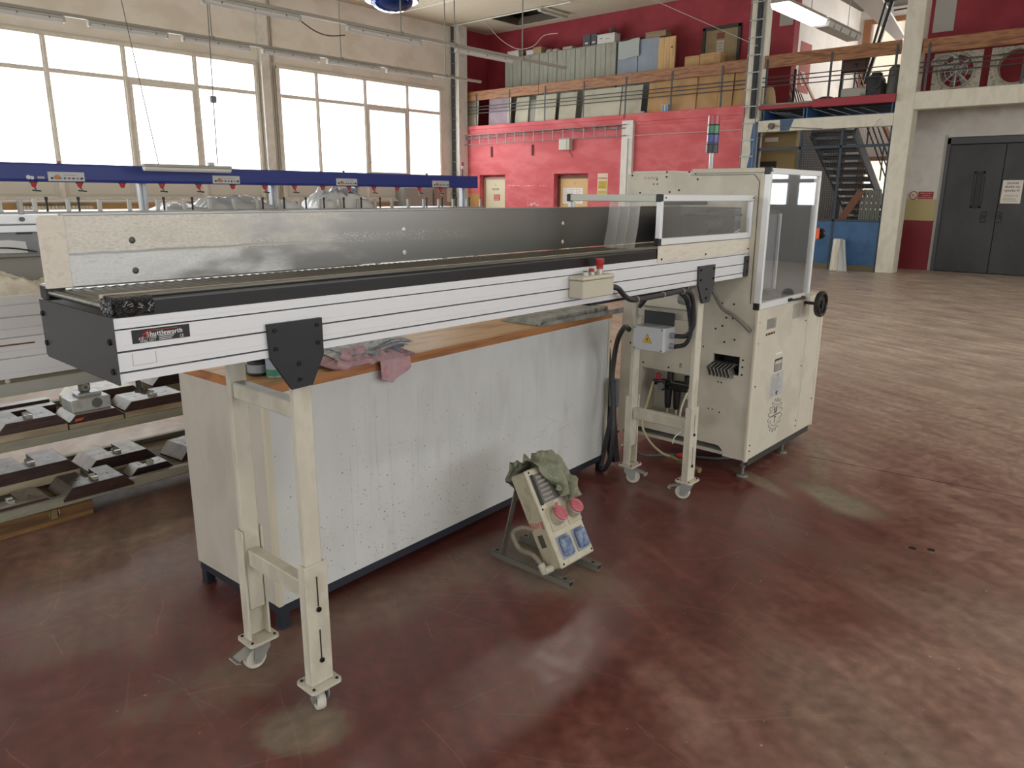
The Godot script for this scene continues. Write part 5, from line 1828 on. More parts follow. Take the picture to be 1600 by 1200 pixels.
func on_worktop() -> void:
	var y := 0.956
	# tin, dark jar, small carton
	var at := Vector3(-2.395, y, -1.395)
	var t := thing("tin_can", "small tin can with a white and green label on the worktop", "can", at, "")
	var b := MB.new()
	b.lathe([Vector2(0, 0), Vector2(0.032, 0), Vector2(0.033, 0.003), Vector2(0.033, 0.016), Vector2(0.033, 0.090), Vector2(0.033, 0.100), Vector2(0.031, 0.103), Vector2(0.029, 0.100), Vector2(0, 0.099)], 20, Transform3D(Basis(), at))
	obj("body", b, mat("9ba2a3", 0.3, 0.6), t)
	b = MB.new()
	b.lathe([Vector2(0.0333, 0.016), Vector2(0.0333, 0.090)], 20, Transform3D(Basis(), at))
	var lb := obj("label", b, mat("9aa0ad", 0.45), t)
	b = MB.new()
	b.lathe([Vector2(0.0336, 0.008), Vector2(0.0336, 0.032)], 20, Transform3D(Basis(), at))
	b.lathe([Vector2(0.0338, 0.070), Vector2(0.0338, 0.088)], 20, Transform3D(Basis(), at))
	obj("green_stripe", b, mat("3c7a5c", 0.45), lb)
	b = MB.new()
	for k in 6: b.box(Vector3(0, 0.036, -0.009 + 0.003 * k), Vector3(0.0006, 0.052, -0.0075 + 0.003 * k))
	for i in b.v.size(): b.v[i] = Transform3D(Basis(Vector3.UP, 0.25), at + Vector3(0.0325, 0, 0.006)) * b.v[i]
	obj("bar_mark", b, mat("2a2b2c", 0.6), lb)
	at = Vector3(-2.47, y, -1.37)
	t = thing("jar", "squat black jar standing behind the tin can on the worktop", "jar", at)
	b = MB.new()
	b.lathe([Vector2(0, 0), Vector2(0.036, 0), Vector2(0.039, 0.006), Vector2(0.039, 0.05), Vector2(0.034, 0.062), Vector2(0, 0.062)], 20, Transform3D(Basis(), at))
	obj("body", b, mat("1e2022", 0.35), t)
	b = MB.new()
	b.lathe([Vector2(0.036, 0.06), Vector2(0.037, 0.062), Vector2(0.037, 0.075), Vector2(0.035, 0.078), Vector2(0, 0.078)], 20, Transform3D(Basis(), at))
	obj("lid", b, mat("2c2e30", 0.4), t)
	b = MB.new()
	b.lathe([Vector2(0.0393, 0.012), Vector2(0.0393, 0.042)], 20, Transform3D(Basis(), at))
	obj("label", b, mat("8d9190", 0.5), t)
	at = Vector3(-2.57, y, -1.36)
	t = thing("carton", "pale grey carton behind the black jar at the worktop's end", "box", at)
	b = MB.new()
	b.obox(Transform3D(Basis(Vector3.UP, 0.15), at + Vector3(0, 0.018, 0)), Vector3(0.12, 0.036, 0.06), 0.002)
	obj("body", b, mat("a8a7a0", 0.6), t)
	b = MB.new()
	b.obox(Transform3D(Basis(Vector3.UP, 0.15), at + Vector3(0, 0.0365, 0)), Vector3(0.118, 0.002, 0.03), 0.0005)
	obj("flap", b, mat("bcbab2", 0.6), t)
	# pink rag under a stack of papers
	at = Vector3(-2.36, y, -1.75)
	t = thing("rag", "crumpled pink towel hanging over the worktop's front edge", "cloth", at)
	var nz := noise(9.0, 41, 4)
	var pink := mottled("pink towel", ["b0868a", "c79a9d", "b99a9c", "c4a3a2"], Vector3(0.10, 0.10, 0.10), 0.95)
	var g := []
	for i in 26:
		var row := []
		for j in 34:
			var u := i / 25.0
			var v := j / 33.0
			var x := -2.52 + 0.235 * u
			var z := -1.575 - 0.40 * v
			var e := sin(PI * u) * sin(PI * v)
			var hh := 0.012 + 0.045 * pow(clampf(e * 1.6, 0, 1), 0.7) * (0.75 + 0.7 * nz.get_noise_2d(x, z)) + 0.022 * nz.get_noise_2d(x * 3.0, z * 3.0) * clampf(e * 3, 0, 1)
			row.append(Vector3(x, y + maxf(hh, 0.004), z))
		g.append(row)
	b = MB.new()
	b.skin(g, 0.006)
	# rolled edge towards the front
	for q in [[-1.60, -1.80, 0.020, 0.022], [-1.62, -1.76, 0.017, 0.052], [-1.72, -1.93, 0.014, 0.018]]:
		var path := []
		for k in 12: 
			var zz := lerpf(q[0], q[1], k / 11.0)
			path.append(Vector3(-2.297 - 0.0375 * (k / 11.0) + 0.012 * sin(k * 1.1) - 0.008, y + q[3] + 0.006 * sin(k * 1.7 + q[2] * 99), zz))
		b.tube(smooth(path, 3), q[2], 9)
	obj("folds", b, pink, t)
	# the corner that hangs over the edge
	g = []
	for i in 12:
		var row := []
		for j in 12:
			var u := i / 11.0
			var v := j / 11.0
			var z := lerpf(-1.80, -1.955, v)
			var fx := -2.340 - 0.045 * (-1.80 - z) / 0.155 * 0.16
			var drop := (0.02 + 0.085 * (1.0 - absf(v - 0.35) * 0.9)) * u
			row.append(Vector3(fx + 0.034 + 0.006 * sin(v * 9.0) + 0.006 * u, y + 0.012 - drop, z) if i > 2 else Vector3(fx + 0.034 - 0.03 * (2 - i), y + 0.016, z))
		g.append(row)
	b = MB.new()
	b.skin(g, 0.005)
	obj("hanging_corner", b, pink, t)
	var shades := ["c9c6bf", "a9b0bb", "d3cfc4", "b9bdc4", "c4beb2"]
	for k in 5:
		at = Vector3(-2.40 - 0.01 * k, y + 0.062 + 0.006 * k, -1.76 - 0.025 * k)
		var p := thing("newspaper", ["bottom newspaper of the pile on the pink towel", "second newspaper from the bottom of the pile on the pink towel", "third newspaper of the pile on the pink towel", "fourth newspaper of the pile, just below the top one", "top newspaper of the pile on the pink towel"][k], "newspaper", at, "newspapers on the pink towel")
		var gg := []
		var turn := Basis(Vector3.UP, 0.10 * sin(k * 2.1))
		for i in 8:
			var row := []
			for j in 10:
				var q := Vector3((i / 7.0 - 0.5) * 0.20, 0.0, (0.5 - j / 9.0) * 0.30)
				q.y = 0.010 * sin(j * 0.7 + k) - 0.022 * pow(i / 7.0, 3) - 0.012 * pow(absf(j / 9.0 - 0.5) * 2, 3)
				row.append(at + turn * q)
			gg.append(row)
		b = MB.new()
		b.skin(gg, 0.004)
		obj("sheets", b, mottled("print %d" % k, [shades[k], "8b93a6", "cfcbc2", shades[(k + 2) % 5]], Vector3(0.06, 0.06, 0.06), 0.8), p)
	# grey moulded tray
	at = Vector3(-2.47, y, -3.22)
	t = thing("tray", "long grey moulded plastic tray lying on the worktop's far end", "tray", at)
	b = MB.new()
	var n := 12
	for k in n:
		var z := -2.88 - 0.055 * k
		var x0 := -2.62 - 0.035 * k / n
		var x1 := -2.385 - 0.04 * k / n
		b.prism(PackedVector2Array([Vector2(0, 0), Vector2(0.052, 0), Vector2(0.040, 0.032), Vector2(0.012, 0.032)]), x1 - x0, Transform3D(Basis(Vector3(0, 0, -1), Vector3(0, 1, 0), Vector3(1, 0, 0)), Vector3(x0, y, z)))
	b.box(Vector3(-2.645, y, -2.865), Vector3(-2.40, y + 0.006, -3.56), 0.002)
	b.prism(PackedVector2Array([Vector2(0, 0), Vector2(0.70, 0), Vector2(0.70, 0.03), Vector2(0.05, 0.018)]), 0.004, Transform3D(Basis(Vector3(0.056, 0, -1).normalized(), Vector3(0, 1, 0), Vector3(1, 0, 0.056).normalized()), Vector3(-2.378, y, -2.86)))
	obj("body", b, mottled("tray grey", ["77786f", "8f8f86", "a3a299"], Vector3(0.15, 0.15, 0.15), 0.6), t)

# ------------------------------------------------------------------ cables between cabinet and stand
func loose_cables() -> void:
	var b := MB.new()
	var t := thing("cable", "dark corrugated cable looping from the junction box to the floor", "cable", Vector3(-2.36, 0, -3.5))
	b.tube(smooth([Vector3(-2.165, 0.905, -3.36), Vector3(-2.22, 0.905, -3.40), Vector3(-2.285, 0.83, -3.44), Vector3(-2.325, 0.72, -3.47), Vector3(-2.335, 0.58, -3.47), Vector3(-2.31, 0.42, -3.46), Vector3(-2.29, 0.28, -3.44), Vector3(-2.31, 0.13, -3.45), Vector3(-2.36, 0.035, -3.47), Vector3(-2.41, 0.03, -3.50), Vector3(-2.40, 0.15, -3.52), Vector3(-2.37, 0.32, -3.52), Vector3(-2.36, 0.48, -3.54)], 6), 0.0145, 10)
	obj("sheath", b, mat("38393b", 0.45), t)
	b = MB.new()
	b.box(Vector3(-2.385, 0.40, -3.515), Vector3(-2.335, 0.57, -3.555), 0.006)
	obj("connector", b, mat("6b6d6e", 0.5), t)
	t = thing("cable_duct", "leaning black cable duct behind the cabinet's far end", "cable duct", Vector3(-2.5, 0, -3.62))
	b = MB.new()
	b.bar(Vector3(-2.56, 0.93, -3.66), Vector3(-2.40, 0.03, -3.62), 0.05, 0.06, 0.006)
	obj("channel", b, mat("19191b", 0.5), t)
	for k in 4:
		b = MB.new()
		var p := Vector3(-2.56, 0.93, -3.66).lerp(Vector3(-2.40, 0.03, -3.62), 0.2 + 0.2 * k)
		b.box(p - Vector3(0.034, 0.006, 0.036), p + Vector3(0.034, 0.006, 0.036), 0.003)
		obj("strap", b, mat("2b2b2d", 0.5), t)
	b = MB.new()
	t = thing("floor_cable", "grey cable lying on the floor below the packing machine", "cable", Vector3(-2.3, 0, -4.0))
	b.tube(smooth([Vector3(-2.42, 0.2, -3.75), Vector3(-2.36, 0.03, -3.85), Vector3(-2.2, 0.012, -4.05), Vector3(-1.98, 0.012, -4.15), Vector3(-1.85, 0.012, -4.4)], 6), 0.010, 8)
	obj("sheath", b, mat("5a5b5b", 0.5), t)

# ------------------------------------------------------------------ socket box on its stand
func socket_stand() -> void:
	var t := thing("socket_box", "tilted cream power socket box on a low steel stand on the red floor", "socket box", Vector3(-1.95, 0, -2.38))
	var cream := mottled("socket cream", ["989179", "b0a991", "a69f87"], Vector3(0.15, 0.2, 0.15), 0.55)
	# frame of the tilted box: right along -z, up the slope, out of the front
	var up := Vector3(-0.21, 0.37, 0).normalized()
	var out := Vector3(up.y, -up.x, 0)
	var f := Transform3D(Basis(Vector3(0, 0, -1), up, out), Vector3(-1.735, 0.085, -2.38))
	var steel := mat("77746a", 0.55, 0.3)
	for z in [-2.285, -2.485]:
		var b := MB.new()
		for k in [[0.0, 0.004], [0.026, 0.03]]: b.box(Vector3(-2.15, k[0], z - 0.02), Vector3(-1.70, k[1], z + 0.02), 0.001)
		for k in [-0.02, 0.016]: b.box(Vector3(-2.15, 0.0, z + k), Vector3(-1.70, 0.03, z + k + 0.004), 0.001)
		b.box(Vector3(-2.145, 0.004, z - 0.016), Vector3(-2.14, 0.026, z + 0.016))
		obj("foot_tube", b, steel, t)
		b = MB.new()
		for x in [-1.735, -2.125]: b.lathe([Vector2(0.009, 0.0302), Vector2(0, 0.0306)], 10, Transform3D(Basis(), Vector3(x, 0, z)))
		obj("hole", b, mat("1d1b18", 0.9), t)
		b = MB.new()
		b.bar(Vector3(-2.09, 0.03, z), Vector3(-2.01, 0.36, z), 0.028, 0.006)
		obj("strut", b, steel, t)
	var b := MB.new()
	b.box(Vector3(-2.02, 0.345, -2.29), Vector3(-2.0, 0.375, -2.48), 0.002)
	obj("cross_bar", b, steel, t)
	b = MB.new()
	b.xf = f
	b.box(Vector3(-0.110, 0.0, -0.105), Vector3(0.110, 0.43, -0.02), 0.008)
	var body := obj("body", b, cream, t)
	b = MB.new()
	b.xf = f
	b.box(Vector3(-0.113, -0.003, -0.02), Vector3(0.113, 0.433, 0.0), 0.006)
	obj("face_plate", b, mottled("socket face", ["b0aa93", "c4beaa", "bab49e"], Vector3(0.12, 0.12, 0.12), 0.5), body)
	for p in [[-0.098, 0.012], [0.098, 0.012], [-0.098, 0.255], [0.098, 0.255], [-0.098, 0.42], [0.098, 0.42]]: screw(body, f * Vector3(p[0], p[1], 0.0), out, 0.0045)
	# fuse window in the upper half
	b = MB.new()
	b.xf = f
	b.box(Vector3(-0.098, 0.275, 0.0), Vector3(0.06, 0.405, 0.004), 0.002)
	var fz := obj("fuse_window", b, mat("6c6964", 0.25), body)
	b = MB.new()
	b.xf = f
	b.box(Vector3(-0.100, 0.272, 0.0), Vector3(-0.082, 0.408, 0.007), 0.002)
	obj("hinge", b, mat("1f1f20", 0.5), fz)
	for k in 6:
		b = MB.new()
		b.xf = f
		b.box(Vector3(-0.074, 0.284 + 0.02 * k, 0.004), Vector3(-0.01, 0.296 + 0.02 * k, 0.008), 0.002)
		obj("fuse", b, mat("8c8983", 0.4), fz)
	b = MB.new()
	b.xf = f
	b.box(Vector3(-0.095, 0.262, 0.0), Vector3(0.02, 0.272, 0.001))
	var bt := obj("strip_label", b, mat("c9c4b6", 0.6), body)
	words(bt, "lettering", "L1 L2 L3 N PE", 0.007, mat("8c2f2f", 0.6), f * Transform3D(Basis(), Vector3(-0.04, 0.267, 0.001)))
	# two sealed power sockets with red caps
	for s in 2:
		var c := Vector3(-0.040 if s == 0 else 0.070, 0.200, 0)
		b = MB.new()
		b.xf = f
		b.box(c + Vector3(-0.048, -0.052, 0), c + Vector3(0.042, 0.05, 0.004), 0.003)
		var so := obj("socket_plate", b, mat("b4ab92", 0.5), body)
		b = MB.new()
		b.xf = f
		var tilt := Basis(Vector3.RIGHT, PI / 2 - 0.35)
		b.lathe([Vector2(0, 0), Vector2(0.036, 0), Vector2(0.034, 0.03), Vector2(0.029, 0.034), Vector2(0, 0.034)], 20, Transform3D(tilt, c))
		obj("collar", b, mat("a8a091", 0.5), so)
		b = MB.new()
		b.xf = f
		b.lathe([Vector2(0, 0.034), Vector2(0.030, 0.034), Vector2(0.033, 0.037), Vector2(0.033, 0.046), Vector2(0.028, 0.049), Vector2(0.022, 0.047), Vector2(0, 0.047)], 22, Transform3D(tilt, c))
		b.box(c + Vector3(-0.009, 0.012, 0.028), c + Vector3(0.009, 0.062, 0.036), 0.003)
		obj("cap", b, mottled("socket cap", ["a84c58", "b9626c", "c07680"], Vector3(0.06, 0.06, 0.06), 0.5), so)
	# two blue covered sockets
	for s in 2:
		var c := Vector3(-0.052 if s == 0 else 0.054, 0.075, 0)
		b = MB.new()
		b.xf = f
		b.box(c + Vector3(-0.040, -0.048, 0), c + Vector3(0.040, 0.050, 0.004), 0.003)
		var so := obj("socket_plate", b, mat("8f98ab", 0.5), body)
		b = MB.new()
		b.xf = f
		b.box(c + Vector3(-0.030, -0.038, 0.004), c + Vector3(0.030, 0.040, 0.026), 0.006)
		b.box(c + Vector3(-0.024, 0.036, 0.004), c + Vector3(0.024, 0.046, 0.014), 0.003)
		obj("cover", b, mottled("socket blue", ["42577f", "7484a0", "9aa4b2"], Vector3(0.05, 0.05, 0.05), 0.5), so)
	# red handwriting on the side
	words(body, "handwriting", "Narg", 0.027, mat("b8352c", 0.7), Transform3D(Basis(out, up, Vector3(0, 0, 1)), f * Vector3(-0.1105, 0.20, -0.055)))
	b = MB.new()
	b.xf = f
	b.box(Vector3(-0.1115, 0.10, -0.075), Vector3(-0.110, 0.155, -0.045))
	obj("smudge", b, mat("4a463b", 0.8), body)
	# flexible conduit into the side
	b = MB.new()
	var pth := smooth([f * Vector3(-0.145, 0.03, -0.075), f * Vector3(-0.152, 0.09, -0.10), f * Vector3(-0.155, 0.13, -0.16), f * Vector3(-0.15, 0.20, -0.17), f * Vector3(-0.13, 0.21, -0.115), f * Vector3(-0.09, 0.17, -0.09)], 9)
	b.tube(pth, 0.0105, 10)
	for i in range(1, pth.size() - 1, 2):
		var d: Vector3 = (pth[i + 1] - pth[i - 1]).normalized() * 0.002
		b.cyl(pth[i] - d, pth[i] + d, 0.0125, 10)
	obj("conduit", b, mat("7f7a6a", 0.6), t)
	b = MB.new()
	b.cyl(f * Vector3(-0.110, 0.012, -0.06), f * Vector3(-0.150, 0.012, -0.072), 0.017, 8)
	b.cyl(f * Vector3(-0.146, 0.0, -0.074), f * Vector3(-0.147, 0.045, -0.08), 0.016, 8)
	obj("cable_gland", b, mat("b3ae9d", 0.5), t)
	# rag over the top corner
	var at := f * Vector3(0.02, 0.43, -0.05)
	var r := thing("rag", "crumpled grey-green rag draped over the tilted socket box", "cloth", at)
	var nz := noise(11.0, 61, 2)
	var g := []
	for i in 30:
		var row := []
		for j in 30:
			var u := i / 29.0          # across, left to right
			var v := j / 29.0          # from the back over the top and down the face
			var s := v * 0.42
			var p: Vector3
			var wdt := lerpf(0.17, 0.13, v) * (1.0 - 0.35 * smoothstep(0.7, 1.0, v))
			var mid := lerpf(-0.02, 0.035, smoothstep(0.2, 0.9, v))
			var x := mid + 0.022 + (u - 0.5) * wdt * 1.2
			if s < 0.13: p = Vector3(x, 0.33 + s * 0.85, -0.115)
			elif s < 0.22: p = Vector3(x, 0.44 + 0.012 * sin(PI * (s - 0.13) / 0.09), -0.115 + (s - 0.13) * 1.38)
			else: p = Vector3(x, 0.437 - (s - 0.22) * 0.95 * (1.0 if u > 0.25 else 0.7 + 1.2 * u), 0.012)
			var k := nz.get_noise_3d(p.x * 0.7, p.y * 0.7, p.z)
			var fold := 0.022 * sin(u * 10.0 + v * 4.0 + 5.0 * k) + 0.022 * k + 0.004 * sin(v * 23.0 - u * 9.0 + 7.0 * k) + 0.020
			var nrm := Vector3(0, 0, -1) if s < 0.13 else (Vector3(0, 1, 0) if s < 0.22 else Vector3(0, 0, 1))
			p += nrm * maxf(fold, 0.002)
			row.append(f * p)
		g.append(row)
	b = MB.new()
	b.skin(g, 0.005)
	obj("folds", b, mottled("rag green", ["6f7262", "8b8d79", "7d806d", "95967f"], Vector3(0.08, 0.08, 0.08), 0.95), r)

# ------------------------------------------------------------------ long bed with dies on its shelves, left
# a die: bevelled steel-topped hardwood block on a pale wooden foot, with a slot and a clamp
func die(at: Vector3, label: String, len: float, w: float, h: float, foot: float, turn := 0.0, slot := 1, dark := "3f2926", top := "8d867b", clamp := true) -> Node3D:
	var t := thing("die_block", label, "die block", at, "die blocks on the shelves", turn)
	var cham := h * 0.75
	var b := MB.new()
	if foot > 0:
		b.box(Vector3(-w / 2, 0, -len / 2), Vector3(w / 2, foot, len / 2), 0.002)
		obj("foot", b, grain("die foot", ["8a7b64", "a3947b", "b2a48c"], Vector3(0.3, 0.3, 2.0), 0.7), t, true)
	# dark hardwood body: trapezoid across z, extruded along x
	var f := Transform3D(Basis(Vector3(0, 0, -1), Vector3(0, 1, 0), Vector3(1, 0, 0)), Vector3(-w / 2, foot, 0))
	var hl := len / 2 - 0.004
	b = MB.new()
	if slot:
		var sl := 0.032
		b.prism(PackedVector2Array([Vector2(-hl, 0), Vector2(hl, 0), Vector2(hl, 0.010), Vector2(hl - cham, h), Vector2(-hl + cham, h), Vector2(-hl, 0.010)]), w * 0.45, f.translated_local(Vector3(0, 0, w * 0.55)))
		b.prism(PackedVector2Array([Vector2(-hl, 0), Vector2(-sl, 0), Vector2(-sl, h), Vector2(-hl + cham, h), Vector2(-hl, 0.010)]), w * 0.55, f)
		b.prism(PackedVector2Array([Vector2(sl, 0), Vector2(hl, 0), Vector2(hl, 0.010), Vector2(hl - cham, h), Vector2(sl, h)]), w * 0.55, f)
	else:
		b.prism(PackedVector2Array([Vector2(-hl, 0), Vector2(hl, 0), Vector2(hl, 0.010), Vector2(hl - cham, h), Vector2(-hl + cham, h), Vector2(-hl, 0.010)]), w, f)
	obj("block", b, mottled("die wood " + dark, [dark, Color(dark).lightened(0.06).to_html(false), Color(dark).darkened(0.2).to_html(false)], Vector3(0.3, 0.02, 0.3), 0.4), t, true)
	# steel skin on top and ends
	var sm2 := mottled("die top " + top, [Color(top).darkened(0.15).to_html(false), top, Color(top).lightened(0.12).to_html(false)], Vector3(0.12, 0.12, 0.12), 0.4, 0.25)
	b = MB.new()
	var th := 0.002
	var zc := hl - cham
	if slot:
		b.box(Vector3(-w / 2 + 0.001, foot + h, 0.032), Vector3(w * 0.5 - 0.001, foot + h + th, zc), 0.0005)
		b.box(Vector3(-w / 2 + 0.001, foot + h, -zc), Vector3(w * 0.5 - 0.001, foot + h + th, -0.032), 0.0005)
		b.box(Vector3(w * 0.05, foot + h, -0.032), Vector3(w * 0.5 - 0.001, foot + h + th, 0.032), 0.0005)
	else: b.box(Vector3(-w / 2 + 0.001, foot + h, -zc), Vector3(w / 2 - 0.001, foot + h + th, zc), 0.0005)
	for s in [-1, 1]:
		b.prism(PackedVector2Array([Vector2(s * (hl + 0.001), 0.009), Vector2(s * (hl + 0.003), 0.011), Vector2(s * (zc + 0.001), h + th), Vector2(s * zc, h)]), w - 0.002, f.translated_local(Vector3(0, 0, 0.001)))
	var sk := obj("steel_skin", b, sm2, t, true)
	b = MB.new()
	for s in [-1, 1]: b.lathe([Vector2(0.006, foot + h + th + 0.0002), Vector2(0, foot + h + th + 0.0004)], 8, Transform3D(Basis(), Vector3(w * 0.08, 0, s * (zc * 0.5 + 0.015))))
	obj("hole", b, mat("26221e", 0.9), sk, true)
	if clamp:
		b = MB.new()
		b.box(Vector3(-w * 0.02, foot + h, -0.012), Vector3(w * 0.36, foot + h + 0.008, 0.012), 0.002)
		b.cyl(Vector3(w * 0.10, foot + h + 0.012, -0.014), Vector3(w * 0.10, foot + h + 0.012, 0.014), 0.010, 10)
		b.box(Vector3(w * 0.2, foot + h + 0.006, -0.016), Vector3(w * 0.30, foot + h + 0.014, 0.016), 0.002)
		obj("clamp", b, mat("b9b8b2", 0.35, 0.6), t, true)
	return t

func left_bed() -> void:
	var t := thing("packing_bed", "long aluminium machine bed with two open shelves of die blocks behind the conveyor", "machine bed", Vector3(-4.25, 0, -1.4))
	var z0 := 0.6
	var z1 := -3.4
	var a := alu()
	var prof := PackedVector2Array([Vector2(-3.95, 0.775), Vector2(-3.90, 0.775)])
	for q in [[0.80, 0.003, 0.003], [0.865, 0.006, 0.014], [0.90, 0.002, 0.003], [0.958, 0.006, 0.014], [1.0, 0.002, 0.003], [1.05, 0.006, 0.014], [1.105, 0.004, 0.006]]:
		prof.append_array([Vector2(-3.90, q[0]), Vector2(-3.90 - q[2], q[0]), Vector2(-3.90 - q[2], q[0] + q[1]), Vector2(-3.90, q[0] + q[1])])
	prof.append_array([Vector2(-3.90, 1.145), Vector2(-3.95, 1.145)])
	var b := MB.new()
	b.prism(prof, z0 - z1, Transform3D(Basis(), Vector3(0, 0, z1)))
	var rail := obj("side_rail", b, a, t)
	b = MB.new()
	b.box(Vector3(-3.900, 0.925, -0.70), Vector3(-3.898, 0.932, -1.06))
	obj("rust_strip", b, mat("6b4a3a", 0.7), rail)
	b = MB.new()
	b.box(Vector3(-3.945, 0.752, z0), Vector3(-3.915, 0.776, z1))
	obj("channel", b, mat("77705a", 0.7), t)
	var ch := MB.new()
	ch.cyl(Vector3(-3.914, 0.764, -0.93), Vector3(-3.905, 0.764, -0.93), 0.011, 10)
	obj("bolt", ch, mat("c3bfb1", 0.4, 0.5), t)
	b = MB.new()
	b.box(Vector3(-3.95, 0.695, z0), Vector3(-3.90, 0.754, z1), 0.002)
	var grey := mottled("bed grey", ["8b8d86", "9b9d96", "a4a59d"], Vector3(0.3, 0.2, 0.5), 0.5)
	obj("beam", b, grey, t)
	for sh in [[0.437, 0.482], [0.108, 0.155]]:
		b = MB.new()
		b.box(Vector3(-3.94, sh[0], z0), Vector3(-3.90, sh[1], z1), 0.003)
		b.box(Vector3(-4.56, sh[0], z0), Vector3(-4.52, sh[1], z1), 0.003)
		var bar := obj("shelf_bar", b, mottled("shelf bar", ["817f73", "93917f", "8a887a"], Vector3(0.2, 0.1, 0.6), 0.5), t)
		for z in [-0.2, -1.15, -2.2]:
			b = MB.new()
			b.box(Vector3(-4.52, sh[0] + 0.01, z - 0.02), Vector3(-3.94, sh[1] - 0.012, z + 0.02), 0.003)
			obj("shelf_rung", b, mat("6d6b60", 0.6), bar)
	for x in [-3.925, -4.54]:
		for z in [0.5, -3.3]:
			b = MB.new()
			b.box(Vector3(x - 0.024, 0.0, z - 0.024), Vector3(x + 0.024, 0.70, z + 0.024), 0.003)
			obj("leg", b, grey, t)
	# bed, back wall and guard of the machine
	b = MB.new()
	b.box(Vector3(-4.75, 1.06, z0), Vector3(-3.95, 1.08, z1))
	obj("bed_plate", b, mat("9d998d", 0.6), t)
	b = MB.new()
	b.box(Vector3(-4.60, 1.08, z0), Vector3(-4.56, 1.27, z1), 0.003)
	obj("back_wall", b, mat("8d8b84", 0.5), t)
	b = MB.new()
	b.box(Vector3(-4.62, 1.270, z0), Vector3(-4.53, 1.283, z1), 0.002)
	obj("ledge", b, mat("7e7b72", 0.5), t)
	b = MB.new()
	b.box(Vector3(-4.60, 1.283, z0), Vector3(-4.592, 1.44, -1.55))
	obj("guard_pane", b, mat("85878a", 0.2, 0.2), t)
	b = MB.new()
	b.prism(PackedVector2Array([Vector2(1.09, 1.29), Vector2(1.28, 1.288), Vector2(1.275, 1.345), Vector2(1.20, 1.356), Vector2(1.075, 1.352)]), 0.003, Transform3D(FACE_X, Vector3(-4.591, 0, 0)))
	obj("paper_sheet", b, mat("d2d2d2", 0.7), t)
	b = MB.new()
	b.tube(smooth([Vector3(-4.585, 1.318, -1.09), Vector3(-4.584, 1.317, -1.18), Vector3(-4.584, 1.305, -1.26), Vector3(-4.584, 1.29, -1.32)]), 0.004, 5)
	obj("cord", b, mat("2b2b2d", 0.5), t)
	b = MB.new()
	b.box(Vector3(-4.59, 1.385, -1.24), Vector3(-4.575, 1.395, -1.31), 0.002)
	obj("catch", b, mat("2b2b2d", 0.5), t)
	b = MB.new()
	b.box(Vector3(-4.63, 1.436, z0), Vector3(-4.56, 1.485, -1.55), 0.004)
	b.box(Vector3(-4.58, 1.395, z0), Vector3(-4.565, 1.43, -1.55), 0.002)
	var ur := obj("top_rail", b, a, t)
	for z in [-1.125, -1.265]:
		b = MB.new()
		b.cyl(Vector3(-4.56, 1.462, z), Vector3(-4.545, 1.462, z), 0.012, 10)
		obj("bolt", b, mat("515150", 0.4, 0.5), ur)
		b = MB.new()
		b.box(Vector3(-4.61, 1.485, z - 0.02), Vector3(-4.57, 1.56, z), 0.003)
		b.bar(Vector3(-4.58, 1.50, z), Vector3(-4.58, 1.50, z - 0.07), 0.01)
		obj("crank", b, mat("8b8a86", 0.4, 0.5), ur)

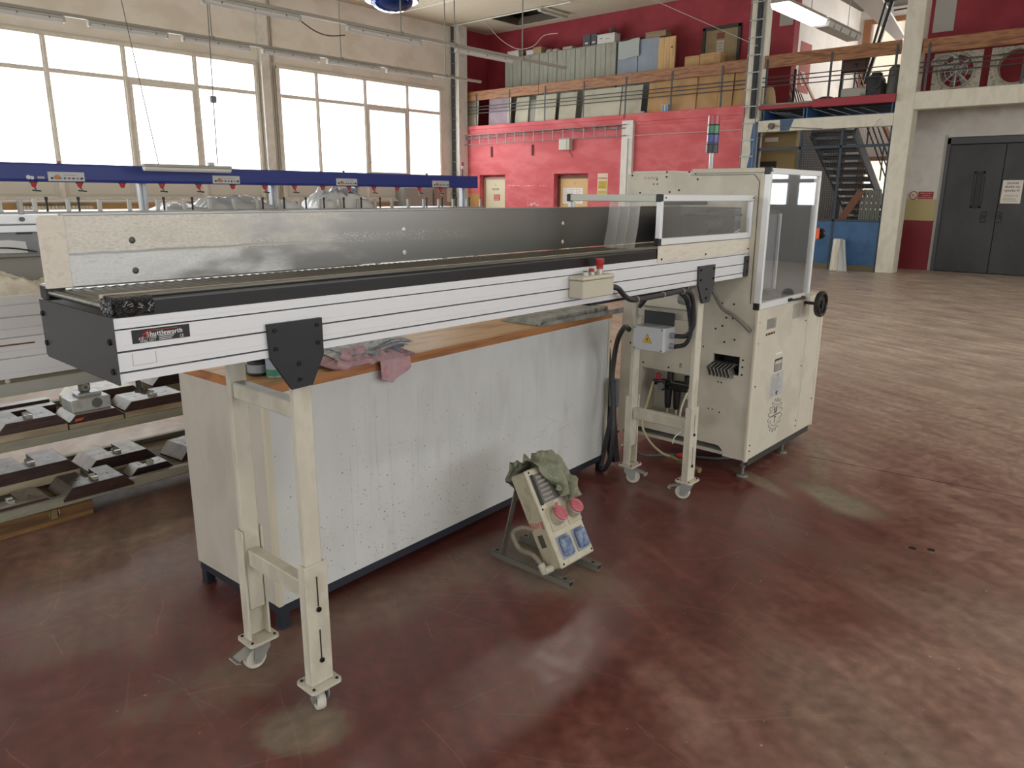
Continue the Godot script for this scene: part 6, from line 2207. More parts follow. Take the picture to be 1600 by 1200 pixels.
func left_things() -> void:
	# film bags on the bed
	var at := Vector3(-4.2, 1.082, -0.98)
	var film := mottled("film bag", ["b5ac9b", "cbc4b4", "d8d2c5", "bfb7a6"], Vector3(0.14, 0.14, 0.14), 0.35)
	var shapes := [[Vector3(-4.18, 1.082, -0.97), 0.20, 0.27, 0.15, "bulging bag of clear film lying on the machine bed"], [Vector3(-4.42, 1.082, -1.22), 0.14, 0.2, 0.085, "flat folded film sheet behind the bulging bag on the machine bed"]]
	for q in shapes:
		var t := thing("film_bag", q[4], "bag", q[0], "film on the machine bed")
		var nz := noise(4.0, 51, 3)
		var g := []
		for i in 22:
			var row := []
			for j in 22:
				var u := i / 21.0 * 2 - 1
				var v := j / 21.0 * 2 - 1
				var p: Vector3 = q[0] + Vector3(u * q[1], 0, -v * q[2])
				var d := clampf(1.0 - pow(absf(u), 2.5), 0, 1) * clampf(1.0 - pow(absf(v), 2.5), 0, 1)
				p.y += 0.006 + q[3] * pow(d, 0.7) * (0.85 + 0.5 * nz.get_noise_2d(p.x * 2.0, p.z * 2.0)) + 0.008 * nz.get_noise_2d(p.x * 6, p.z * 6) * d
				row.append(p)
			g.append(row)
		var b := MB.new()
		b.skin(g, 0.004)
		obj("film", b, film, t)
	# dies, upper shelf (bar top 0.482)
	var y := 0.483
	die(Vector3(-4.005, y, -1.0), "dark die block at the left end of the upper shelf, with a clamp", 0.29, 0.21, 0.050, 0.035, 0.0, 1, "3f2926", "6e675e")
	var d := die(Vector3(-4.005, y, -1.278), "die block on the upper shelf under a white steel bracket, marked orange", 0.252, 0.21, 0.040, 0.024, 0.0, 0, "33211f", "9a948a", false)
	var b := MB.new()
	b.prism(PackedVector2Array([Vector2(0, 0), Vector2(0.03, 0.002), Vector2(0.045, 0.014), Vector2(0.004, 0.012)]), 0.001, Transform3D(FACE_X, Vector3(0.105, 0.034, 0.10)))
	obj("orange_mark", b, mat("d2542c", 0.6), d, true)
	var br := thing("steel_bracket", "pale steel bracket block with a ring eye on a die block", "bracket", Vector3(-4.03, y + 0.066, -1.275), "")
	b = MB.new()
	b.box(Vector3(-4.08, y + 0.066, -1.185), Vector3(-3.935, y + 0.128, -1.365), 0.004)
	b.box(Vector3(-4.08, y + 0.128, -1.235), Vector3(-3.99, y + 0.142, -1.345), 0.004)
	obj("block", b, mottled("steel white", ["a8aaa6", "bdbfba", "b3b5b0"], Vector3(0.1, 0.1, 0.1), 0.4, 0.2), br)
	b = MB.new()
	b.box(Vector3(-4.05, y + 0.14, -1.255), Vector3(-4.02, y + 0.192, -1.308), 0.010)
	obj("ring_eye", b, mat("7d7a70", 0.45, 0.4), br)
	b = MB.new()
	b.lathe([Vector2(0.010, 0.0), Vector2(0.010, 0.008), Vector2(0.019, 0.008), Vector2(0.019, 0.0)], 16, Transform3D(Basis(Vector3.BACK, -PI / 2), Vector3(-4.02, y + 0.168, -1.282)))
	obj("bush", b, mat("b9b8b2", 0.3, 0.7), br)
	b = MB.new()
	b.lathe([Vector2(0.025, 0.0), Vector2(0.025, 0.0006), Vector2(0, 0.0006)], 16, Transform3D(Basis(Vector3.BACK, -PI / 2), Vector3(-3.935, y + 0.10, -1.30)))
	obj("dark_stain", b, mat("63635f", 0.6), br)
	die(Vector3(-4.005, y, -1.582), "long dark die block next to the conveyor's end on the upper shelf", 0.34, 0.20, 0.048, 0.030, 0.0, 1, "35211e", "8c867c")
	die(Vector3(-4.35, y, -1.87), "die block behind, half hidden by the cabinet on the upper shelf", 0.34, 0.20, 0.055, 0.045, 0.0, 0, "35211e", "8a8378")
	die(Vector3(-4.32, y, -1.45), "pale worn die block in the back row behind the steel bracket", 0.34, 0.24, 0.050, 0.040, 0.0, 0, "5a4436", "b2a794", false)
	for k in 2:
		var p := Vector3(-4.22 - 0.09 * k, y, -1.02)
		var s := thing("wood_bar", ["dark wooden bar behind the leftmost die block", "second dark wooden bar, behind the first at the back"][k], "wooden bar", p, "dark bars on the upper shelf")
		b = MB.new()
		b.box(p + Vector3(-0.03, 0, -0.17), p + Vector3(0.03, 0.065 + 0.01 * k, 0.2), 0.003)
		obj("bar", b, mat("3b2522", 0.5), s)
		b = MB.new()
		b.box(p + Vector3(-0.029, 0.065 + 0.01 * k, -0.169), p + Vector3(0.029, 0.067 + 0.01 * k, 0.2))
		obj("steel_skin", b, mat("a8a196", 0.4, 0.3), s)
	# dies, lower shelf (bar top 0.155)
	y = 0.157
	die(Vector3(-4.02, y - 0.02, -0.88), "low pale-topped die block at the front left of the lower shelf", 0.33, 0.20, 0.030, 0.0, 0.0, 1, "3a2723", "a59c8f")
	die(Vector3(-4.26, y, -1.04), "big die block in the back row of the lower shelf, on a pale foot", 0.40, 0.26, 0.060, 0.045, 0.0, 1, "3a2723", "8a8075")
	die(Vector3(-4.01, y - 0.03, -1.245), "dark flat die block with a clamp at the front of the lower shelf", 0.34, 0.23, 0.062, 0.0, 0.0, 1, "37231f", "6b635b")
	die(Vector3(-4.30, y - 0.028, -1.47), "die block behind the dark flat one on the lower shelf", 0.36, 0.24, 0.060, 0.015, 0.0, 1, "2a1a18", "958b7f")
	die(Vector3(-4.03, y - 0.03, -1.545), "small black-sided die block on the lower shelf beside the cabinet", 0.24, 0.11, 0.050, 0.0, 0.0, 1, "1c1212", "b5b0a7")
	die(Vector3(-4.16, y - 0.028, -1.86), "grey die block cut off by the cabinet on the lower shelf", 0.30, 0.22, 0.07, 0.0, 0.12, 0, "33211f", "8f8781", false)
	for q in [[-4.33, 0.116, -1.62], [-4.33, 0.445, -1.5]]:
		var p := Vector3(q[0], q[1], q[2])
		var s := thing("shelf_board", "thin wooden board lying across the lower shelf under the die blocks" if q[1] < 0.2 else "thin wooden board lying across the upper shelf under the die blocks", "board", p, "")
		b = MB.new()
		b.box(p + Vector3(-0.19, 0.0, -1.5), p + Vector3(0.375, 0.012, 1.1), 0.002)
		obj("board", b, grain("shelf board", ["7a6a50", "8d7c60", "9a896b"], Vector3(0.3, 0.3, 2.0), 0.7), s)
	# wooden box below
	at = Vector3(-4.15, 0, -0.75)
	var w := thing("wooden_box", "flat wooden box with a metal catch on the floor below the shelves", "box", at)
	b = MB.new()
	b.box(Vector3(-4.35, 0.0, -0.3), Vector3(-3.96, 0.092, -1.225), 0.003)
	obj("body", b, grain("box wood", ["5f4429", "7a5935", "8a683f"], Vector3(0.3, 0.15, 2.4), 0.55), w)
	b = MB.new()
	b.box(Vector3(-3.96, 0.035, -1.03), Vector3(-3.953, 0.085, -1.06), 0.002)
	b.tube(smooth([Vector3(-3.953, 0.045, -1.025), Vector3(-3.945, 0.06, -1.022), Vector3(-3.953, 0.08, -1.025)]), 0.003, 5)
	b.tube(smooth([Vector3(-3.953, 0.045, -1.065), Vector3(-3.945, 0.06, -1.068), Vector3(-3.953, 0.08, -1.065)]), 0.003, 5)
	obj("catch", b, mat("a99b74", 0.35, 0.7), w)

# ------------------------------------------------------------------ blue packing line by the windows
func packing_line() -> void:
	var t := thing("packing_line", "long packing line under a blue beam with control panels, by the windows", "packing line", Vector3(-11.1, 0, -7.0))
	var b := MB.new()
	var bp := PackedVector2Array()
	for k in 9: bp.append(Vector2(-0.02 + 0.02 * cos(PI / 2 * k / 8), 0.09 + 0.02 * sin(PI / 2 * k / 8)))
	b.prism(PackedVector2Array([Vector2(-11.0, 1.725), Vector2(-10.985, 1.76), Vector2(-10.99, 1.93), Vector2(-11.02, 1.955), Vector2(-11.30, 1.955), Vector2(-11.30, 1.725)]), 10.8, Transform3D(Basis(), Vector3(0, 0, -11.2)))
	var beam := obj("beam", b, mat("2a3a86", 0.45), t)
	b = MB.new()
	b.box(Vector3(-11.302, 1.722, -11.2), Vector3(-10.98, 1.958, -11.215), 0.004)
	obj("end_cap", b, mat("1f2c66", 0.5), beam)
	var white := mat("c5c7cb", 0.5)
	var panels := [[-3.41, -3.84], [-5.60, -6.03], [-7.79, -8.22], [-9.98, -10.41]]
	for i in panels.size():
		var p: Array = panels[i]
		b = MB.new()
		b.box(Vector3(-10.99, 1.735, p[0]), Vector3(-10.972, 1.85, p[1]), 0.003)
		var pn := obj("control_panel", b, white, beam)
		b = MB.new()
		b.cyl(Vector3(-10.972, 1.785, p[0] - 0.10), Vector3(-10.95, 1.785, p[0] - 0.10), 0.027, 14)
		obj("dial", b, mat("c07a3a", 0.5), pn)
		for k in 8:
			if k == 1: continue
			b = MB.new()
			b.cyl(Vector3(-10.972, 1.772, p[0] - 0.04 - 0.05 * k), Vector3(-10.955, 1.772, p[0] - 0.04 - 0.05 * k), 0.013 if k in [0, 7] else 0.010, 10)
			obj("button", b, mat(["2b2b2e", "2b2b2e", "77787c", "3a3a40", "55565c", "1c1c20", "85868a", "2b2b2e"][k], 0.5), pn)
		b = MB.new()
		b.box(Vector3(-10.972, 1.81, p[0] - 0.18), Vector3(-10.971, 1.815, p[0] - 0.34))
		obj("print_line", b, mat("77787c", 0.5), pn)
	b = MB.new()
	b.box(Vector3(-10.99, 1.76, -3.29), Vector3(-10.975, 1.79, -3.37), 0.002)
	obj("name_plate", b, mat("a9adb5", 0.4), beam)
	b = MB.new()
	b.cyl(Vector3(-10.985, 1.778, -3.19), Vector3(-10.975, 1.778, -3.19), 0.026, 12)
	b.cyl(Vector3(-10.985, 1.772, -3.23), Vector3(-10.975, 1.772, -3.23), 0.022, 12)
	obj("emblem", b, mat("d9dade", 0.5), beam)
	for z in [-3.58, -8.0, -9.9]:
		b = MB.new()
		b.cyl(Vector3(-11.05, 1.955, z), Vector3(-11.05, 1.985, z), 0.022, 10)
		obj("lamp_cap", b, mat("b5363c", 0.4), beam)
	# grip lamps hanging below the beam
	for k in 15:
		var z := -3.24 - 0.535 * k if k < 14 else -2.7
		b = MB.new()
		b.lathe([Vector2(0, 1.655), Vector2(0.022, 1.66), Vector2(0.036, 1.70), Vector2(0.036, 1.712), Vector2(0, 1.712)], 12, Transform3D(Basis(), Vector3(-10.99, 0, z)))
		var g := obj("grip_light", b, mat("c8323c", 0.4), beam)
		b = MB.new()
		b.cyl(Vector3(-10.99, 1.71, z), Vector3(-10.99, 1.73, z), 0.045, 10)
		obj("holder", b, mat("4a3034", 0.5), g)
		if k % 3 != 2:
			b = MB.new()
			b.bar(Vector3(-10.99, 1.66, z), Vector3(-10.98, 1.63, z - 0.02), 0.014)
			b.bar(Vector3(-10.98, 1.62, z + 0.03), Vector3(-10.98, 1.61, z - 0.07), 0.018)
			obj("plug", b, mat("1e2526", 0.5), g)
	# posts
	for z in [-4.68, -6.75, -8.4, -11.06, -2.0]:
		b = MB.new()
		b.box(Vector3(-11.32, 0, z + 0.05), Vector3(-11.22, 1.9, z - 0.05), 0.004)
		b.box(Vector3(-11.22, 0, z + 0.02), Vector3(-11.19, 1.9, z - 0.02), 0.002)
		obj("post", b, mat("c3c7cc", 0.4, 0.3), t)
	b = MB.new()
	b.cyl(Vector3(-11.1, 1.955, -10.9), Vector3(-11.1, 2.09, -10.9), 0.012, 8)
	var sp := obj("signal_pole", b, mat("4b3236", 0.5), t)
	b = MB.new()
	b.cyl(Vector3(-11.1, 2.09, -10.9), Vector3(-11.1, 2.15, -10.9), 0.03, 12)
	obj("white_lens", b, mat("d5ccd0", 0.3), sp)
	b = MB.new()
	b.cyl(Vector3(-11.1, 2.15, -10.9), Vector3(-11.1, 2.22, -10.9), 0.03, 12)
	obj("red_lens", b, mat("a3283c", 0.3), sp)
	# bench and its pegs
	b = MB.new()
	b.box(Vector3(-11.9, 1.34, -0.6), Vector3(-10.8, 1.36, -11.2), 0.006)
	b.box(Vector3(-10.86, 0.9, -0.6), Vector3(-10.8, 1.345, -11.2), 0.006)
	obj("bench", b, mat("a9aba9", 0.45, 0.3), t)
	for z in [-1.0, -3.5, -6.0, -8.5, -11.0]:
		boxes("bench_leg", [[Vector3(-11.85, 0, z), Vector3(-11.77, 1.34, z - 0.08)], [Vector3(-10.93, 0, z), Vector3(-10.86, 1.34, z - 0.08)]], mat("8f9190", 0.5), t, 0.004)
	var peg := MB.new()
	peg.box(Vector3(-0.02, 0, -0.024), Vector3(0.02, 0.15, 0.024), 0.004)
	var pm := peg.mesh()
	var hook := MB.new()
	hook.cyl(Vector3(0, 0, 0), Vector3(0, 0.14, 0), 0.014, 8)
	hook.cyl(Vector3(0, 0.14, 0), Vector3(0, 0.18, 0), 0.020, 8)
	var hm := hook.mesh()
	var rs := RandomNumberGenerator.new()
	rs.seed = 4
	for k in 28:
		var z := -0.9 - 0.38 * k
		put("peg", pm, mat("aeb0ac", 0.4, 0.4), t, Transform3D(Basis(), Vector3(-10.86, 1.36, z)))
		if rs.randf() < 0.8: put("pin", hm, mat("2a2b2d", 0.5), t, Transform3D(Basis(), Vector3(-10.9, 1.36, z - 0.10 - 0.05 * rs.randf())))

func film_heap(at: Vector3, size: Vector3, label: String, hex: String) -> void:
	var t := thing("film_heap", label, "film", at, "film heaps on the packing line")
	var nz := noise(3.0, 71, 4)
	var g := []
	for i in 20:
		var row := []
		for j in 28:
			var u := i / 19.0 * 2 - 1
			var v := j / 27.0 * 2 - 1
			var p := at + Vector3(u * size.x / 2, 0, -v * size.z / 2)
			var d := clampf(1 - u * u, 0, 1) * clampf(1 - pow(absf(v), 3.0), 0, 1)
			p.y += size.y * pow(d, 0.6) * (0.8 + 0.5 * nz.get_noise_2d(p.x, p.z) + 0.25 * nz.get_noise_2d(p.x * 4, p.z * 4))
			row.append(p)
		g.append(row)
	var b := MB.new()
	b.skin(g, 0.01)
	obj("film", b, mat(hex, 0.3), t)

# ------------------------------------------------------------------ lamps
func tube_lamp(at: Vector3, label: String, group: String, lit := false) -> Node3D:
	var t := thing("tube_lamp", label, "lamp", at, group)
	var b := MB.new()
	b.box(at + Vector3(-0.05, 0.045, 0.76), at + Vector3(0.05, 0.09, -0.76), 0.01)
	for s in [-1, 1]: b.box(at + Vector3(-0.045, 0.0, 0.77 * s), at + Vector3(0.045, 0.075, 0.73 * s), 0.008)
	obj("housing", b, mat("b9b7ad", 0.5), t)
	b = MB.new()
	var pr := PackedVector2Array()
	for k in 9: pr.append(Vector2(0.05 * cos(PI + PI * k / 8), 0.048 + 0.05 * sin(PI + PI * k / 8)))
	b.prism(pr, 1.46, Transform3D(Basis(), at + Vector3(0, 0, -0.73)))
	var m := mat("d9dad8", 0.25)
	if lit:
		m = m.duplicate()
		m.emission_enabled = true
		m.emission = Color(1.0, 0.98, 0.92)
		m.emission_energy_multiplier = 2.5
	obj("cover", b, m, t)
	for k in 3:
		b = MB.new()
		b.box(at + Vector3(0.048, 0.03, 0.5 - 0.5 * k), at + Vector3(0.056, 0.06, 0.48 - 0.5 * k), 0.001)
		obj("clip", b, mat("7c7b75", 0.5), t)
	return t

func lamp_track(called: String, label: String, x: float, y: float, z0: float, z1: float, hangers: Array) -> void:
	var t := thing(called, label, "lamp track", Vector3(x, y, (z0 + z1) / 2), "lamp tracks hung from the ceiling")
	var b := MB.new()
	b.box(Vector3(x - 0.035, y, z0), Vector3(x + 0.035, y + 0.05, z1), 0.004)
	obj("channel", b, mat("a7a396", 0.5), t)
	for z in hangers:
		b = MB.new()
		b.cyl(Vector3(x, y + 0.05, z), Vector3(x, CEIL, z), 0.012, 8)
		obj("hanger", b, mat("8f8b80", 0.5), t)
		b = MB.new()
		b.box(Vector3(x - 0.05, y - 0.01, z - 0.03), Vector3(x + 0.05, y + 0.06, z + 0.03), 0.004)
		obj("bracket", b, mat("96948c", 0.5), t)

func lit_fitting(at: Vector3, label: String) -> void:
	var t := thing("tube_lamp", label, "lamp", at, "lit fittings of the right-hand rows")
	var b := MB.new()
	b.prism(PackedVector2Array([Vector2(-0.13, 0.05), Vector2(0.13, 0.05), Vector2(0.11, 0.10), Vector2(-0.11, 0.10)]), 1.44, Transform3D(Basis(), at + Vector3(0, 0, -0.72)))
	obj("housing", b, mat("9f9d94", 0.5), t)
	b = MB.new()
	b.prism(PackedVector2Array([Vector2(-0.13, 0.05), Vector2(-0.10, -0.02), Vector2(0.10, -0.02), Vector2(0.13, 0.05)]), 1.42, Transform3D(Basis(), at + Vector3(0, 0, -0.71)))
	if not mats.has("lit diffuser"):
		var m: StandardMaterial3D = mat("f2f0e8", 0.3).duplicate()
		m.emission_enabled = true
		m.emission = Color(1.0, 0.985, 0.93)
		m.emission_energy_multiplier = 3.0
		mats["lit diffuser"] = m
	obj("diffuser", b, mats["lit diffuser"], t)
	b = MB.new()
	b.cyl(at + Vector3(0, 0.1, -0.4), at + Vector3(0, CEIL - 4.115, -0.4), 0.006, 6)
	b.cyl(at + Vector3(0, 0.1, 0.4), at + Vector3(0, CEIL - 4.115, 0.4), 0.006, 6)
	obj("hanger", b, mat("6e6b63", 0.5), t)
	var l := AreaLight3D.new()
	l.name = "lamp_light"
	add_child(l, true)
	l.position = at + Vector3(0, -0.03, 0)
	l.rotation.x = -PI / 2
	l.area_size = Vector2(0.19, 1.38)
	l.area_normalize_energy = false
	l.light_energy = LAMP_LIGHT
	l.light_color = Color(1.0, 0.985, 0.94)
	l.area_range = 40.0
	l.shadow_enabled = true

func lamps() -> void:
	lamp_track("lamp_track", "lamp track with hanging fluorescent fittings nearest the windows", -13.3, 4.18, -1.5, -13.7, [-2.0, -7.0, -9.7, -12.55])
	var zs := [-3.95, -5.55, -7.05, -8.4, -9.8, -11.2, -2.3]
	# spans read off along the track: start and end of every fitting
	var spans := [[-3.35, -4.66], [-4.98, -6.22], [-6.46, -7.7], [-7.95, -9.18], [-9.36, -10.66], [-10.84, -12.14], [-1.6, -3.1]]
	var places := ["fifth", "fourth", "third", "second", "first", "end"]
	for i in spans.size():
		var zc: float = (spans[i][0] + spans[i][1]) / 2
		var lb: String = ["fluorescent fitting on the window-side track, first one in at the left picture edge", "second fluorescent fitting from the left on the window-side track", "third fluorescent fitting from the left on the window-side track", "fourth fluorescent fitting on the window-side track, over the white wall column", "fifth fluorescent fitting on the window-side track, right of the column", "last fluorescent fitting on the window-side track, before the red wall", "fluorescent fitting on the window-side track left of the picture"][i]
		var t := tube_lamp(Vector3(-13.3, 4.085, zc), lb, "fluorescent fittings on the window-side track")
		t.scale = Vector3(1, 1, absf(spans[i][1] - spans[i][0]) / 1.54)
	lamp_track("lamp_track", "lamp track with three fluorescent fittings, second from the windows", -10.5, 4.18, -2.0, -13.4, [-2.6, -8.9, -10.15, -12.0])
	var row := [-6.18, -8.56, -10.94, -3.8]
	for i in 4: tube_lamp(Vector3(-10.5, 4.085, row[i]), ["fluorescent fitting at the top picture edge on the second track", "middle fluorescent fitting on the second track, before the concrete lintel", "fluorescent fitting on the second track in front of the red gallery wall", "fluorescent fitting on the second track left of the picture"][i], "fluorescent fittings on the second track")
	# cable sagging between two fittings
	var b := MB.new()
	var c := thing("lamp_cable", "thin cable sagging between two fittings of the second track", "cable", Vector3(-10.5, 4.0, -7.4))
	b.tube(smooth([Vector3(-10.5, 4.10, -6.96), Vector3(-10.5, 4.0, -7.2), Vector3(-10.5, 3.97, -7.45), Vector3(-10.5, 4.02, -7.75)]), 0.010, 6)
	obj("cable", b, mat("4e4c47", 0.6), c)
	# broad fittings of the right-hand row: one lit, one dark
	lit_fitting(Vector3(-4.72, 4.1, -11.4), "lit broad fluorescent fitting glowing white above the short gallery rail")
	var dk := Vector3(-4.72, 4.1, -12.95)
	var dl := thing("tube_lamp", "dark broad fluorescent fitting behind the lit one", "lamp", dk)
	b = MB.new()
	b.prism(PackedVector2Array([Vector2(-0.13, 0.05), Vector2(0.13, 0.05), Vector2(0.11, 0.10), Vector2(-0.11, 0.10)]), 1.44, Transform3D(Basis(), dk + Vector3(0, 0, -0.72)))
	b.cyl(dk + Vector3(0, 0.1, -0.4), dk + Vector3(0, CEIL - 4.115, -0.4), 0.006, 6)
	obj("housing", b, mat("9f9d94", 0.5), dl)
	b = MB.new()
	b.prism(PackedVector2Array([Vector2(-0.13, 0.05), Vector2(-0.10, -0.02), Vector2(0.10, -0.02), Vector2(0.13, 0.05)]), 1.42, Transform3D(Basis(), dk + Vector3(0, 0, -0.71)))
	obj("diffuser", b, mat("c6c5bf", 0.3), dl)
	for z in [-0.5, -0.2, 0.2, 0.5]:
		b = MB.new()
		b.bar(dk + Vector3(0.125, 0.055, z), dk + Vector3(0.105, -0.02, z), 0.006, 0.02)
		obj("clip", b, mat("55534e", 0.5), dl)
	# unseen fittings added for top light; first of the left row is inferred
	var rows := [[-4.72, [-7.7, -5.9, -2.6], "part-added left row over the packing machine"], [0.6, [-15.0, -11.0, -7.0, -3.0, 1.0, 5.0], "added middle row over the open floor"], [5.6, [-11.0, -7.0, -3.0, 1.0], "added right row over the open floor"]]
	for r in rows:
		for k in r[1].size(): lit_fitting(Vector3(r[0], 4.1, r[1][k]), "lit fitting above the picture, %s, %s from the doors" % [r[2], ["first", "second", "third", "fourth", "fifth", "sixth"][k]])
	var at := Vector3(-4.72, 4.1, -9.4)
	var t := thing("tube_lamp", "dark broad fluorescent fitting at the top picture edge, before the lit one", "lamp", at)
	b = MB.new()
	b.prism(PackedVector2Array([Vector2(-0.13, 0.05), Vector2(0.13, 0.05), Vector2(0.11, 0.10), Vector2(-0.11, 0.10)]), 1.44, Transform3D(Basis(), at + Vector3(0, 0, -0.72)))
	b.cyl(at + Vector3(0, 0.1, 0), at + Vector3(0, CEIL - 4.1, 0), 0.006, 6)
	obj("housing", b, mat("9f9d94", 0.5), t)
	b = MB.new()
	b.prism(PackedVector2Array([Vector2(-0.13, 0.05), Vector2(-0.10, -0.02), Vector2(0.10, -0.02), Vector2(0.13, 0.05)]), 1.42, Transform3D(Basis(), at + Vector3(0, 0, -0.71)))
	obj("diffuser", b, mat("c6c5bf", 0.3), t)
	# lamp hung low on wires in front of the blue beam
	at = Vector3(-10.6, 1.93, -5.07)
	t = thing("hanging_lamp", "fluorescent lamp hung low on wires in front of the blue beam", "lamp", at)
	b = MB.new()
	b.box(Vector3(-10.66, 1.93, -4.45), Vector3(-10.54, 1.975, -5.69), 0.012)
	obj("housing", b, mat("a5a6a2", 0.5), t)
	b = MB.new()
	var pr := PackedVector2Array()
	for k in 9: pr.append(Vector2(0.055 * cos(PI + PI * k / 8), 0.0 + 0.05 * sin(PI + PI * k / 8)))
	b.prism(pr, 1.22, Transform3D(Basis(), Vector3(-10.6, 1.93, -5.68)))
	obj("cover", b, mat("dcdedd", 0.3), t)
	b = MB.new()
	b.box(Vector3(-10.63, 1.975, -5.36), Vector3(-10.57, 2.02, -5.44), 0.004)
	obj("connector", b, mat("c5c6c2", 0.5), t)
	b = MB.new()
	b.tube([Vector3(-10.6, 1.97, -4.66), Vector3(-10.6, 3.7, -4.44), Vector3(-10.6, CEIL, -4.1)], 0.006, 5)
	b.tube([Vector3(-10.6, 2.0, -5.50), Vector3(-10.6, 2.85, -5.52), Vector3(-10.6, CEIL, -5.62)], 0.007, 5)
	obj("wire", b, mat("66645e", 0.6), t)
	b = MB.new()
	b.box(Vector3(-10.63, 2.83, -5.48), Vector3(-10.57, 2.92, -5.56), 0.01)
	obj("wire_switch", b, mat("77767a", 0.5), t)
	# blue dome hung from the ceiling
	at = Vector3(-12.1, 5.15, -10.05)
	t = thing("dome_mirror", "blue reflecting dome with a pale rim at the top picture edge", "mirror", at)
	b = MB.new()
	var pf := []
	for k in 9: pf.append(Vector2(0.40 * sin(PI / 2 * k / 8), -0.20 * cos(PI / 2 * k / 8)))
	b.lathe(pf, 32, Transform3D(Basis(), at))
	obj("dome", b, mat("203a78", 0.06, 0.5), t)
	b = MB.new()
	b.lathe([Vector2(0.39, 0.0), Vector2(0.50, -0.01), Vector2(0.52, 0.02), Vector2(0.48, 0.10), Vector2(0.2, 0.22), Vector2(0, 0.24)], 32, Transform3D(Basis(), at))
	obj("rim", b, mat("c8ccd2", 0.3, 0.2), t)
	b = MB.new()
	b.cyl(at + Vector3(0, 0.2, 0), Vector3(at.x, CEIL, at.z), 0.015, 8)
	obj("hanger", b, mat("7d7a72", 0.5), t)
	# fitting up by the hole in the ceiling
	at = Vector3(-14.2, 6.40, -17.5)
	t = thing("tube_lamp", "bare fluorescent fitting under the ceiling beside the dark hole", "lamp", at)
	b = MB.new()
	b.box(at + Vector3(-0.06, 0.03, 0.6), at + Vector3(0.06, 0.08, -0.6), 0.006)
	for z in [0.5, -0.5]: b.cyl(at + Vector3(0, 0.08, z), at + Vector3(0, 0.15, z), 0.01, 6)
	obj("housing", b, mat("b5b3aa", 0.5), t)
	b = MB.new()
	for x in [-0.03, 0.03]: b.cyl(at + Vector3(x, 0.015, 0.58), at + Vector3(x, 0.015, -0.58), 0.014, 8)
	obj("fluorescent_tube", b, mat("e3e3df", 0.3), t)
	# plain rod hanging near the gallery, and a long wire under the ceiling
	t = thing("hanging_cable", "pale cable sagging from the ceiling in front of the upper red wall", "cable", Vector3(-15.5, 5.8, -17.6))
	b = MB.new()
	b.tube(smooth([Vector3(-16.6, 6.53, -17.3), Vector3(-16.2, 6.05, -17.5), Vector3(-15.6, 5.72, -17.6), Vector3(-15.0, 5.72, -17.6), Vector3(-14.6, 5.95, -17.6), Vector3(-14.1, 5.95, -17.6)]), 0.010, 6)
	obj("cable", b, mat("b7a9a2", 0.6), t)
	t = thing("tension_wire", "long thin wire crossing in front of the gallery lockers", "wire", Vector3(-10, 6.0, -14))
	b = MB.new()
	b.tube([Vector3(-11.2, 6.53, -14.3), Vector3(-8.1, 4.9, -17.4)], 0.006, 5)
	obj("strand", b, mat("d2cfc6", 0.5), t)

# ------------------------------------------------------------------ gallery
func beam_rail(called: String, label: String, x0: float, x1: float, posts: Array, y: float) -> void:
	var z := FAR_Z - 0.03
	var t := thing(called, label, "railing", Vector3((x0 + x1) / 2, 3.66, z), "gallery railings")
	var wood := mottled("rail wood", ["73492d", "8d5f3e", "a0724c", "855739"], Vector3(1.1, 0.12, 0.3), 0.55)
	var n := int(ceil((x1 - x0) / 4.2))
	for k in n:
		var b := MB.new()
		b.box(Vector3(lerpf(x0, x1, float(k) / n) + 0.002, y - 0.27, z - 0.05), Vector3(lerpf(x0, x1, float(k + 1) / n) - 0.002, y, z), 0.006)
		obj("wood_beam", b, wood, t)
	var steel := mat("494a4b", 0.5, 0.3)
	for x in posts:
		var b := MB.new()
		b.box(Vector3(x - 0.025, 3.66, z), Vector3(x + 0.025, y - 0.08, z + 0.012), 0.003)
		obj("post", b, steel, t)
	for q in [4.22, 4.13, 4.03]:
		var b := MB.new()
		b.cyl(Vector3(x0, q, z + 0.02), Vector3(x1, q, z + 0.02), 0.012, 6)
		obj("rail", b, steel, t)

func leaning(called: String, label: String, category: String, x0: float, x1: float, y1: float, z: float, hex: String, lean := 0.12, group := "sheets leaning behind the gallery railing") -> void:
	var t := thing(called, label, category, Vector3((x0 + x1) / 2, 3.66, z), group)
	var b := MB.new()
	b.prism(PackedVector2Array([Vector2(0, 3.66), Vector2(0.02, 3.66), Vector2(0.02 - lean, y1), Vector2(-lean, y1)]), x1 - x0, Transform3D(Basis(Vector3(0, 0, 1), Vector3(0, 1, 0), Vector3(-1, 0, 0)), Vector3(x1, 0, z)))
	obj("sheet", b, mottled("sheet " + hex, [Color(hex).darkened(0.06).to_html(false), hex, Color(hex).lightened(0.05).to_html(false)], Vector3(0.7, 0.7, 0.7), 0.75), t)

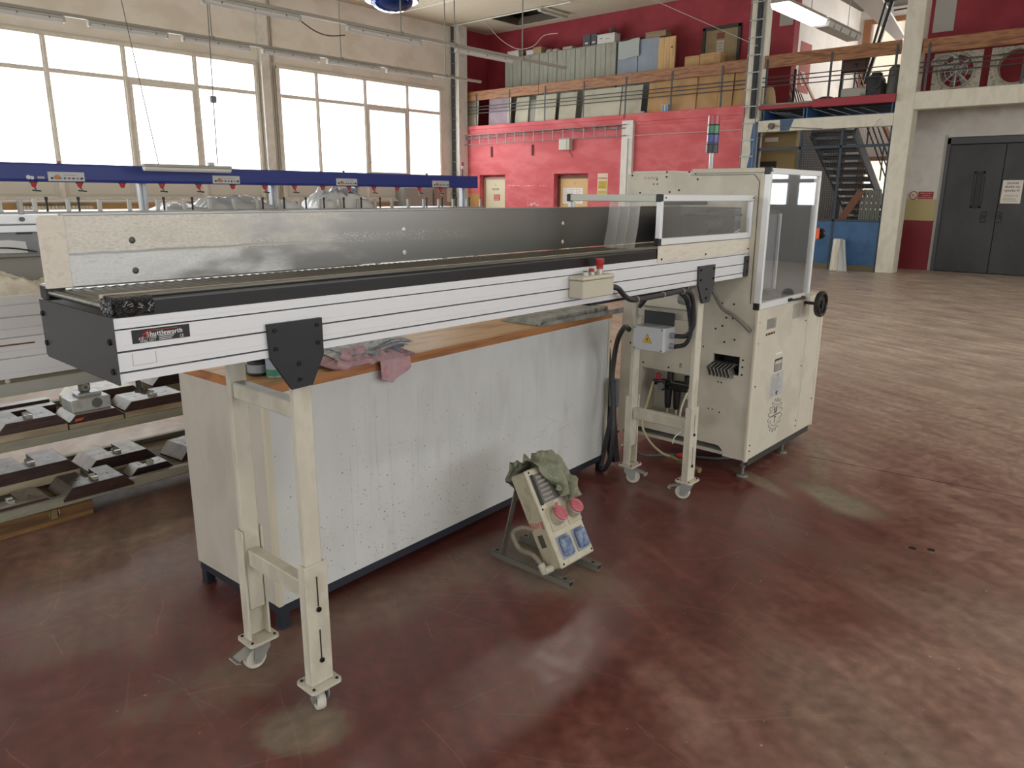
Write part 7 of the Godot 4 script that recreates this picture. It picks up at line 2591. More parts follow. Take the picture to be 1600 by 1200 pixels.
func gallery() -> void:
	beam_rail("railing", "long wooden-topped steel railing along the red gallery", WALL_X + 0.02, -8.38, [-17.2, -15.83, -14.46, -13.09, -11.72, -10.36, -9.0], 4.68)
	beam_rail("railing", "short wooden-topped railing between the cable column and the pillar", -7.98, -5.08, [-7.9, -6.46, -5.15], 4.70)
	beam_rail("railing", "wooden-topped railing right of the pillar, in front of the fans", -4.68, 2.5, [-4.55, -2.9, -1.5, 0.0, 1.5], 4.66)
	# sheets
	var cols := ["b9b49d", "c2bda7", "b3ae97"]
	leaning("sheet", "cream sheet at the left end behind the gallery railing", "board", -17.75, -17.28, 4.45, -17.68, "c0b8a2", 0.05)
	leaning("foam_block", "purple-grey foam panel behind the railing, second from the left", "panel", -16.85, -16.0, 4.5, -17.72, "9d8b92", 0.05, "")
	leaning("sheet", "narrow pale strip beside the purple foam panel", "board", -16.0, -15.9, 4.48, -17.66, "cfc8b4", 0.04)
	leaning("sheet", "cream sheet right of the narrow pale strip", "board", -15.75, -15.25, 4.4, -17.7, "b6b19b", 0.09)
	leaning("sheet", "grey curled sheet behind the gap of the cream sheets", "board", -15.3, -14.9, 4.3, -17.76, "98978e", 0.06)
	leaning("sheet", "wide cream sheet leaning behind the third railing bay", "board", -14.95, -14.2, 4.4, -17.68, "bcb7a1", 0.08)
	leaning("sheet", "narrow cream sheet right of the third railing bay's wide one", "board", -14.1, -13.5, 4.4, -17.72, "b4af99", 0.08)
	leaning("sheet", "widest cream sheet leaning before the green lockers", "board", -13.25, -12.0, 4.4, -17.68, "bdb8a3", 0.09)
	leaning("sheet", "cream sheet left of the first cardboard sheet", "board", -11.98, -11.35, 4.4, -17.70, "b8b39d", 0.09)
	leaning("cardboard_sheet", "narrow cardboard sheet at the left of the cardboard row", "cardboard", -11.15, -10.5, 4.42, -17.70, "b58f5e", 0.08)
	var cx := [-10.5, -9.75, -9.1, -8.7]
	leaning("cardboard_sheet", "folded cardboard carton second from the left of the cardboard row", "cardboard", -10.48, -9.74, 4.45, -17.66, "b48f60", 0.06)
	leaning("cardboard_sheet", "cardboard carton in the middle of the cardboard row", "cardboard", -9.73, -9.16, 4.45, -17.68, "af8a5b", 0.06)
	leaning("cardboard_sheet", "wide cardboard carton with a centre fold beside the last post", "cardboard", -9.14, -8.78, 4.46, -17.66, "b69263", 0.06)
	leaning("cardboard_sheet", "cardboard carton at the right end against the cable column", "cardboard", -8.76, -8.38, 4.46, -17.68, "b08b5c", 0.06)
	var t := thing("small_box", "small blue and white carton on the gallery edge before the cardboard", "box", Vector3(-10.55, 3.66, -17.6))
	var b := MB.new()
	b.box(Vector3(-10.64, 3.66, -17.56), Vector3(-10.46, 3.84, -17.64), 0.003)
	obj("body", b, mat("b8bcbb", 0.6), t)
	b = MB.new()
	for k in 2: b.box(Vector3(-10.62 + 0.09 * k, 3.67, -17.5595), Vector3(-10.57 + 0.09 * k, 3.83, -17.558))
	obj("blue_stripe", b, mat("5b7f9a", 0.6), t)
	t = thing("scrap", "crumpled pale scrap on the gallery edge between the sheets", "scrap", Vector3(-11.25, 3.66, -17.6))
	b = MB.new()
	b.box(Vector3(-11.32, 3.66, -17.56), Vector3(-11.15, 3.72, -17.64), 0.02)
	obj("body", b, mat("a9a8a2", 0.8), t)
	# lockers: six green-grey doors, then two blue-grey ones
	var lx := [-16.72, -16.04, -15.34, -14.66, -14.0, -13.29, -12.60]
	var names := ["leftmost", "second", "third", "fourth", "fifth", "sixth"]
	for i in 6:
		var x0: float = lx[i] + 0.004
		var x1: float = lx[i + 1] - 0.004
		t = thing("locker", "%s grey-green locker%s on the gallery" % [names[i], " from the left" if i > 0 else " of the row"], "locker", Vector3((x0 + x1) / 2, 3.66, -18.5), "grey-green lockers on the gallery")
		b = MB.new()
		b.box(Vector3(x0, 3.66, -18.31), Vector3(x1, 5.66, -18.75), 0.004)
		obj("body", b, mat("8a8b7d", 0.5), t)
		var m := mottled("locker", ["8b8c7d", "98998a", "929384"], Vector3(0.4, 1.0, 0.4), 0.5)
		var n := 2
		for k in n:
			b = MB.new()
			var a := lerpf(x0, x1, float(k) / n) + 0.008
			var c := lerpf(x0, x1, float(k + 1) / n) - 0.008
			b.box(Vector3(a, 3.72, -18.315), Vector3(c, 5.63, -18.295), 0.004)
			var d := obj("door", b, m, t)
			b = MB.new()
			b.box(Vector3((a + c) / 2 - 0.012, 3.75, -18.295), Vector3((a + c) / 2 + 0.012, 5.6, -18.289), 0.003)
			obj("rib", b, m, d)
			b = MB.new()
			b.box(Vector3(c - 0.05, 4.6, -18.295), Vector3(c - 0.03, 4.72, -18.28), 0.003)
			obj("handle", b, mat("55584f", 0.4, 0.5), d)
	for i in 2:
		var x0 := -12.56 + 0.66 * i
		t = thing("locker", ["left blue-grey cabinet beside the lockers", "right blue-grey cabinet next to the pine board"][i], "cabinet", Vector3(x0 + 0.33, 3.66, -18.5), "blue-grey cabinets on the gallery")
		b = MB.new()
		b.box(Vector3(x0 + 0.003, 3.66, -18.32), Vector3(x0 + 0.655, 5.63, -18.75), 0.004)
		obj("body", b, mat("818b96", 0.5), t)
		b = MB.new()
		b.box(Vector3(x0 + 0.012, 3.70, -18.325), Vector3(x0 + 0.648, 5.61, -18.30), 0.004)
		obj("door", b, mottled("blue locker", ["848e9a", "8d97a2"], Vector3(0.6, 1.0, 0.6), 0.5), t)
	t = thing("sheet", "pale curled sheet hanging over the blue-grey cabinets", "sheet", Vector3(-12.2, 5.3, -18.3))
	b = MB.new()
	var g := []
	for i in 10:
		var row := []
		for j in 12: row.append(Vector3(-12.52 + 0.68 * j / 11.0, 5.645 - 0.45 * i / 9.0 - 0.02 * sin(j * 0.5), -18.285 + 0.02 * sin(PI * j / 11.0) + (0.03 * pow(j / 11.0, 4)) + 0.0 * i))
		g.append(row)
	b.skin(g, 0.004)
	obj("sheet", b, mat("a3aaa6", 0.7), t)
	t = thing("pine_board", "knotty pine board standing beside the blue-grey cabinets", "board", Vector3(-10.95, 3.66, -18.2))
	for k in 3:
		b = MB.new()
		b.box(Vector3(-11.2 + 0.165 * k, 3.66, -18.18), Vector3(-11.038 + 0.165 * k, 5.56, -18.24), 0.004)
		obj("plank", b, mottled("pine", ["b2905c", "cda873", "c29d68"], Vector3(0.12, 1.4, 0.12), 0.6), t)
	b = MB.new()
	b.cyl(Vector3(-10.80, 5.3, -18.18), Vector3(-10.80, 5.3, -18.16), 0.02, 8)
	obj("knot", b, mat("5a4027", 0.7), t)
	# things on top of the lockers
	var tops := [["carton", "white carton on top of the leftmost locker", "box", -16.65, -16.2, 0.17, "c3c0b8"], ["bundle", "dark bundle between two white cartons on the lockers", "bundle", -16.2, -15.95, 0.07, "3e3733"],
		["carton", "white carton on top of the second locker", "box", -15.9, -15.62, 0.12, "c6c3bb"], ["carton", "open tan carton on the second and third lockers", "box", -15.62, -15.3, 0.17, "a18865"], ["bag", "light bag on the third locker", "bag", -15.2, -14.95, 0.12, "b7aba5"], ["bag", "white bag with a red print on the third locker", "bag", -14.95, -14.7, 0.10, "c8bab6"],
		["tray", "small pale tray on the fourth locker", "tray", -14.5, -14.15, 0.08, "a59a92"],
		["file_box", "left dark grey file box on the fifth locker", "file box", -13.78, -13.52, 0.31, "4d4d50"], ["file_box", "right dark grey file box on the fifth locker", "file box", -13.5, -13.31, 0.31, "4d4d50"],
		["carton", "large white carton on the sixth locker", "box", -13.29, -12.70, 0.23, "c9c6c0"], ["coil", "brown coil of parts on the large white carton", "coil", -13.0, -12.75, 0.2, "6b5249"], ["tool", "small dark tool on the blue-grey cabinets", "tool", -12.45, -12.2, 0.06, "3f3a36"], ["tool", "second dark tool on the blue-grey cabinets", "tool", -12.1, -11.85, 0.06, "44403a"],
		["carton", "flat tan carton on the right blue-grey cabinet", "box", -11.72, -11.1, 0.12, "8f7a5c"]]
	for q in tops:
		var base := 5.66
		if q[1].contains("coil"): base = 5.66 + 0.23
		elif q[1].contains("blue-grey"): base = 5.632
		t = thing(q[0], q[1], q[2], Vector3((q[3] + q[4]) / 2, base, -18.48), "")
		b = MB.new()
		var lo := Vector3(q[3], base, -18.34)
		var hi := Vector3(q[4], base + q[5], -18.62)
		if q[0] in ["bag", "bundle"]:
			b.lathe([Vector2(0, 0), Vector2(1, 0.1), Vector2(1.05, 0.35), Vector2(0.8, 0.75), Vector2(0.35, 0.95), Vector2(0, 1)].map(func(p): return p * Vector2((hi.x - lo.x) / 2, q[5])), 14, Transform3D(Basis(), Vector3((lo.x + hi.x) / 2, base, -18.48)))
		elif q[0] == "coil":
			for k in 4: b.tube(smooth([Vector3(-0.10, 0.02 + 0.04 * k, 0), Vector3(0, 0.03 + 0.04 * k, 0.10), Vector3(0.10, 0.03 + 0.04 * k, 0), Vector3(0, 0.04 + 0.04 * k, -0.10), Vector3(-0.10, 0.05 + 0.04 * k, 0)].map(func(p): return p + Vector3((lo.x + hi.x) / 2, base, -18.48))), 0.018, 6)
		else:
			b.box(lo, hi, 0.01)
		obj("body", b, mat(q[6], 0.7), t)
		if q[0] in ["carton"]:
			b = MB.new()
			b.box(Vector3(lo.x - 0.01, hi.y, lo.z + 0.01), Vector3(hi.x + 0.01, hi.y + 0.02, (lo.z + hi.z) / 2 + 0.004), 0.003)
			b.box(Vector3(lo.x - 0.01, hi.y, (lo.z + hi.z) / 2 - 0.004), Vector3(hi.x + 0.01, hi.y + 0.018, hi.z - 0.01), 0.003)
			obj("lid", b, mat(Color(q[6]).lightened(0.05).to_html(false), 0.7), t)
			if q[1].begins_with("large white"):
				b = MB.new()
				b.box(Vector3(-13.0, base + 0.11, -18.34), Vector3(-12.86, base + 0.13, -18.338))
				b.box(Vector3(-13.2, base + 0.13, -18.34), Vector3(-13.1, base + 0.16, -18.338))
				obj("print_mark", b, mat("7a7d80", 0.6), t)
		elif q[0] == "file_box":
			b = MB.new()
			b.box(Vector3((lo.x + hi.x) / 2 - 0.05, base + 0.06, -18.34), Vector3((lo.x + hi.x) / 2 + 0.05, base + 0.10, -18.337))
			obj("label", b, mat("c9c9c9", 0.6), t)
	# cartons and the gallery door at the right end
	for k in 2:
		t = thing("carton", ["left tan carton standing behind the railing by the gallery door", "right tan carton standing behind the railing by the gallery door"][k], "box", Vector3(-10.0 + 0.5 * k, 3.66, -17.95), "tan cartons by the gallery door")
		b = MB.new()
		b.box(Vector3(-10.25 + 0.42 * k, 3.66, -17.9), Vector3(-9.84 + 0.56 * k, 4.97 + 0.02 * k, -18.2), 0.006)
		obj("body", b, mottled("carton tan", ["a9865a", "b99666", "b18e60"], Vector3(0.5, 0.5, 0.5), 0.75), t)
		b = MB.new()
		b.box(Vector3(-10.25 + 0.42 * k, 4.93, -17.899), Vector3(-9.84 + 0.56 * k, 4.935, -17.897))
		obj("fold", b, mat("7b5f3c", 0.8), t)
	var d := shell("door_4")
	b = MB.new()
	b.box(Vector3(-10.26, 3.66, BACK_Z), Vector3(-10.18, 5.75, BACK_Z + 0.05), 0.005)
	b.box(Vector3(-9.3, 3.66, BACK_Z), Vector3(-9.22, 5.75, BACK_Z + 0.05), 0.005)
	b.box(Vector3(-10.26, 5.68, BACK_Z), Vector3(-9.22, 5.76, BACK_Z + 0.05), 0.005)
	obj("door_frame", b, mat("2f2c26", 0.6), d)
	b = MB.new()
	b.box(Vector3(-10.18, 3.67, BACK_Z), Vector3(-9.3, 5.68, BACK_Z + 0.02))
	obj("leaf", b, mottled("gallery door", ["7f6c4a", "8f7b57", "877350"], Vector3(0.6, 1.0, 0.6), 0.6), d)
	b = MB.new()
	b.box(Vector3(-9.86, 5.0, BACK_Z + 0.02), Vector3(-9.66, 5.42, BACK_Z + 0.023))
	var n := obj("notice", b, mat("b0a696", 0.8), d)
	for k in 5:
		b = MB.new()
		b.box(Vector3(-9.83, 5.06 + 0.07 * k, BACK_Z + 0.023), Vector3(-9.7 - 0.02 * (k % 2), 5.075 + 0.07 * k, BACK_Z + 0.024))
		obj("print_line", b, mat("6f675c", 0.8), n)
	b = MB.new()
	b.box(Vector3(-9.87, 5.46, BACK_Z + 0.02), Vector3(-9.66, 5.60, BACK_Z + 0.023))
	obj("red_sticker", b, mat("7a4034", 0.7), d)
	# cable ladder along the lower red wall
	t = thing("cable_ladder", "horizontal wire cable ladder fixed along the red wall", "cable ladder", Vector3(-14.7, 3.1, FAR_Z))
	b = MB.new()
	for q in [[3.10, 0.15], [3.38, 0.15], [3.38, 0.02]]: b.cyl(Vector3(-17.85, q[0], FAR_Z + q[1]), Vector3(-11.55, q[0] + 0.02, FAR_Z + q[1]), 0.012, 6)
	for k in 4: b.tube([Vector3(-17.85, 3.33 - 0.02 * k, FAR_Z + 0.06 + 0.02 * k), Vector3(-14.5, 3.325, FAR_Z + 0.05 + 0.025 * k), Vector3(-11.6, 3.35 - 0.015 * k, FAR_Z + 0.06 + 0.02 * k)], 0.010, 5)
	obj("side_wire", b, mat("8b7f7c", 0.5, 0.3), t)
	for k in 17:
		b = MB.new()
		var x := -17.6 + 0.36 * k
		b.box(Vector3(x - 0.012, 3.09, FAR_Z + 0.145), Vector3(x + 0.012, 3.39, FAR_Z + 0.16))
		b.box(Vector3(x - 0.012, 3.37, FAR_Z), Vector3(x + 0.012, 3.39, FAR_Z + 0.16))
		obj("rung", b, mat("85797a", 0.5, 0.3), t)
	# vertical cable ladder on the column at the gallery's right end
	t = thing("cable_riser", "tall vertical cable ladder full of dark cables beside the gallery", "cable ladder", Vector3(-8.15, 3.0, FAR_Z))
	b = MB.new()
	for k in 9: b.tube([Vector3(-8.21 + 0.018 * k, 3.35, FAR_Z + 0.025 + 0.012 * (k % 3)), Vector3(-8.205 + 0.018 * k, 5.0, FAR_Z + 0.03 + 0.012 * (k % 3)), Vector3(-8.21 + 0.018 * k, CEIL, FAR_Z + 0.025 + 0.012 * (k % 3))], 0.011, 5)
	obj("cables", b, mat("3b3e42", 0.6), t)
	b = MB.new()
	b.box(Vector3(-8.34, 1.6, FAR_Z + 0.09), Vector3(-8.325, CEIL, FAR_Z + 0.11))
	b.box(Vector3(-8.035, 1.6, FAR_Z + 0.09), Vector3(-8.02, CEIL, FAR_Z + 0.11))
	obj("side_wire", b, mat("7e8182", 0.5, 0.4), t)
	for k in 13:
		b = MB.new()
		b.box(Vector3(-8.34, 1.75 + 0.37 * k, FAR_Z + 0.105), Vector3(-8.02, 1.775 + 0.37 * k, FAR_Z + 0.12))
		obj("rung", b, mat("a3a6a6", 0.5, 0.4), t)
	# loudspeaker and yellow sign on the red wall
	t = thing("wall_speaker", "small square white loudspeaker on the red wall", "speaker", Vector3(-13.58, 2.8, FAR_Z))
	b = MB.new()
	b.box(Vector3(-13.79, 2.82, FAR_Z), Vector3(-13.40, 3.14, FAR_Z + 0.16), 0.015)
	obj("body", b, mat("b9b3a4", 0.6), t)
	b = MB.new()
	b.box(Vector3(-13.76, 2.86, FAR_Z + 0.16), Vector3(-13.50, 3.10, FAR_Z + 0.17), 0.008)
	obj("grille", b, mat("d0cbbd", 0.6), t)
	for k in 7:
		b = MB.new()
		b.box(Vector3(-13.74, 2.885 + 0.03 * k, FAR_Z + 0.17), Vector3(-13.52, 2.893 + 0.03 * k, FAR_Z + 0.172))
		obj("slot", b, mat("8f897b", 0.7), t)
	b = MB.new()
	b.tube(smooth([Vector3(-13.5, 2.82, FAR_Z + 0.02), Vector3(-13.48, 2.74, FAR_Z + 0.02), Vector3(-13.42, 2.72, FAR_Z + 0.02), Vector3(-13.4, 2.62, FAR_Z + 0.02)]), 0.008, 5)
	obj("cord", b, mat("6d3a3e", 0.6), t)
	t = thing("notice_board", "cream notice with a yellow field on the red wall", "sign", Vector3(-12.33, 1.8, FAR_Z))
	b = MB.new()
	b.box(Vector3(-12.51, 1.60, FAR_Z), Vector3(-12.17, 2.18, FAR_Z + 0.008), 0.002)
	obj("board", b, mat("d6c3a8", 0.6), t)
	b = MB.new()
	b.box(Vector3(-12.48, 1.77, FAR_Z + 0.008), Vector3(-12.20, 1.98, FAR_Z + 0.010))
	b.box(Vector3(-12.48, 1.64, FAR_Z + 0.008), Vector3(-12.20, 1.72, FAR_Z + 0.010))
	obj("yellow_field", b, mat("c1a52e", 0.6), t)
	b = MB.new()
	b.box(Vector3(-12.49, 2.04, FAR_Z + 0.008), Vector3(-12.19, 2.065, FAR_Z + 0.010))
	obj("red_stripe", b, mat("a03c46", 0.6), t)
	for k in 5:
		b = MB.new()
		b.box(Vector3(-12.46, 1.79 + 0.036 * k, FAR_Z + 0.010), Vector3(-12.24 - 0.03 * (k % 2), 1.80 + 0.036 * k, FAR_Z + 0.011))
		obj("print_line", b, mat("8a7620", 0.6), t)

# ------------------------------------------------------------------ cage, stairs and what stands on the right
func cage() -> void:
	var t := thing("cage_front", "blue steel panel and wire mesh front closing the stair bay", "fence", Vector3(-6.5, 0, -17.55))
	var blue := mottled("cage blue", ["2f567d", "38628b", "34597f"], Vector3(0.6, 0.6, 0.6), 0.45)
	var z := FAR_Z - 0.06
	var xs := [-7.98, -6.98, -6.08, -5.08]
	for i in 3:
		var b := MB.new()
		b.box(Vector3(xs[i] + 0.02, 0.12, z - 0.02), Vector3(xs[i + 1] - 0.02, 1.08, z), 0.004)
		obj("panel", b, blue, t)
	var b := MB.new()
	b.box(Vector3(-7.98, 0.0, z - 0.025), Vector3(-5.08, 0.12, z + 0.01), 0.004)
	obj("kick_board", b, mat("6c6048", 0.7), t)
	var steel := mat("35424e", 0.5, 0.2)
	for x in xs:
		b = MB.new()
		b.box(Vector3(x - 0.025, 0, z - 0.03), Vector3(x + 0.025, 3.04, z + 0.012), 0.003)
		obj("post", b, steel, t)
	b = MB.new()
	b.box(Vector3(-7.98, 1.06, z - 0.03), Vector3(-5.08, 1.11, z + 0.012), 0.003)
	b.box(Vector3(-7.98, 2.63, z - 0.03), Vector3(-5.08, 2.69, z + 0.012), 0.003)
	obj("cross_bar", b, steel, t)
	b = MB.new()
	var n := int(2.9 / 0.05)
	var x := -7.0
	while x < -5.1:
		b.box(Vector3(x - 0.0015, 1.1, z - 0.014), Vector3(x + 0.0015, 3.04, z - 0.011))
		x += 0.05
	var y := 1.13
	while y < 3.04:
		b.box(Vector3(-7.0, y - 0.0015, z - 0.010), Vector3(-5.1, y + 0.0015, z - 0.007))
		y += 0.05
	var me := obj("wire_mesh", b, mat("6f7172", 0.5, 0.3), t)
	me.set_meta("kind", "stuff")
	# stair rising towards the hall, seen from below
	t = thing("staircase", "open steel staircase with dark treads behind the wire mesh", "staircase", Vector3(-6.6, 0, -20.0))
	var dark := mat("3a3b3b", 0.6)
	for k in 21:
		b = MB.new()
		var yy := 3.40 - 0.165 * k
		var zz := -17.85 - 0.27 * k
		if k > 18 or k < 2: continue
		b.box(Vector3(-7.05, yy - 0.03, zz), Vector3(-6.15, yy, zz - 0.30), 0.003)
		b.box(Vector3(-7.05, yy - 0.118, zz - 0.27), Vector3(-6.15, yy - 0.03, zz - 0.30))
		obj("tread", b, dark, t)
	for xx in [-7.08, -6.12]:
		b = MB.new()
		b.bar(Vector3(xx, 3.04, -18.45), Vector3(xx, 0.35, -22.9), 0.05, 0.26, 0.005)
		obj("stringer", b, mat("6b7076" if xx > -6.5 else "3c3e40", 0.5, 0.2), t)  # left stringer coloured darker to paint in the shade of the bay
	b = MB.new()
	for k in 3: b.bar(Vector3(-6.08, 4.4 - 0.25 * k, -17.9), Vector3(-6.08, 1.8 - 0.25 * k, -22.3), 0.025)
	for k in 4: b.bar(Vector3(-6.08, 3.55 - 0.78 * k, -17.95 - 1.3 * k), Vector3(-6.08, 4.4 - 0.78 * k, -17.95 - 1.3 * k), 0.03)
	obj("handrail", b, mat("2d2e2f", 0.5), t)
	b = MB.new()
	b.bar(Vector3(-5.75, 3.5, -18.6), Vector3(-5.75, 1.6, -22.6), 0.05, 0.12)
	obj("wood_rail", b, mat("a87150", 0.6), t)
	# what stands right of the stair behind the mesh
	t = thing("metal_panel", "grey corrugated metal panel behind the mesh beside the pillar", "panel", Vector3(-5.6, 0, -18.4))
	for k in 9:
		b = MB.new()
		b.box(Vector3(-5.82 + 0.05 * k, 0.0, -18.42 - 0.012 * (k % 2)), Vector3(-5.775 + 0.05 * k, 1.76, -18.40 - 0.012 * (k % 2)), 0.004)
		obj("fold", b, mat("77786c", 0.5, 0.2), t)
	t = thing("wooden_plank", "brown plank leaning slantwise behind the mesh", "plank", Vector3(-6.3, 0, -18.3))
	b = MB.new()
	b.bar(Vector3(-6.75, 0.08, -18.30), Vector3(-5.80, 1.72, -18.36), 0.03, 0.16, 0.004)
	obj("board", b, mat("8a5238", 0.65), t)
	for k in 2:
		var x0 := -7.93 if k == 0 else -6.93
		var x1 := -6.97 if k == 0 else -5.12
		t = thing("steel_bin", ["left open blue steel bin on the cream beam below the gallery edge", "right open blue steel bin on the cream beam below the gallery edge"][k], "bin", Vector3((x0 + x1) / 2, 3.29, -17.95), "blue bins under the gallery edge")
		b = MB.new()
		b.box(Vector3(x0, 3.292, -17.58), Vector3(x0 + 0.03, 3.52, -18.3), 0.003)
		b.box(Vector3(x1 - 0.03, 3.292, -17.58), Vector3(x1, 3.52, -18.3), 0.003)
		b.box(Vector3(x0 + 0.03, 3.292, -17.58), Vector3(x1 - 0.03, 3.31, -18.27))
		obj("side", b, mat("3d5f86", 0.5), t)
		b = MB.new()
		b.box(Vector3(x0 + 0.03, 3.31, -18.27), Vector3(x1 - 0.03, 3.52, -18.3))
		obj("back", b, mat("1a2028", 0.6), t)
		for q in 4:
			b = MB.new()
			var a := lerpf(x0 + 0.1, x1 - 0.5, q / 4.0)
			b.bar(Vector3(a, 3.50, -17.7 - 0.1 * q), Vector3(a + 0.45, 3.34, -18.2), 0.012)
			obj("rod", b, mat("8a9096", 0.4, 0.5), t)
	# upper flight above the gallery
	t = thing("staircase", "upper stair flight with black handrails above the right gallery", "staircase", Vector3(-5.9, 4.5, -20.5))
	b = MB.new()
	b.prism(PackedVector2Array([Vector2(-7.5, 6.53), Vector2(-6.8, 6.53), Vector2(-6.0, 5.35), Vector2(-6.05, 5.2), Vector2(-6.15, 5.25)]), 0.2, Transform3D(Basis(), Vector3(0, 0, -21.0)))
	obj("flight", b, mat("d2c5ba", 0.8), t)
	b = MB.new()
	b.bar(Vector3(-6.14, 6.3, -19.85), Vector3(-6.55, 4.2, -19.85), 0.05)
	b.bar(Vector3(-6.02, 6.1, -19.8), Vector3(-6.45, 4.2, -19.8), 0.07)
	b.bar(Vector3(-6.2, 6.0, -19.8), Vector3(-5.1, 6.02, -19.8), 0.12)
	b.bar(Vector3(-6.0, 5.75, -19.8), Vector3(-5.1, 5.77, -19.8), 0.03)
	obj("handrail", b, mat("2c2a29", 0.5), t)
	t = thing("banister", "slanted black banister with a pale board at the left of the right gallery", "banister", Vector3(-7.6, 3.66, -18.7))
	b = MB.new()
	for k in 6: b.bar(Vector3(-7.8 + 0.07 * k, 3.66, -18.9), Vector3(-7.98 + 0.07 * k, 4.35 - 0.07 * k, -18.9), 0.02)
	b.bar(Vector3(-7.78, 3.66, -18.85), Vector3(-7.78, 4.55, -18.85), 0.05)
	obj("rails", b, mat("27211f", 0.5), t)
	b = MB.new()
	b.bar(Vector3(-7.68, 4.5, -18.9), Vector3(-7.2, 3.66, -18.9), 0.14, 0.03)
	obj("board", b, mat("c6a390", 0.6), t)
	t = thing("poster", "red and white poster on the cream stair wall", "poster", Vector3(-7.86, 4.5, -19.6))
	b = MB.new()
	b.box(Vector3(-7.879, 4.1, -19.25), Vector3(-7.872, 5.25, -19.95))
	obj("sheet", b, mat("a45a4f", 0.7), t)
	b = MB.new()
	b.lathe([Vector2(0.10, 0), Vector2(0.10, 0.004), Vector2(0.16, 0.004), Vector2(0.16, 0)], 20, Transform3D(Basis(Vector3.BACK, -PI / 2), Vector3(-7.872, 4.42, -19.55)))
	obj("ring_mark", b, mat("d8c7bd", 0.7), t)
	# things on the right gallery floor
	var y0 := 3.66
	t = thing("chair", "brown office chair on a black stand on the right gallery", "chair", Vector3(-6.25, y0, -17.9))
	b = MB.new()
	b.box(Vector3(-6.40, y0 + 0.56, -17.95), Vector3(-5.86, y0 + 0.87, -18.02), 0.03)
	obj("backrest", b, mat("43281f", 0.6), t)
	b = MB.new()
	b.bar(Vector3(-6.36, y0, -17.95), Vector3(-6.36, y0 + 0.62, -17.99), 0.06)
	b.bar(Vector3(-6.36, y0 + 0.03, -17.75), Vector3(-6.36, y0 + 0.03, -18.3), 0.05)
	b.bar(Vector3(-6.5, y0 + 0.03, -17.95), Vector3(-6.1, y0 + 0.03, -18.1), 0.05)
	obj("stand", b, mat("1d1b1a", 0.5), t)
	t = thing("machine_part", "pale grey machine unit on the right gallery floor", "machine part", Vector3(-6.0, y0, -17.85))
	b = MB.new()
	b.box(Vector3(-6.28, y0, -17.75), Vector3(-5.84, y0 + 0.22, -17.98), 0.02)
	b.cyl(Vector3(-5.9, y0 + 0.14, -17.85), Vector3(-5.76, y0 + 0.14, -17.85), 0.10, 14)
	obj("housing", b, mat("a9a69a", 0.5), t)
	t = thing("machine_part", "large black motor standing on the right gallery", "motor", Vector3(-5.6, y0, -17.8))
	b = MB.new()
	b.box(Vector3(-5.78, y0, -17.75), Vector3(-5.40, y0 + 0.32, -18.0), 0.05)
	b.cyl(Vector3(-5.6, y0 + 0.30, -17.72), Vector3(-5.6, y0 + 0.30, -18.0), 0.16, 16)
	b.box(Vector3(-5.70, y0 + 0.42, -17.8), Vector3(-5.5, y0 + 0.50, -17.95), 0.02)
	obj("housing", b, mat("1d1e20", 0.5), t)
	b = MB.new()
	b.cyl(Vector3(-5.6, y0 + 0.30, -17.70), Vector3(-5.6, y0 + 0.30, -17.72), 0.06, 12)
	obj("hub", b, mat("0e0f10", 0.4), t)
	b = MB.new()
	b.box(Vector3(-5.64, y0 + 0.14, -17.745), Vector3(-5.56, y0 + 0.17, -17.749))
	obj("plate", b, mat("b9b7b0", 0.5), t)
	t = thing("machine_part", "dark grey roll beside the pillar on the right gallery", "roll", Vector3(-5.2, y0, -17.85))
	b = MB.new()
	b.lathe([Vector2(0, 0), Vector2(0.14, 0), Vector2(0.15, 0.1), Vector2(0.13, 0.55), Vector2(0.06, 0.62), Vector2(0, 0.62)], 16, Transform3D(Basis(), Vector3(-5.24, y0, -17.9)))
	obj("roll", b, mat("5b5953", 0.6), t)
	t = thing("bag", "black sack lying behind the chair on the right gallery", "bag", Vector3(-6.7, y0, -17.8))
	b = MB.new()
	b.lathe([Vector2(0, 0), Vector2(0.2, 0), Vector2(0.22, 0.04), Vector2(0.1, 0.09), Vector2(0, 0.10)], 14, Transform3D(Basis(), Vector3(-6.62, y0, -17.85)))
	obj("sack", b, mat("1e1c1c", 0.6), t)
	t = thing("board", "rounded cream board leaning by the cable column on the right gallery", "board", Vector3(-7.8, y0, -17.7))
	b = MB.new()
	b.prism(PackedVector2Array([Vector2(0, 0), Vector2(0.26, 0), Vector2(0.20, 0.28), Vector2(0.13, 0.4), Vector2(0.06, 0.42), Vector2(0.0, 0.36)]), 0.02, Transform3D(Basis(Vector3.RIGHT, -0.1), Vector3(-7.95, y0, -17.68)))
	obj("sheet", b, mat("b59d77", 0.6), t)
	# fans
	for k in 2:
		var c := Vector3(-4.06 + 1.0 * k, y0 + 0.365, -17.75)
		t = thing("fan", ["square grey fan with blades and a coiled cable, left of the two", "square grey fan housing with an empty opening, right of the two"][k], "fan", Vector3(c.x, y0, c.z), "fans behind the right railing")
		b = MB.new()
		var outer := PackedVector2Array([Vector2(-0.42, -0.35), Vector2(0.44, -0.35), Vector2(0.44, 0.37), Vector2(-0.42, 0.37)])
		var hole := PackedVector2Array()
		# plate with a round hole: ring sectors out to the square
		var seg := 32
		var pm := mottled("fan plate", ["8d8878", "a09a8a", "aaa493", "7b7665"], Vector3(0.18, 0.18, 0.18), 0.6)
		var angles := []
		for i in seg + 1: angles.append(TAU * i / seg)
		for q in [atan2(0.36, 0.43)]: angles.append_array([q, PI - q, PI + q, TAU - q])
		angles.sort()
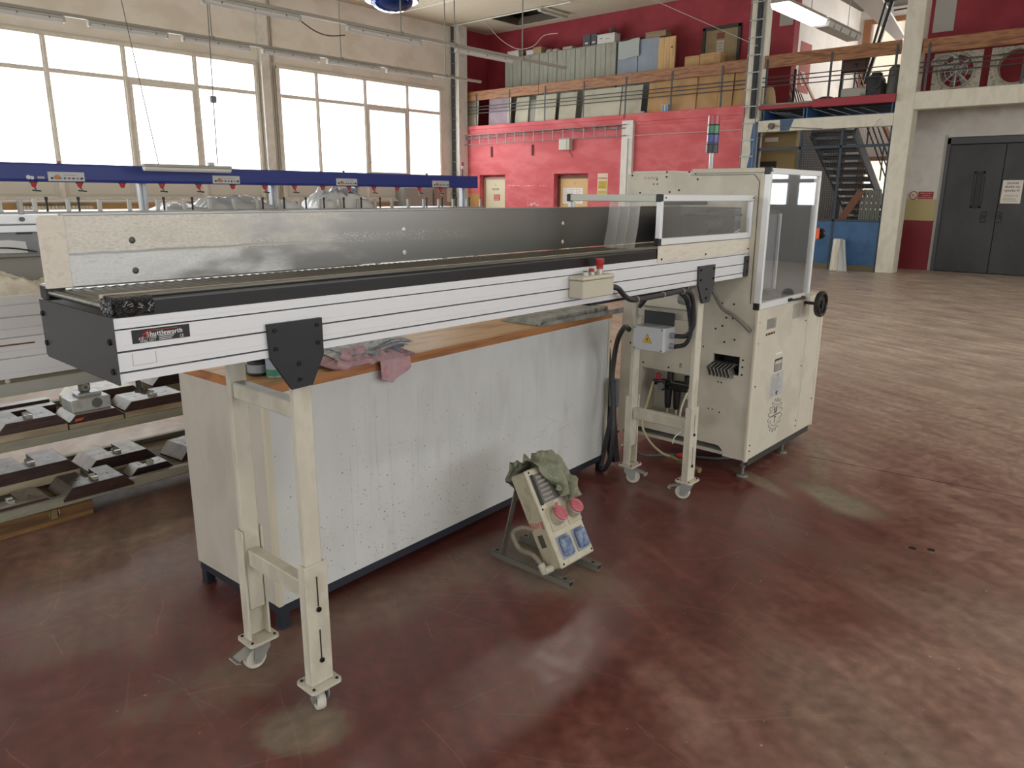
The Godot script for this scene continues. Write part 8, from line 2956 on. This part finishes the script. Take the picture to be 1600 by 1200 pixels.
		for i in angles.size() - 1:
			var a0: float = angles[i]
			var a1: float = angles[i + 1]
			if a1 - a0 < 0.001: continue
			var edge := func(a: float) -> Vector2:
				var d := Vector2(cos(a), sin(a))
				return d * minf(0.43 / maxf(absf(d.x), 0.001), 0.36 / maxf(absf(d.y), 0.001))
			var p0 := Vector2(cos(a0), sin(a0)) * 0.30
			var p1 := Vector2(cos(a1), sin(a1)) * 0.30
			b.prism(PackedVector2Array([p0, edge.call(a0), edge.call(a1), p1]), 0.03, Transform3D(Basis(), c))
		obj("plate", b, pm, t)
		b = MB.new()
		b.lathe([Vector2(0.29, -0.16), Vector2(0.30, 0.05), Vector2(0.325, 0.06), Vector2(0.33, 0.03)], 32, Transform3D(Basis(Vector3.RIGHT, PI / 2), c))
		b.lathe([Vector2(0.31, 0.03), Vector2(0.31, -0.16), Vector2(0.29, -0.16)], 32, Transform3D(Basis(Vector3.RIGHT, PI / 2), c))
		b.box(c + Vector3(-0.42, -0.365, -0.2), c + Vector3(0.44, -0.34, 0.0), 0.003)
		obj("ring", b, pm, t)
		if k == 0:
			b = MB.new()
			b.cyl(c + Vector3(0, 0, -0.12), c + Vector3(0, 0, 0.0), 0.07, 16)
			obj("hub", b, mat("77766f", 0.5), t)
			for i in 7:
				b = MB.new()
				var a := TAU * i / 7
				var f := Transform3D(Basis(Vector3(0, 0, 1), a) * Basis(Vector3.RIGHT, 0.5), c + Vector3(0, 0, -0.07))
				b.prism(PackedVector2Array([Vector2(0.06, -0.04), Vector2(0.27, -0.09), Vector2(0.28, 0.06), Vector2(0.06, 0.03)]), 0.005, f)
				obj("blade", b, mat("8d8e8a", 0.4, 0.4), t)
			b = MB.new()
			for i in 8: b.bar(c + Vector3(0, 0, 0.06), c + Vector3(0.30 * cos(TAU * i / 8), 0.30 * sin(TAU * i / 8), 0.05), 0.008)
			for r in [0.10, 0.20]:
				var ring := []
				for i in 21: ring.append(c + Vector3(r * cos(TAU * i / 20), r * sin(TAU * i / 20), 0.06))
				b.tube(ring, 0.005, 5)
			obj("guard", b, mat("b4b3ac", 0.4, 0.5), t)
			var coil := thing("cable_coil", "pale coiled cable hung over the left fan", "cable", c + Vector3(-0.2, 0.15, 0.09))
			b = MB.new()
			for q in 4:
				var ring := []
				for i in 25: ring.append(c + Vector3(-0.22 + (0.24 - 0.02 * q) * cos(TAU * i / 24), 0.19 + (0.13 - 0.01 * q) * sin(TAU * i / 24) + 0.01 * q, 0.085 + 0.012 * q))
				b.tube(ring, 0.008, 6)
			obj("coil", b, mat("b3b2ab", 0.5), coil)
	# no-smoking sign on the door wall
	t = thing("no_smoking_sign", "round no smoking sign with a red text plate above the ochre band", "sign", Vector3(-4.68, 1.63, -18.9))
	b = MB.new()
	b.cyl(Vector3(-4.84, 1.635, -18.9), Vector3(-4.84, 1.635, -18.892), 0.092, 24)
	obj("disc", b, mat("d8c9b0", 0.6), t)
	b = MB.new()
	b.lathe([Vector2(0.075, 0), Vector2(0.075, 0.004), Vector2(0.092, 0.004), Vector2(0.092, 0)], 24, Transform3D(Basis(Vector3.RIGHT, PI / 2), Vector3(-4.84, 1.635, -18.892)))
	b.bar(Vector3(-4.90, 1.695, -18.889), Vector3(-4.78, 1.575, -18.889), 0.016, 0.004)
	obj("ban_ring", b, mat("9c3b34", 0.6), t)
	b = MB.new()
	b.bar(Vector3(-4.895, 1.61, -18.890), Vector3(-4.80, 1.66, -18.890), 0.018, 0.003)
	obj("cigarette_mark", b, mat("2c2722", 0.6), t)
	b = MB.new()
	b.box(Vector3(-4.74, 1.555, -18.9), Vector3(-4.44, 1.715, -18.892), 0.002)
	var rp := obj("text_plate", b, mat("96292f", 0.6), t)
	for k in 3: words(rp, "lettering", ["Zákaz kouření", "a vstupu s", "otevřeným ohněm"][k], 0.027, mat("d8b9ad", 0.6), Transform3D(Basis(), Vector3(-4.59, 1.683 - 0.046 * k, -18.891)))
	# film roll leaning on the blue panel
	t = thing("film_roll", "rolls of clear packing film standing at the blue panel", "film roll", Vector3(-5.75, 0, -17.25))
	b = MB.new()
	b.lathe([Vector2(0, 0), Vector2(0.10, 0), Vector2(0.105, 0.02), Vector2(0.105, 0.68), Vector2(0.09, 0.70), Vector2(0, 0.70)], 18, Transform3D(Basis(Vector3.RIGHT, -0.10), Vector3(-5.83, 0.0, -17.24)))
	obj("roll", b, mottled("film roll", ["c4bda9", "d6d0bf"], Vector3(0.05, 0.5, 0.05), 0.35), t)
	b = MB.new()
	var g := []
	for i in 14:
		var row := []
		for j in 10:
			var v := i / 13.0
			var u := j / 9.0
			row.append(Vector3(-5.75 + u * (0.08 + 0.14 * (1 - v)), 0.005 + 0.68 * v, -17.18 - 0.06 * v + 0.025 * sin(u * 7 + v * 3)))
		g.append(row)
	b.skin(g, 0.004)
	obj("loose_film", b, mat("b4b6b4", 0.3), t)

# ------------------------------------------------------------------ under the windows
func under_windows() -> void:
	var spots := [[-4.9, -6.3], [-8.6, -10.35], [-11.3, -12.8]]
	for i in 3:
		var t := thing("radiator", ["ribbed cream radiator below the leftmost windows", "ribbed cream radiator left of the white column", "ribbed cream radiator below the second window bay"][i], "radiator", Vector3(WALL_X + 0.1, 0.4, (spots[i][0] + spots[i][1]) / 2), "radiators under the windows")
		var n := int(absf(spots[i][1] - spots[i][0]) / 0.065)
		var b := MB.new()
		b.box(Vector3(-0.05, 0.0, -0.022), Vector3(0.05, 0.62, 0.022), 0.012)
		var m := b.mesh()
		for k in n: put("rib", m, mat("c6bea6", 0.5), t, Transform3D(Basis(), Vector3(WALL_X + 0.16, 0.70, spots[i][0] - 0.065 * (k + 0.5))))
		b = MB.new()
		b.cyl(Vector3(WALL_X + 0.16, 0.74, spots[i][0]), Vector3(WALL_X + 0.16, 0.74, spots[i][1]), 0.03, 8)
		b.cyl(Vector3(WALL_X + 0.16, 1.27, spots[i][0]), Vector3(WALL_X + 0.16, 1.27, spots[i][1]), 0.03, 8)
		for q in [spots[i][0] - 0.2, spots[i][1] + 0.2]: b.box(Vector3(WALL_X + 0.13, 0.0, q - 0.02), Vector3(WALL_X + 0.19, 0.72, q + 0.02))
		b.box(Vector3(WALL_X + 0.06, 0.9, spots[i][0] - 0.1), Vector3(WALL_X + 0.12, 0.94, spots[i][0] - 0.14))
		b.box(Vector3(WALL_X + 0.06, 0.9, spots[i][1] + 0.1), Vector3(WALL_X + 0.12, 0.94, spots[i][1] + 0.14))
		obj("pipe", b, mat("c2baa2", 0.5), t)
	# grey electrical cabinets in the far corner of the window wall
	for k in 2:
		var z0 := -14.75 if k == 0 else -15.95
		var z1 := -15.9 if k == 0 else -16.5
		var t := thing("switch_cabinet", ["wide grey electrical cabinet on the window wall", "narrow electrical cabinet with wiring beside the wide one"][k], "electrical cabinet", Vector3(WALL_X + 0.25, 0.5, (z0 + z1) / 2), "electrical cabinets in the corner")
		var b := MB.new()
		b.box(Vector3(WALL_X, 0.3, z0), Vector3(WALL_X + 0.42, 1.78 + 0.05 * k, z1), 0.01)
		obj("body", b, mat(["8f8e86", "8a7a70"][k], 0.5), t)
		b = MB.new()
		b.box(Vector3(WALL_X + 0.42, 0.34, z0 - 0.03), Vector3(WALL_X + 0.44, 1.74, z1 + 0.03), 0.006)
		var d := obj("door", b, mat(["98978f", "97857c"][k], 0.5), t)
		b = MB.new()
		b.cyl(Vector3(WALL_X + 0.44, 1.62, (z0 + z1) / 2), Vector3(WALL_X + 0.46, 1.62, (z0 + z1) / 2), 0.05, 10)
		obj("round_sticker", b, mat("c4c3bc", 0.5), d)
	film_heap(Vector3(-11.35, 1.36, -6.05), Vector3(0.8, 0.20, 1.2), "grey film heap on the packing line before the white column", "c2c3c1")
	film_heap(Vector3(-11.35, 1.36, -8.05), Vector3(0.8, 0.36, 1.1), "tall clear film heap on the packing line by the fourth post", "dadad6")
	film_heap(Vector3(-11.2, 1.36, -6.98), Vector3(0.4, 0.16, 0.35), "small white film heap beside the second post of the line", "e2e2de")
	film_heap(Vector3(-11.3, 1.36, -5.2), Vector3(0.6, 0.10, 0.6), "low pale film heap under the hanging lamp", "cfcfca")

func _ready() -> void:
	view()
	build_shell()
	conveyor()
	box_machine()
	cabinet()
	on_worktop()
	loose_cables()
	socket_stand()
	left_bed()
	left_things()
	packing_line()
	lamps()
	gallery()
	cage()
	under_windows()
